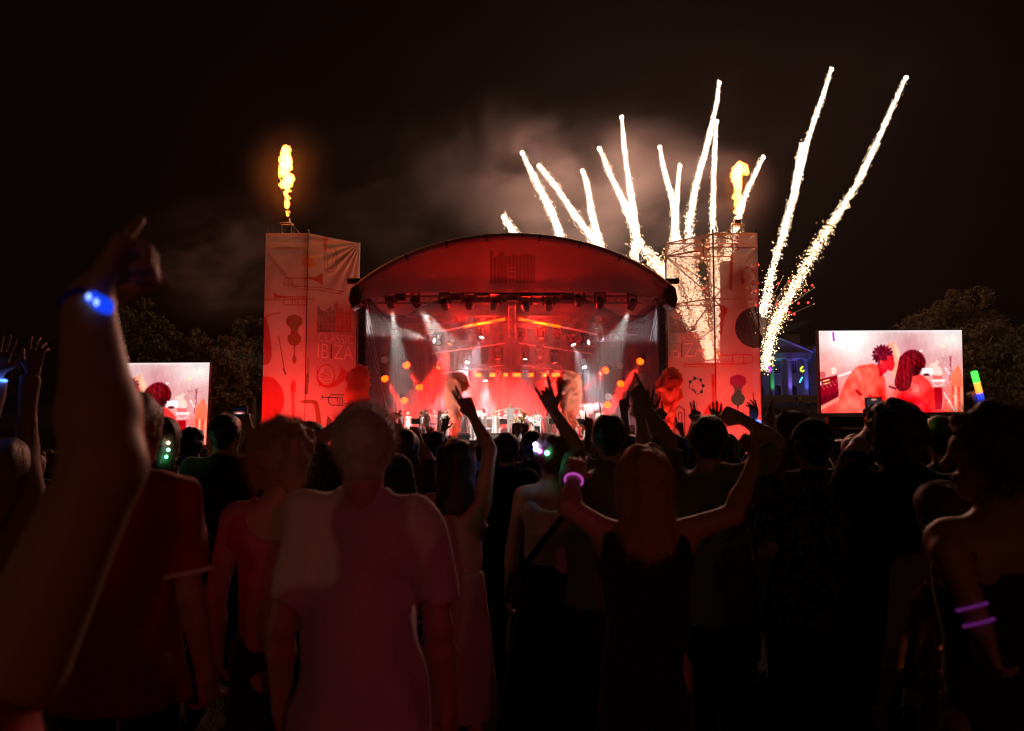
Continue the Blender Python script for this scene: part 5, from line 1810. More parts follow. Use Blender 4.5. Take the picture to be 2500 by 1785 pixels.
    # hands
    for sgn, hk, hdir in ((-1, lh, lhd), (1, rh, rhd)):
        S0, E, Wr = arms[sgn]
        f = (Wr - E) / (np.linalg.norm(Wr - E) + 1e-9)
        if hdir is None:
            u = f
            n = np.array([-sgn, 0.35, 0.0]) if f[2] < 0.2 else np.array([0, 1.0, 0.15])
        else:
            u, n = np.array(hdir[0], float), np.array(hdir[1], float)
        cu, sp = HANDS[hk]
        S = Sdf()
        hand_sdf(S, Wr, u, n, sgn, cu, sp, h['hand'], k * 1.04 * hscale, f)
        parts.append(S.mesh(h['hand']))
    Vs, Fs, off = [], [], 0
    for V, F in parts:
        Vs.append(V)
        Fs.append(F + off)
        off += len(V)
    obj('body', np.concatenate(Vs), np.concatenate(Fs), SKIN[skin], t, smooth=True)
    if face:
        for s in (-1, 1):
            c = hd(0.032 * s, 0.088, 0.002)
            MB().lathe([(0.001, -0.012 * k), (0.009 * k, -0.008 * k), (0.012 * k, 0), (0.009 * k, 0.008 * k), (0.001, 0.012 * k)], c, n=8).build('eye', mat('eye_dark', (0.03, 0.02, 0.02), 0.2), t)
    seed = abs(hash(label)) % 1000 if False else sum(ord(ch) for ch in label) % 997
    # hair
    S = Sdf()
    hm = HAIR[hcol]
    g = 0.013 * k
    if hair in ('short', 'grey', 'long', 'curly', 'bun', 'bob', 'crop'):
        g = {'curly': 0.024, 'long': 0.020, 'bob': 0.030, 'bun': 0.015, 'crop': 0.007}.get(hair, 0.013) * k
        S.ball(hd(0, -0.030, 0.026), 0.083 * k + g, 0.03).ball(hd(0, 0.016, 0.034), 0.076 * k + g, 0.03)
        S.rc(hd(0, -0.045, 0.0), hd(0, -0.048, -0.055), 0.066 * k + g, 0.046 * k + g * 0.6, 0.03)
        n = hn(0, 0.80, -0.60)
        S.cut.append((n, float(n @ C + 0.030 * k)))
        if hair == 'curly':
            S.folds(0.008, 70, 8, seed, 1.0).folds(0.005, 130, 6, seed + 1, 1.0)
            S.rc(hd(-0.05, -0.04, -0.03), hd(-0.06, -0.03, -0.085), 0.05 * k, 0.04 * k, 0.03).rc(hd(0.05, -0.04, -0.03), hd(0.06, -0.03, -0.085), 0.05 * k, 0.04 * k, 0.03)
        elif hair == 'bob':
            S.rc(hd(-0.055, -0.03, 0.0), hd(-0.065, -0.02, -0.10), 0.05 * k, 0.045 * k, 0.03).rc(hd(0.055, -0.03, 0.0), hd(0.065, -0.02, -0.10), 0.05 * k, 0.045 * k, 0.03)
            S.folds(0.008, 70, 8, seed, 0.5)
        elif hair == 'long':
            back = T(0, -0.115, 1.20)
            S.rc(hd(0, -0.04, 0.0), T(0, -0.085, 1.40), 0.092 * k, 0.105 * k, 0.04, (1, 0.75, 1)).rc(T(0, -0.085, 1.40), back, 0.105 * k, 0.075 * k, 0.04, (1, 0.5, 1))
            S.rc(hd(-0.06, -0.01, 0.0), T(-0.095, -0.05, 1.36), 0.04 * k, 0.035 * k, 0.03).rc(hd(0.06, -0.01, 0.0), T(0.095, -0.05, 1.36), 0.04 * k, 0.035 * k, 0.03)
            S.folds(0.006, 80, 8, seed, 0.08)
        elif hair == 'bun':
            S.ball(hd(0, -0.10, 0.075), 0.042 * k, 0.02).folds(0.004, 80, 6, seed)
        else:
            S.folds(0.003, 60, 6, seed).folds(0.0015, 120, 6, seed + 1)
        V, F = S.mesh(h['hair'])
        if fuzz and len(V):
            r = np.random.default_rng(seed)
            i = r.integers(0, len(V), fuzz)
            p0 = V[i]
            dr = p0 - C
            dr /= np.linalg.norm(dr, axis=1)[:, None]
            if hair == 'long':
                dr = dr * 0.5 + np.array([0, 0, -0.9])
            ln_ = (0.018 if hair in ('crop', 'short') else 0.034) * k
            tip = p0 + (dr + r.normal(0, 0.45, (fuzz, 3))) * (ln_ * r.uniform(0.4, 1.3, fuzz))[:, None]
            sd = r.normal(0, 1, (fuzz, 3))
            sd /= np.linalg.norm(sd, axis=1)[:, None]
            wv = 0.0008
            nb = len(V)
            V = np.concatenate([V, (p0 - dr * 0.004) + sd * wv, (p0 - dr * 0.004) - sd * wv, tip])
            j = np.arange(fuzz)
            tri = np.stack([nb + j, nb + fuzz + j, nb + 2 * fuzz + j, nb + 2 * fuzz + j], 1)
            me_f = [tuple(q) for q in F] + [tuple(q[:3]) for q in tri]
            ho = obj('hair', [tuple(q) for q in V], me_f, hm, t, smooth=True)
        else:
            ho = obj('hair', V, F, hm, t, smooth=True)
    elif hair in ('cap', 'hat'):
        S.ball(hd(0, -0.025, 0.022), 0.090 * k, 0.03).rc(hd(0, -0.045, 0.0), hd(0, -0.048, -0.055), 0.070 * k, 0.050 * k, 0.03)
        n = hn(0, 0.80, -0.60)
        S.cut.append((n, float(n @ C + 0.020 * k)))
        V, F = S.mesh(h['hair'])
        obj('hair', V, F, hm, t, smooth=True)
        S = Sdf()
        S.ball(hd(0, -0.012, 0.036), 0.100 * k, 0.02)
        n = hn(0, 0.0, -1.0)
        S.cut.append((n, float(n @ C - 0.030 * k)))
        if hair == 'cap':
            S.rc(hd(-0.03, 0.09, 0.036), hd(0.03, 0.09, 0.036), 0.055 * k, None, 0.01, (1, 1, 0.16))
        V, F = S.mesh(h['hair'])
        co = obj('hat', V, F, cloth((0.03, 0.03, 0.035)) if hair == 'cap' else mat('straw', (0.45, 0.33, 0.14), 0.8, bump=0.3, bscale=80), t, smooth=True)
        if hair == 'hat':
            MB().lathe([(0.095 * k, 0), (0.175 * k, -0.012), (0.178 * k, 0.0), (0.10 * k, 0.014)], hd(0, -0.01, 0.045), hn(0, 0, 1), 18).build('brim', mat('straw', (0.45, 0.33, 0.14), 0.8), co)
    # tops
    tm = topm or cloth(topc)
    fo = 0.0105 if res == 'near' else 0.008
    if tk != 'none':
        S = Sdf()
        e = (0.026 if tk not in ('tank', 'dress') else 0.016) * k
        hem = {'tee': 0.79, 'polo': 0.80, 'long': 0.80, 'tank': 0.96, 'dress': 0.98, 'jacket': 0.80}[tk]
        if not seated:
            S.rc(T(0, 0, hem - 0.05), T(0, 0, 1.10), 0.172 * k * b + (0.050 if tk in ('tee', 'polo', 'long', 'jacket') else -0.02), (0.182 if tk not in ('tank', 'dress') else 0.150) * k * b, 0.05, (1, 0.84, 1))
        else:
            S.rc(T(0, 0, 0.93), T(0, 0, 1.10), 0.165 * k * b, 0.150 * k * b, 0.05, (1, 0.70, 1))
        S.rc(T(0, 0, 1.08), T(0, 0, 1.31), 0.152 * k * b, 0.158 * k * b + e * 0.4, 0.05, (1, 0.76, 1))
        S.rc(T(-0.10 * b, 0, 1.37), T(0.10 * b, 0, 1.37), 0.085 * k + e, None, 0.05, (1, 0.95, 1))
        if tk not in ('tank', 'dress'):
            S.rc(T(-0.15 * b, -0.005, 1.425), T(0.15 * b, -0.005, 1.425), 0.052 * k + e, None, 0.05)
            S.rc(T(0, -0.012, 1.42), T(0, -0.006, 1.50), 0.090 * k + e * 0.6, 0.072 * k, 0.04)
            for sgn in (-1, 1):
                S0, E, Wr = arms[sgn]
                if tk in ('tee', 'polo'):
                    S.rc(S0, S0 + (E - S0) * 0.78, 0.066 * k, 0.072 * k, 0.05, flat=True)
                else:
                    S.rc(S0, E, 0.064 * k, 0.052 * k, 0.04)
                    S.rc(E, E + (Wr - E) * 0.94, 0.052 * k, 0.038 * k, 0.03, flat=True)
        else:
            for s in (-1, 1):
                S.rc(T(0.095 * s * b, -0.075, 1.33), T(0.10 * s * b, 0.0, 1.475), 0.020 * k, 0.018 * k, 0.02)
            S.sub.append((T(0, -0.10, 1.47), 0.125 * k, (1, 1, 1)))
            S.sub.append((T(0, 0.10, 1.49), 0.11 * k, (1, 1, 1)))
            for s in (-1, 1):
                S.sub.append((T(0.235 * s * b, 0, 1.40), 0.105 * k, (0.8, 1, 1)))
        S.sub.append((T(0, 0.01, 1.585), 0.088 * k, (1, 1, 1)))
        if not seated:
            S.cut.append((np.array([0, 0, -1.0]), -(hem * k)))
        S.folds(fo, 19, 7, seed, 0.5).folds(fo * 0.55, 42, 7, seed + 3, 0.35)
        V, F = S.mesh(h['cloth'])
        to = obj({'tee': 't_shirt', 'polo': 'polo_shirt', 'long': 'shirt', 'tank': 'tank_top', 'dress': 'dress', 'jacket': 'jacket'}[tk], V, F, tm, t, smooth=True)
        if tk == 'polo':
            for sgn in (-1, 1):
                S0, E, Wr = arms[sgn]
                q = S0 + (E - S0) * 0.78
                dd = (E - S0) / np.linalg.norm(E - S0)
                MB().tube([q - dd * 0.012, q + dd * 0.004], 0.079 * k, 14).build('sleeve_hem', cloth((0.75, 0.70, 0.70)), to)
    # bottoms
    bm_ = botm or cloth(botc)
    S = Sdf()
    if bk in ('trousers', 'shorts', 'flares'):
        S.rc(A(-0.06 * b, 0, hipz + 0.04), A(0.06 * b, 0, hipz + 0.04), 0.104 * k, None, 0.04, (1, 1.10, 1))
        for s in (-1, 1):
            hp, kn, an, to = legs[s]
            S.rc(hp, kn, 0.090 * k, 0.078 * k, 0.04, flat=False)
            if bk == 'trousers':
                S.rc(kn, an - A(0, 0, 0.03), 0.076 * k, 0.062 * k, 0.03, flat=True)
            elif bk == 'flares':
                S.rc(kn, an - A(0, 0, 0.05), 0.074 * k, 0.105 * k, 0.03, flat=True)
        nm = bk if bk != 'flares' else 'trousers'
        if tk in ('tee', 'polo', 'long', 'jacket') and not seated:
            S.cut.append((np.array([0, 0, 1.0]), 0.84 * k))
    else:
        lowz = {'skirt': 0.10, 'mini': 0.62, 'midi': 0.30}[bk]
        S.rc(A(0, 0, lowz - 0.02), A(0, 0, hipz + 0.10), (0.31 if bk == 'skirt' else 0.24) * k, 0.150 * k, 0.03, (1, 0.8, 1))
        S.cut.append((np.array([0, 0, -1.0]), -(lowz * k)))
        S.cut.append((np.array([0, 0, 1.0]), (hipz + 0.14) * k))
        nm = 'skirt'
        S.folds(0.008, 30, 6, seed, 0.02)
    S.folds(0.006, 24, 6, seed + 5, 0.4)
    V, F = S.mesh(h['cloth'])
    obj(nm, V, F, bm_, t, smooth=True)
    if shoes:
        for s in (-1, 1):
            hp, kn, an, to = legs[s]
            S = Sdf()
            S.rc(an - A(0, 0.035, 0.045), to + A(0, 0.02, 0.0), 0.043 * k, 0.038 * k, 0.02).cut.append((np.array([0, 0, -1.0]), -0.002))
            V, F = S.mesh(0.014 if res == 'near' else 0.022)
            obj('shoe', V, F, cloth((0.05, 0.045, 0.045)) if topc[0] < 0.6 or res != 'far' else cloth((0.5, 0.48, 0.46)), t, smooth=True)
    t['_k'] = k
    return t, dict(k=k, hd=hd, arms=arms, C=C, T=T, base=Vector(base))

def leds(t, pts, colors, r=0.008, name='led'):
    for i, (p, c) in enumerate(zip(pts, colors)):
        m = emit('led_%02d_%02d_%02d' % tuple(int(v * 10) for v in c), c, 14.0, False)
        MB().lathe([(0.001, -r), (r * 0.8, -r * 0.6), (r, 0), (r * 0.8, r * 0.6), (0.001, r)], p, n=8).build(name, m, t)

def ring_tube(c, ax, r, th, n=22, a0=0, a1=360):
    ax = Vector(ax).normalized()
    a = ax.orthogonal().normalized()
    b = ax.cross(a)
    return [Vector(c) + (a * math.cos(math.radians(a0 + (a1 - a0) * i / n)) + b * math.sin(math.radians(a0 + (a1 - a0) * i / n))) * r for i in range(n + 1)]

def bracelet(t, info, side, col, strength=6.0, r=0.040, th=0.006, along=0.02):
    S0, E, Wr = info['arms'][side]
    f = (Wr - E) / np.linalg.norm(Wr - E)
    c = Wr - f * along
    m = MB().tube(ring_tube(c, f, r, th), th, 6, cap=False)
    return m.build('glow_bracelet', emit('glow_%d_%d_%d' % tuple(int(v * 100) for v in col), col, strength, True), t, smooth=True)

# ------------------------------------------------------------------ the crowd: people one can tell apart
BLK = (0.012, 0.012, 0.014)
UPN = ((0, 0.05, 1), (0, 1, 0.1))

# nearest row
p, q = person('man with short grey hair in loose white t-shirt standing front and centre', 890, 988, 2.48, res='near', hair='crop', hcol='grey', topc=(0.62, 0.58, 0.57), botc=(0.03, 0.03, 0.04), bk='shorts', b=0.95, fuzz=6000)
p, q = person('man in dark red polo shirt with white sleeve hems behind the raised fist', 318, 952, 2.75, res='near', hair='crop', hcol='grey', tk='polo', topc=(0.40, 0.015, 0.02), b=0.92, fuzz=2500, yaw=-0.25)
p, q = person('spectator at far left thrusting a fist with blue glowing wristband into the air', -270, 1000, 1.08, res='near', hscale=1.2, armk=1.28, hair='short', tk='tank', topc=BLK, R=((255, 1140, 0.0), (214, 742, 0.10)), rh='point', rhd=((0.12, 0.55, 0.9), (0.75, 0.5, -0.3)), b=1.1, fuzz=0)
q0 = q
bw = bracelet(p, q, 1, (0.01, 0.04, 0.6), 0.010, 0.031, 0.007, 0.0)
S0, E, Wr = q['arms'][1]
for i, (dx, dz, rr) in enumerate(((0.022, 0.0, 0.014), (0.034, -0.008, 0.016), (0.033, -0.036, 0.016))):
    c = Wr + np.array([dx, -0.026, dz])
    MB().lathe([(0.002, -rr), (rr * 0.8, -rr * 0.6), (rr, 0), (rr * 0.8, rr * 0.6), (0.002, rr)], c, n=12).build('blue_lamp', emit('blue_led_big', (0.008, 0.06, 1.0), 0.95, True), p, smooth=True)
    MB().lathe([(0.001, -0.005), (0.004, 0), (0.001, 0.005)], c + np.array([0, -rr, 0.004]), n=8).build('lamp_centre', emit('blue_led_core', (0.30, 0.5, 1.0), 2.0, False), p)
person('spectator in red sleeve at the lower left corner with elbow out', -330, 1190, 1.02, res='near', hair='long', tk='long', topc=(0.45, 0.02, 0.02), R=(('off', 0.20, -0.10, -0.20), ('off', 0.02, 0.06, -0.36)), b=0.95)
p, q = person('spectator at left edge with both frilly sleeves raised behind the big fist', 12, 1075, 3.5, res='mid', hair='long', hcol='blond', tk='long', topc=(0.50, 0.36, 0.30), R=((60, 1085, 0.1), (80, 912, 0.1)), rh='loose', L=((-45, 1080, 0.1), (-8, 915, 0.1)), lh='open', b=0.9)
bracelet(p, q, -1, (0.05, 0.15, 1.0), 6)

# second row
p, q = person('long dark haired woman with green lights in her hair before the left screen', 395, 1022, 5.0, hair='long', hcol='brown', tk='tank', topc=BLK, b=0.9)
leds(p, [q['hd'](0.085, -0.118, -0.02), q['hd'](0.088, -0.122, -0.06), q['hd'](0.080, -0.128, -0.10)], [(1.0, 0.9, 0.6), (0.3, 1.0, 0.6), (0.1, 1.0, 0.4)], 0.009)
person('curly haired man low before the right edge of the left screen', 464, 1048, 7.2, hair='curly', hcol='black', topc=(0.03, 0.03, 0.04))
p, q = person('man in black t-shirt holding up a camera left of the left banner tower', 549, 1008, 5.0, hair='crop', hcol='black', topc=BLK, R=((642, 1120, 0.12), (606, 1042, 0.30)), rh='grip', b=1.05)
c = P(587, 1005, 5.42)
cm = thing('camera', 'small black camera with lit viewing screen held up by man in black', 'camera', c)
MB().box((0, 0, 0), (0.095, 0.04, 0.070)).build('case', M_BLACK, cm)
MB().lathe([(0.030, 0.02), (0.028, 0.07)], (0.0, 0, 0), (0, 1, 0), 14).build('lens_barrel', M_BLACK, cm)
nu, nv = 40, 24
V = np.array([((u / (nu - 1) - 0.5) * 0.080, -0.0225, (v / (nv - 1) - 0.5) * 0.050) for u in range(nu) for v in range(nv)])
C = np.tile(np.array((0.004, 0.004, 0.010)), (len(V), 1))
x_, z_ = V[:, 0] * 1000, V[:, 2] * 1000
C += np.exp(-((x_) / 24) ** 2 - ((z_ + 8) / 5.5) ** 2)[:, None] * np.array((1.4, 0.25, 0.2)) * (0.6 + 0.6 * np.sin(x_ * 0.9))[:, None].clip(0.1)
C += np.exp(-((x_ + 2) / 20) ** 2 - ((z_ + 12) / 2.5) ** 2)[:, None] * np.array((1.2, 1.1, 1.1))
scr = obj('viewing_screen', V, grid_faces(nu, nv), emit_attr('small_screen', 'print', 1.0), cm)
set_color(scr, C.clip(0, 2))
MB().tube([(0.0, 0.0, -0.035), (0.015, -0.06, -0.15)], 0.010, 6).build('grip_stick', M_BLACK, cm)
person('spectator pressing both hands to the face right of the man with the camera', 622, 1062, 6.4, hair='short', topc=(0.04, 0.03, 0.03), L=(('off', -0.08, 0.15, -0.18), ('off', 0.06, 0.20, 0.10)), R=(('off', 0.08, 0.15, -0.18), ('off', -0.06, 0.20, 0.10)), lh='loose', rh='loose')
person('woman with short blond hair in pink tank top left of the grey haired man', 692, 1035, 3.05, res='near', hair='bob', hcol='blond', tk='tank', topc=(0.55, 0.16, 0.24), b=0.98, yaw=-0.3, fuzz=4000, bk='trousers')
person('dark haired man in green top with raised thumb behind the blond woman', 757, 1030, 5.4, hair='short', hcol='black', topc=(0.10, 0.12, 0.05), L=(('off', -0.05, 0.15, -0.16), ('off', 0.02, 0.25, 0.10)), lh='gun', yaw=-0.6)
person('tall man whose dark hair and raised fingers show over the grey haired man', 893, 984, 4.6, hair='short', hcol='black', topc=BLK, L=(('off', -0.12, 0.1, 0.12), ('off', 0.02, 0.08, 0.24)), lh='loose', b=1.0)
person('woman in patterned top clapping right of the grey haired man', 985, 1050, 5.8, hair='long', hcol='black', topm=patterned('floral_dark', (0.02, 0.015, 0.02), (0.20, 0.06, 0.05), 30), R=((1052, 1130, 0.1), (1022, 1075, 0.2)), rh='loose', L=((970, 1120, 0.2), (1002, 1072, 0.25)), lh='fist', tk='tee')
person('curly haired man in dark printed shirt left of the woman raising one arm', 1062, 1057, 6.2, hair='curly', hcol='black', topm=patterned('print_grey', (0.02, 0.02, 0.02), (0.14, 0.11, 0.10), 26))
person('long haired woman in pale dress stretching one bare arm towards the conductor', 1115, 1076, 4.3, hair='long', hcol='black', tk='dress', topc=(0.45, 0.38, 0.36), bk='midi', botc=(0.45, 0.38, 0.36), R=((1196, 1098, 0.05), (1152, 1012, 0.16)), rh='vee', rhd=((-0.45, 0.1, 0.9), (0.1, 1, 0)), b=0.88, yaw=-0.1)
p, q = person('spectator wearing a blue lit garland round the neck right of the raised bare arm', 1180, 1080, 6.0, hair='short', hcol='brown', topc=(0.03, 0.03, 0.04))
ga = [q['T'](0.13 * math.cos(a), -0.02 + 0.12 * math.sin(a), 1.49 + 0.03 * math.sin(a)) for a in np.linspace(0, 2 * math.pi, 15)[:-1]]
leds(p, ga, [(0.1, 0.25, 1.0)] * len(ga), 0.011, 'garland_light')
person('dark haired man in black polo right of the blue lit garland', 1237, 1057, 5.9, hair='short', hcol='black', tk='polo', topc=BLK, b=0.98)
person('short haired spectator in black just left of the lit hair band', 1300, 1050, 6.4, hair='crop', hcol='black', topc=BLK, L=((1250, 1110, 0.2), (1258, 1062, 0.25)), lh='fist')
p, q = person('woman in white tank top and long black skirt wearing a lit hair band', 1346, 1060, 4.5, hair='bun', hcol='auburn', tk='tank', topc=(0.62, 0.56, 0.46), bk='skirt', botc=BLK, b=0.92)
leds(p, [q['hd'](-0.092, -0.075, 0.065), q['hd'](-0.090, -0.088, 0.040), q['hd'](-0.03, -0.142, 0.020), q['hd'](0.098, -0.065, 0.070), q['hd'](-0.070, -0.118, 0.030)], [(0.7, 0.6, 1.0), (0.25, 0.35, 1.0), (0.1, 1.0, 0.45), (0.3, 1.0, 0.9), (0.5, 0.1, 0.8)], 0.013)
T = q['T']
MB().tube([T(0.145, 0.0, 1.455), T(0.11, -0.105, 1.38), T(-0.02, -0.125, 1.22), T(-0.13, -0.09, 1.08), T(-0.19, 0.0, 0.99)], 0.018, 6).build('bag_strap', cloth(BLK), p)
bg = MB().box((0, 0, 0), (0.07, 0.20, 0.15), Matrix.Rotation(0.2, 3, 'Y')).build('shoulder_bag', mat('bag_leather', (0.02, 0.018, 0.018), 0.35), p)
bg.location = T(-0.215, 0.02, 0.92)
person('man in grey t-shirt raising a hand with horned fingers before the right smoke plume', 1487, 1010, 4.4, res='near', hair='crop', hcol='black', topc=(0.20, 0.18, 0.18), L=((1408, 1092, 0.05), (1350, 1002, 0.12)), lh='horns', lhd=((-0.38, 0.1, 0.9), (0.15, 1, 0)), R=((1572, 1095, 0.1), (1566, 1024, 0.2)), rh='fist', b=1.1)
p, q = person('long blond haired woman in backless black dress with both arms raised', 1572, 1092, 3.0, res='near', hair='long', hcol='blond', tk='dress', topc=BLK, bk='midi', botc=BLK, L=((1388, 1238, 0.0), (1402, 1166, 0.12)), lh='loose', R=((1788, 1258, 0.0), (1842, 1132, 0.10)), rh='gun', rhd=((0.1, 0.2, 0.95), (-0.9, 0.2, 0)), b=0.95, fuzz=3500)
bracelet(p, q, -1, (1.0, 0.14, 0.85), 0.50, 0.034, 0.0038, 0.015)
p, q = person('man in pale green t-shirt with wreath emblem on the back, arms up', 1727, 1013, 4.1, hair='crop', hcol='black', topc=(0.22, 0.27, 0.13), L=((1632, 1075, 0.05), (1572, 992, 0.10)), lh='point', lhd=((-0.4, 0.1, 0.9), (0.1, 1, 0)), R=((1895, 1078, 0.12), (1812, 1022, 0.22)), rh='fist', rhd=((-0.85, 0.1, 0.25), (0, 1, 0)), b=1.12, res='near')
T = q['T']
def emblem(p, T):
    yb = -0.150
    for sg in (-1, 1):
        m = MB()
        for i in range(9):
            a = math.radians(-75 + 17 * i)
            c = Vector(T(sg * 0.085 * math.cos(a), yb, 1.255 + 0.075 * math.sin(a)))
            d = Vector((-sg * math.sin(a) + sg * 0.6 * math.cos(a), 0, math.cos(a) + 0.5 * math.sin(a))).normalized()
            n = Vector((d.z, 0, -d.x))
            m.add([c, c + d * 0.02 + n * 0.008, c + d * 0.04, c + d * 0.02 - n * 0.008], [(0, 1, 2, 3)])
        m.build('wreath_print', cloth((0.03, 0.03, 0.03)), p)
    MB().add([Vector(T(x, yb, z)) for x, z in ((-0.055, 1.27), (-0.035, 1.30), (0.04, 1.30), (0.06, 1.27), (0.0, 1.20))], [(0, 1, 2, 3, 4)]).build('crest_print', cloth((0.45, 0.30, 0.22)), p)
emblem(p, T)
sg = MB()
for s in (-1, 1):
    sg.tube(ring_tube(q['hd'](0.032 * s, 0.045, 0.108), (0, 0.5, 1), 0.026, 0.004, 14), 0.006, 5, cap=False)
    sg.tube([q['hd'](0.058 * s, 0.04, 0.10), q['hd'](0.085 * s, -0.04, 0.045)], 0.004, 5)
sg.build('sunglasses', emit('glint_pink', (0.30, 0.04, 0.05), 0.3, False) if False else mat('sunglass_frame', (0.45, 0.20, 0.22), 0.2), p)

# raised hands behind them
def hand_up(label, px, top, d, wrist, elbow, hand, hdir=None, side=1, skin=1, **kw):
    arm = ((elbow[0], elbow[1], 0.1), (wrist[0], wrist[1], 0.15))
    if side > 0:
        return person(label, px, top, d, R=arm, rh=hand, rhd=hdir, skin=skin, **kw)
    return person(label, px, top, d, L=arm, lh=hand, lhd=hdir, skin=skin, **kw)
hand_up('spectator holding up one open hand with spread fingers before the rightmost smoke puff', 1606, 1062, 5.2, (1582, 1010), (1612, 1085), 'open', ((-0.05, 0.1, 1), (0.1, 1, 0)), -1, hair='short', hcol='black', topc=BLK)
hand_up('spectator pointing up with one finger below the rightmost smoke puff', 1650, 1066, 6.3, (1612, 1030), (1640, 1090), 'point', ((-0.1, 0.1, 1), (0.3, 1, 0)), -1, hair='curly', hcol='black', topc=BLK)
hand_up('spectator raising a spread hand before the right banner tower', 1768, 1062, 5.8, (1748, 1040), (1765, 1100), 'open', ((0.0, 0.05, 1), (0, 1, 0)), -1, hair='long', hcol='black', topc=BLK)
p, q = hand_up('spectator raising a hand with blue glowing bracelet beside the right tower', 1856, 1066, 6.2, (1838, 1026), (1846, 1095), 'loose', ((0.1, 0.1, 1), (-0.6, 1, 0)), -1, hair='short', hcol='black', topc=BLK)
bracelet(p, q, -1, (0.03, 0.15, 1.0), 5.0, 0.05, 0.010, 0.02)
hand_up('spectator with two fingers up left of the man in the green t-shirt', 1688, 1064, 6.5, (1700, 1032), (1712, 1100), 'vee', ((0, 0.1, 1), (0, 1, 0)), 1, hair='hat', hcol='black', topc=BLK)
hand_up('spectator pointing up beside the black stage curtain on the right', 1540, 1062, 6.6, (1523, 1004), (1530, 1085), 'point', ((0.05, 0.1, 1), (0, 1, 0)), -1, hair='short', hcol='black', topc=BLK)
hand_up('spectator raising one finger before the cellist', 1400, 1072, 7.2, (1438, 1048), (1430, 1110), 'point', ((0.02, 0.1, 1), (0, 1, 0)), 1, hair='crop', hcol='black', topc=BLK)
hand_up('spectator with one hand raised below the tuba player', 1262, 1078, 7.8, (1280, 1062), (1276, 1120), 'loose', None, 1, hair='short', hcol='black', topc=BLK)
hand_up('woman with long hair swinging a bent arm up right of the right banner tower', 1932, 1008, 5.2, (1885, 1046), (1872, 1120), 'loose', ((-0.15, 0.2, 0.9), (1, 0.3, 0)), -1, hair='long', hcol='brown', topc=(0.10, 0.07, 0.05), b=0.9, yaw=0.8)
p, q = person('spectator in a hat edged with tiny coloured lights right of the green t-shirt', 1938, 1066, 5.6, hair='hat', hcol='brown', topc=(0.25, 0.03, 0.03), b=0.9)
rr = random.Random(4)
lp = [q['hd'](0.175 * math.cos(a), -0.01 + 0.175 * math.sin(a), 0.048) for a in np.linspace(0, 6.28, 13)[:-1]]
leds(p, lp, [rr.choice([(1.0, 0.2, 0.1), (0.2, 0.3, 1.0), (0.9, 0.9, 0.6), (0.2, 1.0, 0.5)]) for _ in lp], 0.006)
person('man in cap and swirl patterned shirt right of the green t-shirt', 1986, 1028, 4.0, res='near', hair='cap', hcol='black', topm=patterned('baroque', (0.012, 0.010, 0.008), (0.30, 0.17, 0.07), 17), tk='tee', botc=BLK, b=1.05)
p, q = person('tall man in black t-shirt filming the show on a phone before the right screen', 2188, 988, 3.4, res='near', hair='curly', hcol='black', topc=BLK, L=((2085, 1110, 0.12), (2130, 1050, 0.28)), lh='grip', lhd=((0.15, 0.2, 1), (0.5, 0.8, 0)), R=(('off', 0.07, 0.12, -0.24), ('off', -0.14, 0.34, -0.02)), rh='grip', b=1.12, fuzz=0)
def phone(px, py, d, label):
    c = P(px, py, d)
    t = thing('phone', label, 'phone', c)
    MB().box((0, 0, 0), (0.076, 0.009, 0.158)).build('case', M_BLACK, t)
    nu, nv = 24, 48
    V = np.array([((u / (nu - 1) - 0.5) * 0.066, -0.0065, (v / (nv - 1) - 0.5) * 0.146) for u in range(nu) for v in range(nv)])
    x, z = V[:, 0] * 1000, V[:, 2] * 1000
    C = np.tile(np.array((0.03, 0.025, 0.03)), (len(V), 1))
    C[z < -28] = (0.004, 0.004, 0.005)
    C += (np.exp(-((x - 3) / 22) ** 2 - ((z + 8) / 16) ** 2) * (0.5 + 0.5 * np.sin(x * 0.7 + z * 0.2)))[:, None] * np.array((0.55, 0.40, 0.34))
    C += np.exp(-((x) / 16) ** 2 - ((z + 20) / 6) ** 2)[:, None] * np.array((0.9, 0.10, 0.06))
    for cx in (-18, 0, 18):
        C[np.hypot(x - cx, z + 48) < 4.5] = (0.45, 0.32, 0.30)
    C[(np.abs(x) < 11) & (z > 66) & (z < 70)] = (0.9, 0.35, 0.25)
    s = obj('phone_screen', V, grid_faces(nu, nv), emit_attr('small_screen', 'print', 1.0), t)
    set_color(s, C)
    return t
phone(2133, 1012, 3.78, 'black phone held upright filming before the right screen')
p, q = person('curly haired woman with bare back and glowing arm rings at the right edge', 2428, 1003, 2.25, res='near', hair='curly', hcol='brown', tk='dress', topc=(0.03, 0.012, 0.012), bk='skirt', botc=(0.03, 0.012, 0.012), yaw=0.95, L=((2315, 1350, -0.06), (2396, 1535, -0.12)), lh='relax', lhd=((0.2, 0.1, -1), (1, 0.2, 0)), b=0.85, fuzz=5000, skin=1)
for al in (0.015, 0.055):
    bracelet(p, q, -1, (0.50, 0.06, 0.60), 0.14, 0.036, 0.005, al)
p, q = person('short woman in glittering sequin dress between the tall man and the curly haired woman', 2298, 1175, 2.9, hair='short', hcol='brown', tk='dress', topm=sequin('sequin_gold', (0.55, 0.32, 0.16)), bk='midi', botm=sequin('sequin_green', (0.14, 0.16, 0.06)), b=0.9)
leds(p, [q['T'](0.02, -0.13, 1.02), q['T'](-0.03, -0.13, 1.10), q['T'](0.05, -0.12, 0.62)], [(1.0, 0.28, 0.03)] * 3, 0.008)
p, q = hand_up('spectator holding the tall rainbow glow stick behind the curly haired woman', 2400, 1060, 4.2, (2388, 1000), (2412, 1085), 'fist', ((0.0, 0.1, 1), (0, 1, 0)), -1, hair='short', hcol='black', topc=BLK)
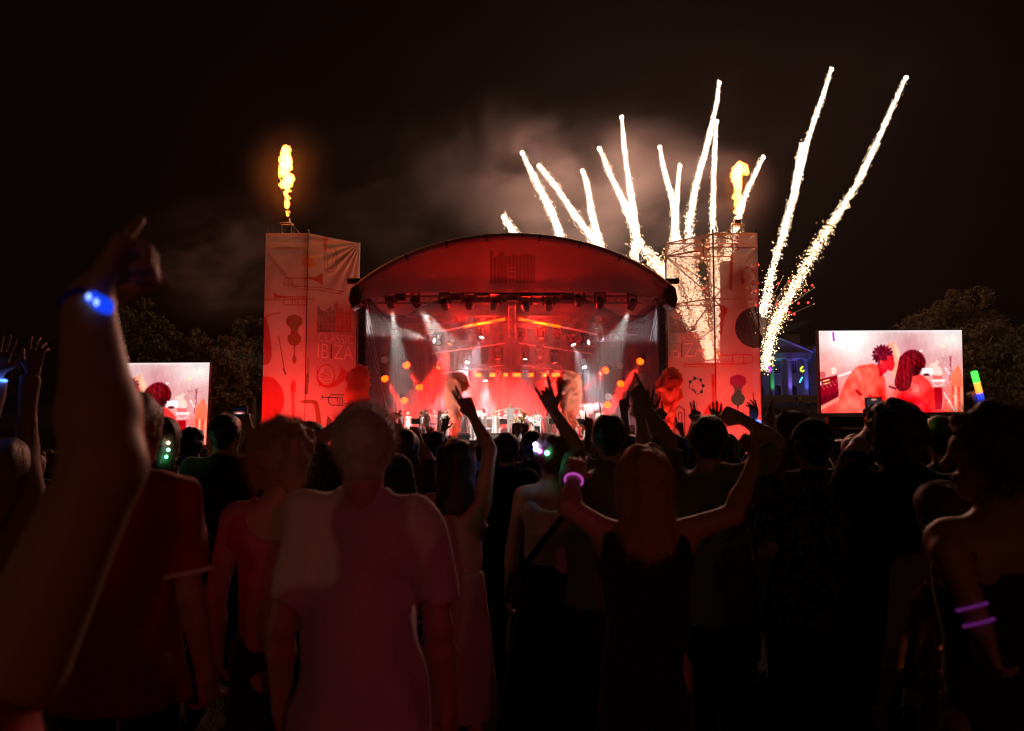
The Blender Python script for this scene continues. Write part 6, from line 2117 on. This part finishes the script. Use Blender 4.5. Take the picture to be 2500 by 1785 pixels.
def glowstick(a, b, da, db, label, cols=((0.05, 0.9, 0.05), (1.0, 0.25, 0.03), (0.03, 0.06, 1.0)), r=0.016):
    A_, B_ = P(*a, da), P(*b, db)
    t = thing('glow_stick', label, 'glow stick', B_)
    n = len(cols)
    for i, c in enumerate(cols):
        p0, p1 = A_ + (B_ - A_) * (i / n) - B_, A_ + (B_ - A_) * ((i + 1) / n) - B_
        MB().tube([p0, p0 * 0.5 + p1 * 0.5, p1], r, 10).build('section', emit('stick_%d_%d_%d' % tuple(int(v * 100) for v in c), c, 3.0, True), t, smooth=True)
glowstick((2378, 908), (2398, 985), 4.3, 4.33, 'tall green, orange and blue glow stick raised over the curly haired woman')
glowstick((2246, 1021), (2266, 1047), 4.6, 4.6, 'short rainbow glow stick beside the head of the tall man with the phone', r=0.012)
glowstick((1959, 921), (1952, 934), 9, 9, 'thin light blue glow stick flying before the country house', ((0.05, 0.45, 1.0),), 0.008)
def bent_stick(pts, d, col, label):
    c = P(*pts[0], d)
    o = MB().tube([P(x, y, d) - c for x, y in pts], 0.011, 8).build('glow_stick', emit('bent_%d_%d' % (int(col[0] * 100), int(col[1] * 100)), col, 1.2, False), None, True, c)
    tag(o, label, 'glow stick', 'thrown glow sticks')
bent_stick([(1960, 895), (1955, 900), (1955, 905), (1959, 907), (1963, 904)], 9, (0.8, 0.9, 0.05), 'yellow curled glow ring flying before the country house')
bent_stick([(1876, 896), (1881, 899), (1882, 904), (1878, 909)], 9, (0.6, 0.05, 0.9), 'violet bent glow ring flying beside the right banner tower')
bent_stick([(2034, 811), (2035, 822), (2036, 833)], 9, (0.55, 0.05, 0.65), 'thin violet glow stick flying before the top left corner of the right screen')
person('spectator in striped top cut off by the right edge', 2530, 1010, 2.9, hair='long', hcol='brown', topm=patterned('stripes', (0.05, 0.012, 0.012), (0.22, 0.06, 0.05), 26, 'stripe'), tk='tee')
person('dark spectator between the phone and the curly haired woman', 2300, 1016, 4.6, hair='short', hcol='black', topc=BLK)
person('spectator with cropped hair low left of the tall man with the phone', 2052, 1072, 6.6, hair='crop', hcol='brown', topc=(0.05, 0.03, 0.03))
person('spectator in dark top just left of the phone arm', 2088, 1062, 5.9, hair='short', hcol='brown', topc=(0.06, 0.03, 0.03), b=1.05)

# ------------------------------------------------------------------ the packed crowd further off, silhouettes only
protos = []
pos0 = [(9.0, 1000), (9.5, 1130), (9.0, 1220), (9.8, 1440), (10.0, 700), (10.2, 1900), (9.4, 1620), (9.6, 1800)]
styles = [
    dict(hair='short', hcol='black'), dict(hair='long', hcol='brown', L=(('off', -0.10, 0.1, 0.22), ('off', -0.06, 0.15, 0.46)), lh='open'),
    dict(hair='curly', hcol='brown'), dict(hair='crop', hcol='grey', L=(('off', -0.2, 0.05, 0.18), ('off', -0.12, 0.1, 0.43)), R=(('off', 0.2, 0.05, 0.18), ('off', 0.14, 0.1, 0.43)), lh='fist', rh='open'),
    dict(hair='cap', hcol='black'), dict(hair='long', hcol='blond'), dict(hair='bun', hcol='brown', R=(('off', 0.10, 0.1, 0.20), ('off', 0.05, 0.12, 0.45)), rh='point'), dict(hair='short', hcol='brown', b=1.1)]
cols = [(0.02, 0.02, 0.02), (0.10, 0.02, 0.02), (0.03, 0.03, 0.06), (0.18, 0.16, 0.15), (0.03, 0.03, 0.03), (0.12, 0.10, 0.08), (0.05, 0.02, 0.04), (0.02, 0.03, 0.03)]
FAR = 'dark silhouetted spectator in the packed crowd before the stage'
taken = [tuple(o.location[:2]) for o in COL.objects if o.name.startswith('person') and o.parent is None]
for i, st in enumerate(styles):
    d, px = pos0[i]
    x = (px - CX) * d / FPX
    t, q = person(FAR, base=Vector((x, d, gz(x, d))), H=1.70, res='far', topc=cols[i], shoes=False, group='packed crowd before the stage', **st)
    protos.append(t)
    taken.append((x, d))
rc_ = random.Random(9)
rows = [(7.6, 0.95), (8.8, 0.85), (10.4, 0.85), (12.2, 0.9), (14.4, 0.95), (17, 1.0), (20, 1.05), (24, 1.1), (28.5, 1.15), (33.5, 1.2), (39, 1.25)]
cnt = 0
for ry, sp in rows:
    half = min(0.63 * ry, 17.0)
    x = -half + rc_.uniform(0, sp)
    while x < half:
        yy = ry + rc_.uniform(-0.35, 0.35)
        if all((x - a) ** 2 + (yy - b_) ** 2 > 0.36 for a, b_ in taken) and not (abs(x) > 8 and ry > 36) and cnt < 215:
            o = copy_tree(rc_.choice(protos if rc_.random() < 0.6 else [protos[k] for k in (0, 2, 4, 5, 7)]))
            o.location = (x, yy, gz(x, yy))
            s = rc_.uniform(0.86, 0.99)
            o.scale = (s, s, s)
            o.rotation_euler = (0, 0, rc_.uniform(-0.35, 0.35) - math.atan2(x, 46 - yy) * -0.6)
            taken.append((x, yy))
            cnt += 1
        x += sp * rc_.uniform(0.7, 1.25)

# ------------------------------------------------------------------ the band on the stage
WH = (0.70, 0.66, 0.62)
M_WOOD = mat('violin_wood', (0.22, 0.05, 0.015), 0.3, spec=0.6)
M_BRASS = mat('brass', (0.60, 0.34, 0.08), 0.25, 0.9)
M_COPPER = mat('dark_brass', (0.30, 0.12, 0.03), 0.3, 0.9)
M_CHROME = mat('chrome', (0.6, 0.6, 0.6), 0.15, 1.0)
M_WHITE = mat('white_plastic', (0.75, 0.74, 0.74), 0.4)
GB = 'musicians in white on the stage'
PI = math.pi

def sx(px, y):
    return (px - CX) * y / FPX * (1 / 1.0)

def perf(label, px, y, H=1.70, rot=PI, **kw):
    kw.setdefault('topc', WH)
    kw.setdefault('botc', WH)
    kw.setdefault('face', True)
    z = kw.pop('z', FZ)
    return person(label, base=Vector((sx(px, y), y, z)), H=H, rot=rot, res='far', group=GB, **kw)

def fiddle(name, label, pos, ang, length, cat, group=None, mt=M_WOOD):
    t = thing(name, label, cat, pos, 0, group)
    s = length / 121.0
    R_ = Matrix.Rotation(ang, 3, 'Y')
    pts = [(-20, -4), (-16, -15), (0, -20), (16, -15), (20, -4), (18, 4), (13, 8), (9, 17), (10, 26), (16, 33), (16, 44), (10, 53), (0, 57), (-10, 53), (-16, 44), (-16, 33), (-10, 26), (-9, 17), (-13, 8), (-18, 4)]
    m = MB().prism([(x * s, y * s) for x, y in pts], -0.04 * length / 0.6 * 0.5, 0.04 * length / 0.6 * 0.5)
    m.v = [tuple(R_ @ Vector(v)) for v in m.v]
    m.build('soundbox', mt, t)
    MB().tube([R_ @ Vector((0, -0.025 * length, 50 * s)), R_ @ Vector((0, -0.02 * length, 101 * s))], 0.022 * length, 6).build('neck', M_BLACK, t)
    MB().lathe([(0.03 * length, -0.02 * length), (0.03 * length, 0.02 * length)], R_ @ Vector((0, 0, 103 * s)), R_ @ Vector((1, 0, 0)), 8).build('scroll', mt, t)
    return t

def bow(a, b, label):
    a, b = Vector(a), Vector(b)
    o = MB().tube([Vector((0, 0, 0)), (b - a)], 0.008, 5).build('violin_bow', mat('bow_stick', (0.45, 0.25, 0.12), 0.4), None, loc=a)
    tag(o, label, 'bow')

def W(t, v):
    """local point of a performer in world space"""
    return Vector(t.location) + Matrix.Rotation(t.rotation_euler[2], 3, 'Z') @ Vector(v)

def mic_stand(px, y, h, label):
    t = thing('microphone_stand', label, 'stand', (sx(px, y), y, FZ), 0, 'microphone stands')
    MB().tube([(0, 0, 0.02), (0, 0, h)], 0.014, 6).build('pole', M_BLACK, t)
    MB().lathe([(0.14, 0), (0.13, 0.025)], (0, 0, 0), n=12).build('foot', M_BLACK, t)
    MB().tube([(0, 0, h), (0.02, 0.16, h + 0.06)], 0.012, 6).build('boom', M_BLACK, t)
    MB().lathe([(0.02, -0.08), (0.03, 0.02), (0.02, 0.05)], (0.02, 0.2, h + 0.08), (0, 1, 0.3), 10).build('microphone', M_STEEL, t)

def music_stand(px, y, label):
    t = thing('music_stand', label, 'stand', (sx(px, y), y, FZ), 0, 'music stands on the stage')
    MB().tube([(0, 0, 0.02), (0, 0, 0.95)], 0.014, 6).build('pole', M_BLACK, t)
    MB().lathe([(0.18, 0), (0.05, 0.03)], (0, 0, 0), n=3).build('tripod', M_BLACK, t)
    MB().box((0, 0.03, 1.06), (0.48, 0.02, 0.32), Matrix.Rotation(0.35, 3, 'X')).build('desk', M_BLACK, t)
    MB().box((0, 0.055, 1.08), (0.40, 0.008, 0.28), Matrix.Rotation(0.35, 3, 'X')).build('sheet_music', M_WHITE, t)

def wedge(px, y, label, w=0.62):
    t = thing('floor_monitor', label, 'speaker', (sx(px, y), y, FZ), 0, 'wedge speakers along the stage front')
    m = MB().prism([(-0.0, 0)], 0, 0) if False else MB()
    prof = [(0, 0), (0.42, 0), (0.42, 0.14), (0.10, 0.38), (0, 0.30)]
    n = len(prof)
    vs = [(-w / 2, b_, c_) for b_, c_ in prof] + [(w / 2, b_, c_) for b_, c_ in prof]
    fs = [tuple(range(n)), tuple(range(2 * n - 1, n - 1, -1))] + [(i, (i + 1) % n, (i + 1) % n + n, i + n) for i in range(n)]
    m.add(vs, fs).build('cabinet', M_BLACK, t)
    MB().box((0, 0.275, 0.285), (w * 0.9, 0.34, 0.01), Matrix.Rotation(-0.64, 3, 'X')).build('grille', mat('grille', (0.03, 0.03, 0.03), 0.5, 0.5), t)

# left group
t, q = perf('violinist in white dress and black belt at the far left of the stage, bow upright', 979, 47.3, 1.70, PI - 0.9, hair='bun', hcol='brown', tk='dress', bk='midi', R=(('off', 0.16, 0.16, -0.20), ('off', 0.04, 0.30, -0.06)), L=(('off', -0.10, 0.22, -0.14), ('off', 0.0, 0.40, 0.0)), lh='grip', rh='grip', b=0.9)
MB().tube(ring_tube((0, 0, 1.03), (0, 0, 1), 0.145, 0.02), 0.02, 6, cap=False).build('belt', cloth(BLK), t)
fiddle('violin', 'violin of the leftmost player', W(t, (-0.14, 0.22, 1.46)), -1.25, 0.60, 'violin', 'violins')
bow(W(t, (0.05, 0.30, 1.30)), P(994, 996, 47.0), 'upright bow of the leftmost violinist')
perf('singer in short dress drowned in red light beside the leftmost violinist', 998, 49.5, 1.62, PI, hair='long', hcol='auburn', tk='dress', bk='mini', b=0.85)
t, q = perf('woman in white dress and straw hat raising a trumpet', 1030, 47.6, 1.68, PI + 1.1, hair='hat', hcol='brown', tk='dress', bk='mini', R=(('off', 0.10, 0.22, -0.05), ('off', 0.02, 0.34, 0.16)), L=(('off', -0.06, 0.24, -0.06), ('off', 0.04, 0.36, 0.16)), lh='grip', rh='grip', b=0.9, nod=0.4)
tr = thing('trumpet', 'trumpet pointed upwards by the player in the straw hat', 'trumpet', P(1040, 1006, 47.3))
d = Vector((0.30, -0.12, 0.14))
MB().tube([-d * 0.5, d * 0.5], 0.014, 6).tube([-d * 0.2 + Vector((0, 0, -0.05)), d * 0.25 + Vector((0, 0, -0.05))], 0.014, 6).build('tubing', M_BRASS, tr)
MB().lathe([(0.015, 0), (0.025, 0.12), (0.07, 0.17)], d * 0.5, d, 12).build('bell', M_BRASS, tr)
t, q = perf('clarinet player in white jacket right of the straw hat', 1042, 48.0, 1.74, PI, hair='short', hcol='black', tk='jacket', bk='trousers', R=(('off', 0.06, 0.14, -0.24), ('off', -0.12, 0.26, -0.30)), L=(('off', -0.06, 0.14, -0.24), ('off', 0.12, 0.26, -0.16)))
o = MB().tube([(0, 0, 0.32), (0, -0.12, -0.30)], [0.014, 0.022], 8).lathe([(0.022, 0), (0.04, -0.06)], (0, -0.12, -0.30), n=10).build('clarinet', M_BLACK, None, loc=W(t, (0, 0.24, 1.24)))
tag(o, 'black clarinet held down by the player right of the straw hat', 'clarinet')
perf('keyboard player bathed in red light behind the left group', 1059, 51.0, 1.72, PI, hair='short', hcol='black', b=1.05, R=(('off', 0.06, 0.18, -0.22), ('off', 0.0, 0.36, -0.30)), L=(('off', -0.06, 0.18, -0.22), ('off', 0.0, 0.36, -0.30)))
perf('woman in white with very long straight hair left of the curled smoke plume', 1075, 47.5, 1.68, PI + 0.5, hair='long', hcol='brown', tk='dress', bk='midi', b=0.85)
t, q = perf('saxophone player in white with long brown hair beside the curled smoke plume', 1088, 47.2, 1.74, PI, hair='long', hcol='auburn', tk='long', bk='flares', R=(('off', 0.07, 0.14, -0.24), ('off', -0.06, 0.26, -0.40)), L=(('off', -0.06, 0.16, -0.22), ('off', 0.10, 0.28, -0.20)))
def sax(label, pos, s=1.0):
    o = thing('saxophone', label, 'saxophone', pos)
    MB().tube([(0, 0, 0.38 * s), (0.06 * s, -0.04, 0.36 * s), (0.09 * s, -0.06, 0.28 * s), (0.11 * s, -0.07, -0.16 * s), (0.16 * s, -0.10, -0.24 * s), (0.22 * s, -0.12, -0.20 * s), (0.23 * s, -0.13, -0.10 * s)], [0.010, 0.014, 0.018, 0.035, 0.042, 0.045, 0.05], 10).build('tube', M_BRASS, o, smooth=True)
    MB().lathe([(0.05, 0), (0.06, 0.08), (0.10, 0.15)], (0.23 * s, -0.13, -0.10 * s), (0.1, -0.3, 1), 14).build('bell', M_BRASS, o)
sax('brass saxophone beside the curled smoke plume', W(t, (0.0, 0.20, 1.16)))
perf('singer in white behind a microphone stand right of the curled smoke plume', 1133, 48.2, 1.66, PI, hair='bun', hcol='blond', tk='dress', bk='midi', b=0.88)
mic_stand(1129, 47.4, 1.45, 'thin microphone stand right of the curled smoke plume')
perf('man in cap, sunglasses and patterned white trousers behind the raised bare arm', 1156, 47.2, 1.80, PI - 0.5, hair='hat', hcol='black', tk='tee', bk='trousers', botm=patterned('white_print', (0.70, 0.66, 0.62), (0.30, 0.27, 0.26), 14))
t, q = perf('male violinist in white shirt left of the singer in the white dress', 1181, 48.0, 1.80, PI - 0.6, hair='short', hcol='brown', tk='long', bk='trousers', R=(('off', 0.10, 0.16, -0.20), ('off', -0.02, 0.34, -0.26)), L=(('off', -0.08, 0.12, -0.26), ('off', -0.04, 0.22, -0.48)), rh='grip', lh='grip')
fiddle('violin', 'violin held low by the male violinist', W(t, (-0.22, 0.20, 0.80)), PI + 0.2, 0.60, 'violin', 'violins')
bow(W(t, (0.1, 0.34, 1.12)), P(1206, 1010, 47.6), 'slanting bow of the male violinist')
perf('blond singer in sleeveless white dress left of the conductor', 1209, 47.6, 1.72, PI, hair='bob', hcol='blond', tk='dress', bk='midi', b=0.92)
# conductor on a podium
pod = thing('podium', 'low black podium under the conductor', 'podium', (sx(1247, 47.0), 47.0, FZ))
MB().box((0, 0, 0.14), (1.1, 0.9, 0.26)).build('box', M_BLACK, pod)
MB().box((0, 0, 0.285), (1.14, 0.94, 0.03)).build('top', M_DECK, pod)
t, q = perf('conductor in white suit seen from behind with both arms spread', 1246, 47.0, 1.80, 0.0, hair='short', hcol='grey', tk='jacket', bk='trousers', z=FZ + 0.3, L=(('off', -0.27, 0.08, -0.06), ('off', -0.50, 0.22, -0.12)), R=(('off', 0.27, 0.10, 0.02), ('off', 0.46, 0.26, 0.03)), lh='loose', rh='grip', b=1.08, face=False)
o = MB().tube([(0, 0, 0), (0.16, 0.2, 0.16)], 0.008, 5).build('baton', M_WHITE, None, loc=W(t, q['arms'][1][2]) + Vector((0.03, 0.05, 0.02)))
tag(o, 'thin white baton in the right hand of the conductor', 'baton')
t, q = perf('tuba player in white right of the conductor', 1268, 48.4, 1.76, PI, hair='curly', hcol='black', tk='long', bk='flares', R=(('off', 0.12, 0.14, -0.20), ('off', -0.02, 0.34, -0.14)), L=(('off', -0.12, 0.16, -0.20), ('off', 0.04, 0.36, -0.30)), b=1.05)
tu = thing('tuba', 'big dark brass tuba leaning right of the conductor', 'tuba', W(t, (0, 0.34, 1.10)))
MB().tube(ring_tube((0, 0, -0.06), (0.15, 1, 0), 0.26, 0.05, 18), 0.05, 8, cap=False).build('outer_coil', M_COPPER, tu, smooth=True)
MB().tube(ring_tube((0.03, -0.03, 0.0), (0.15, 1, 0), 0.15, 0.03, 16), 0.035, 8, cap=False).build('inner_coil', M_BRASS, tu, smooth=True)
MB().lathe([(0.06, 0.0), (0.09, 0.25), (0.15, 0.42), (0.24, 0.50)], (0.20, 0, 0.0), (0.25, -0.1, 1), 18).build('bell', M_BRASS, tu)
for i in range(3):
    MB().lathe([(0.03, -0.12), (0.03, 0.1)], (-0.08 + 0.08 * i, -0.08, 0.0), (0.2, 0, 1), 8).build('valve', M_CHROME, tu)
perf('singer in white with sunglasses right of the tuba', 1300, 49.0, 1.66, PI + 0.2, hair='long', hcol='auburn', tk='dress', bk='midi', b=0.86)
t, q = perf('woman in white jacket with guitar right of the tuba', 1312, 47.6, 1.70, PI - 0.2, hair='long', hcol='brown', tk='jacket', bk='trousers', botc=BLK, R=(('off', 0.14, 0.08, -0.24), ('off', -0.04, 0.24, -0.34)), L=(('off', -0.16, 0.10, -0.20), ('off', -0.36, 0.22, -0.12)), lh='grip', rh='loose')
fiddle('guitar', 'dark guitar slung across the woman in the white jacket', W(t, (0.12, 0.20, 1.02)), -1.05, 0.98, 'guitar', mt=mat('guitar_dark', (0.05, 0.02, 0.015), 0.25))
perf('blond tambourine player in white behind the swinging arms', 1338, 48.5, 1.58, PI, hair='bob', hcol='blond', tk='dress', bk='midi', R=(('off', 0.1, 0.12, -0.2), ('off', -0.05, 0.3, 0.0)), rh='grip')
tag(MB().tube(ring_tube((0, 0, 0), (0.2, 1, 0), 0.13, 0.02, 18), 0.02, 6, cap=False).build('tambourine', mat('tambourine_wood', (0.55, 0.36, 0.15), 0.4), None, loc=P(1337, 1040, 48.1)), 'round tambourine in the hand of the blond player', 'tambourine')
perf('bass player in white just left of the red-lit smoke plume', 1364, 50.0, 1.78, PI, hair='crop', hcol='brown', tk='tee', bk='trousers')
# right group
t, q = perf('keyboard player in white under the white smoke cloud', 1423, 50.6, 1.76, PI + 0.4, hair='short', hcol='black', tk='tee', bk='trousers', R=(('off', 0.06, 0.18, -0.22), ('off', 0.0, 0.36, -0.30)), L=(('off', -0.06, 0.18, -0.22), ('off', 0.0, 0.36, -0.30)), z=FZ + 0.2)
perf('man in white seen in profile left of the keyboards', 1405, 49.6, 1.78, PI + 1.2, hair='short', hcol='grey', tk='long', bk='trousers')
t, q = perf('seated cellist in white in profile at the right of the stage', 1443, 47.2, 1.68, PI / 2 + 0.15, hair='long', hcol='auburn', tk='long', bk='trousers', seated=True, lean=0.35, R=(('off', 0.12, 0.20, -0.14), ('off', 0.0, 0.42, -0.22)), L=(('off', -0.10, 0.20, -0.06), ('off', -0.02, 0.36, 0.06)), rh='grip', lh='grip')
fiddle('cello', 'red-brown cello leaning against the seated player', W(t, (0.02, 0.40, 0.52)), -0.30, 1.25, 'cello')
bow(W(t, (0.0, 0.42, 1.0)), W(t, (0.45, 0.62, 0.62)), 'bow of the seated cellist')
ch = thing('chair', 'black padded chair under the cellist', 'chair', (t.location.x, t.location.y, FZ), PI / 2, 'chairs')
MB().box((0, -0.02, 0.43), (0.42, 0.42, 0.05)).build('seat', M_BLACK, ch)
MB().box((0, -0.24, 0.72), (0.40, 0.04, 0.30)).build('backrest', M_BLACK, ch)
for a_ in (-0.18, 0.18):
    for b_ in (-0.2, 0.16):
        MB().tube([(a_, b_, 0), (a_, b_, 0.42)], 0.015, 6).build('leg', M_CHROME, ch)
perf('double bass player in white at the far right of the band', 1463, 49.0, 1.80, PI + 0.3, hair='crop', hcol='black', tk='long', bk='trousers', R=(('off', 0.08, 0.14, -0.22), ('off', -0.08, 0.30, -0.30)), L=(('off', -0.12, 0.12, 0.02), ('off', -0.06, 0.26, 0.12)), lh='grip', rh='loose')
fiddle('double_bass', 'tall double bass with its scroll above the player at the far right of the band', (sx(1470, 48.6), 48.6, FZ + 0.42), -0.08, 1.75, 'double bass')
# drums behind the conductor
rs = thing('drum_riser', 'black riser carrying the drum kit behind the conductor', 'platform', (sx(1250, 53.5), 53.5, FZ))
MB().box((0, 0, 0.30), (5.4, 2.6, 0.60)).build('platform_box', M_DRAPE, rs)
MB().box((0, 0, 0.62), (5.44, 2.64, 0.04)).build('platform_top', M_DECK, rs)
dk = thing('drum_kit', 'drum kit with cymbals on the riser behind the conductor', 'drum kit', (sx(1247, 53.0), 53.0, FZ + 0.65))
MB().lathe([(0.28, -0.2), (0.30, -0.18), (0.30, 0.18), (0.28, 0.2)], (0, 0, 0.30), (0, 1, 0), 20).build('kick_drum', M_WHITE, dk)
for x, y, z in ((-0.28, -0.02, 0.74), (0.28, -0.02, 0.74), (0.75, 0.25, 0.45), (-0.62, 0.3, 0.62)):
    MB().lathe([(0.17, -0.10), (0.18, 0.10)], (x, y, z), (0, -0.2, 1), 16).build('tom', M_WHITE, dk)
for x, y, z in ((-0.75, 0.0, 1.15), (0.75, 0.0, 1.18), (1.05, 0.3, 1.0), (-1.0, 0.3, 0.9)):
    c_ = MB().lathe([(0.02, 0.03), (0.10, 0.015), (0.25, 0.0)], (x, y, z), (0.1, -0.25, 1), 18).build('cymbal', M_BRASS, dk)
    MB().tube([(x, y, 0), (x, y, z)], 0.012, 5).build('cymbal_stand', M_CHROME, c_)
perf('curly haired drummer above and behind the conductor', 1243, 54.0, 1.76, PI, hair='curly', hcol='auburn', tk='tee', bk='trousers', seated=True, z=FZ + 0.75, R=(('off', 0.16, 0.12, -0.16), ('off', 0.10, 0.34, -0.10)), L=(('off', -0.16, 0.12, -0.16), ('off', -0.12, 0.34, -0.08)), lh='grip', rh='grip')
tag(MB().lathe([(0.16, 0.0), (0.17, 0.06), (0.17, 0.46), (0.10, 0.50)], (0, 0, 0), n=14).build('drum_stool', M_BLACK, None, loc=(sx(1243, 54.0), 53.98, FZ + 0.66)), 'drum stool under the curly haired drummer', 'stool')

def keys(px, y, label, z=FZ, w=1.3):
    t = thing('keyboard', label, 'keyboard', (sx(px, y), y, z), 0, 'keyboards on stands')
    MB().box((0, 0, 0.92), (w, 0.34, 0.10)).build('case', M_BLACK, t)
    MB().box((0, 0.06, 0.975), (w * 0.92, 0.16, 0.012)).build('key_bed', M_WHITE, t)
    for s in (-1, 1):
        MB().tube([(s * w * 0.4, -0.05, 0), (-s * w * 0.4, 0.05 * s, 0.88)], 0.02, 6).build('stand_leg', M_CHROME, t)
keys(1424, 49.9, 'keyboard on crossed legs under the white smoke cloud', FZ + 0.2)
keys(1060, 50.2, 'keyboard in red light behind the left group')
# equipment racks and cases on the risers
for i, (px, y, z, w, h, lab) in enumerate(((1195, 52, FZ, 1.3, 1.3, 'black equipment rack left of the conductor'), (1290, 52, FZ, 1.5, 1.35, 'wide black equipment rack right of the conductor'), (1530, 48.2, FZ, 0.8, 0.85, 'black flight case with metal edges at the right wing'), (1345, 52.4, FZ, 1.0, 1.1, 'black equipment rack behind the tambourine player'), (1130, 52.2, FZ, 1.2, 1.0, 'black equipment case left behind the drum riser'))):
    t = thing('flight_case', lab, 'case', (sx(px, y), y, z), 0, 'equipment cases')
    MB().box((0, 0, h / 2), (w, 0.6, h)).build('case', M_BLACK, t)
    for z_ in (0.02, h * 0.5, h - 0.02):
        MB().box((0, -0.305, z_), (w + 0.02, 0.02, 0.035)).build('metal_edge', M_CHROME, t)
    for x_ in (-w / 2, w / 2):
        MB().box((x_, -0.307, h / 2), (0.035, 0.02, h)).build('metal_edge', M_CHROME, t)
lt = thing('shade_lamp', 'tall lamp with white cone shade left of the male violinist', 'lamp', (sx(1171, 50.5), 50.5, FZ))
MB().tube([(0, 0, 0), (0, 0, 1.45)], 0.02, 6).lathe([(0.16, 0), (0.14, 0.03)], (0, 0, 0), n=12).build('pole', M_BLACK, lt)
MB().lathe([(0.28, 1.35), (0.13, 1.75)], (0, 0, 0), n=16).build('shade', mat('lampshade', (0.85, 0.83, 0.82), 0.8), lt)
for px, lab in ((1015, 'music stand between the leftmost violinist and the straw hat'), (1228, 'music stand just left of the conductor'), (1415, 'music stand before the white smoke cloud'), (1350, 'music stand right of the tambourine player')):
    music_stand(px, 46.8 if px != 1228 else 48.0, lab)
for px, lab in ((1033, 'wedge speaker below the straw hat'), (1132, 'wedge speaker right of the curled smoke plume'), (1210, 'wedge speaker before the blond singer'), (1335, 'wedge speaker before the tambourine player'), (1475, 'wedge speaker right of the cellist')):
    wedge(px, 46.15, lab)
for px, h, lab in ((985, 1.55, 'microphone stand at the far left'), (1205, 1.5, 'microphone stand before the blond singer'), (1321, 1.5, 'microphone stand before the guitarist'), (1470, 1.4, 'microphone stand right of the cellist')):
    mic_stand(px, 46.9, h, lab)
# smoke jet machines at the stage front
for px, lab in ((862, 'smoke jet box under the leftmost puff'), (1111, 'smoke jet box under the curled plume'), (1393, 'smoke jet box under the red-lit plume'), (1618, 'smoke jet box under the rightmost puff')):
    onst = abs(px - 1250) < 300
    p = Vector((sx(px, 45.3), 45.3, GS + 0.0))
    t = thing('smoke_jet', lab, 'smoke machine', p, 0, 'smoke jets along the stage front')
    MB().box((0, 0, 0.35), (0.4, 0.4, 0.7)).build('housing', M_BLACK, t)
    MB().lathe([(0.05, 0.7), (0.04, 0.8)], (0, 0, 0), n=10).build('nozzle', M_STEEL, t)
    for s in (-1, 1):
        lamp('SPOT', p + Vector((0.25 * s, -0.55, 0.9)), (1.0, 0.16, 0.09), 420, 0.06, aim=p + Vector((0.03 * s, 0, 4.2)), size=34, blend=0.7, name='added_plume_light')  # unseen amber-red spots added to brighten the plume
# crowd barrier in front of the stage
bt = thing('crowd_barrier', 'black steel barrier along the stage front', 'barrier', (0, 43.2, GS))
for i in range(14):
    x = -8.4 + 1.2 * i
    MB().box((x + 0.6, 0, 0.55), (1.16, 0.05, 1.1)).build('barrier_panel', M_BLACK, bt)
    MB().tube([(x + 0.1, 0, 1.12), (x + 1.1, 0, 1.12)], 0.03, 6).build('top_rail', M_STEEL, bt)
# stewards far off on the lawn
person('steward in yellow hi-vis vest on the lawn before the country house', base=Vector((sx(1953, 165), 165, gz(60, 165))), H=1.8, res='far', topc=(0.75, 0.80, 0.05), tk='jacket', hair='short', hcol='black', shoes=False, group='people on the far lawn')
person('dark figure left of the steward on the lawn', base=Vector((sx(1946, 165), 165.5, gz(60, 165.5))), H=1.8, res='far', topc=BLK, tk='jacket', hair='short', hcol='black', shoes=False, group='people on the far lawn')
person('lone dark figure standing on the gravel drive', base=Vector((sx(1973, 140), 140, gz(60, 140))), H=1.8, res='far', topc=BLK, tk='jacket', hair='crop', hcol='grey', botc=BLK, bk='shorts', shoes=False, group='people on the far lawn')
person('figure in pale yellow top sitting low by the garden wall', base=Vector((sx(1992, 178), 178, gz(60, 178) - 0.4)), H=1.7, res='far', topc=(0.5, 0.5, 0.1), tk='tee', hair='short', hcol='black', shoes=False, seated=True, group='people on the far lawn')
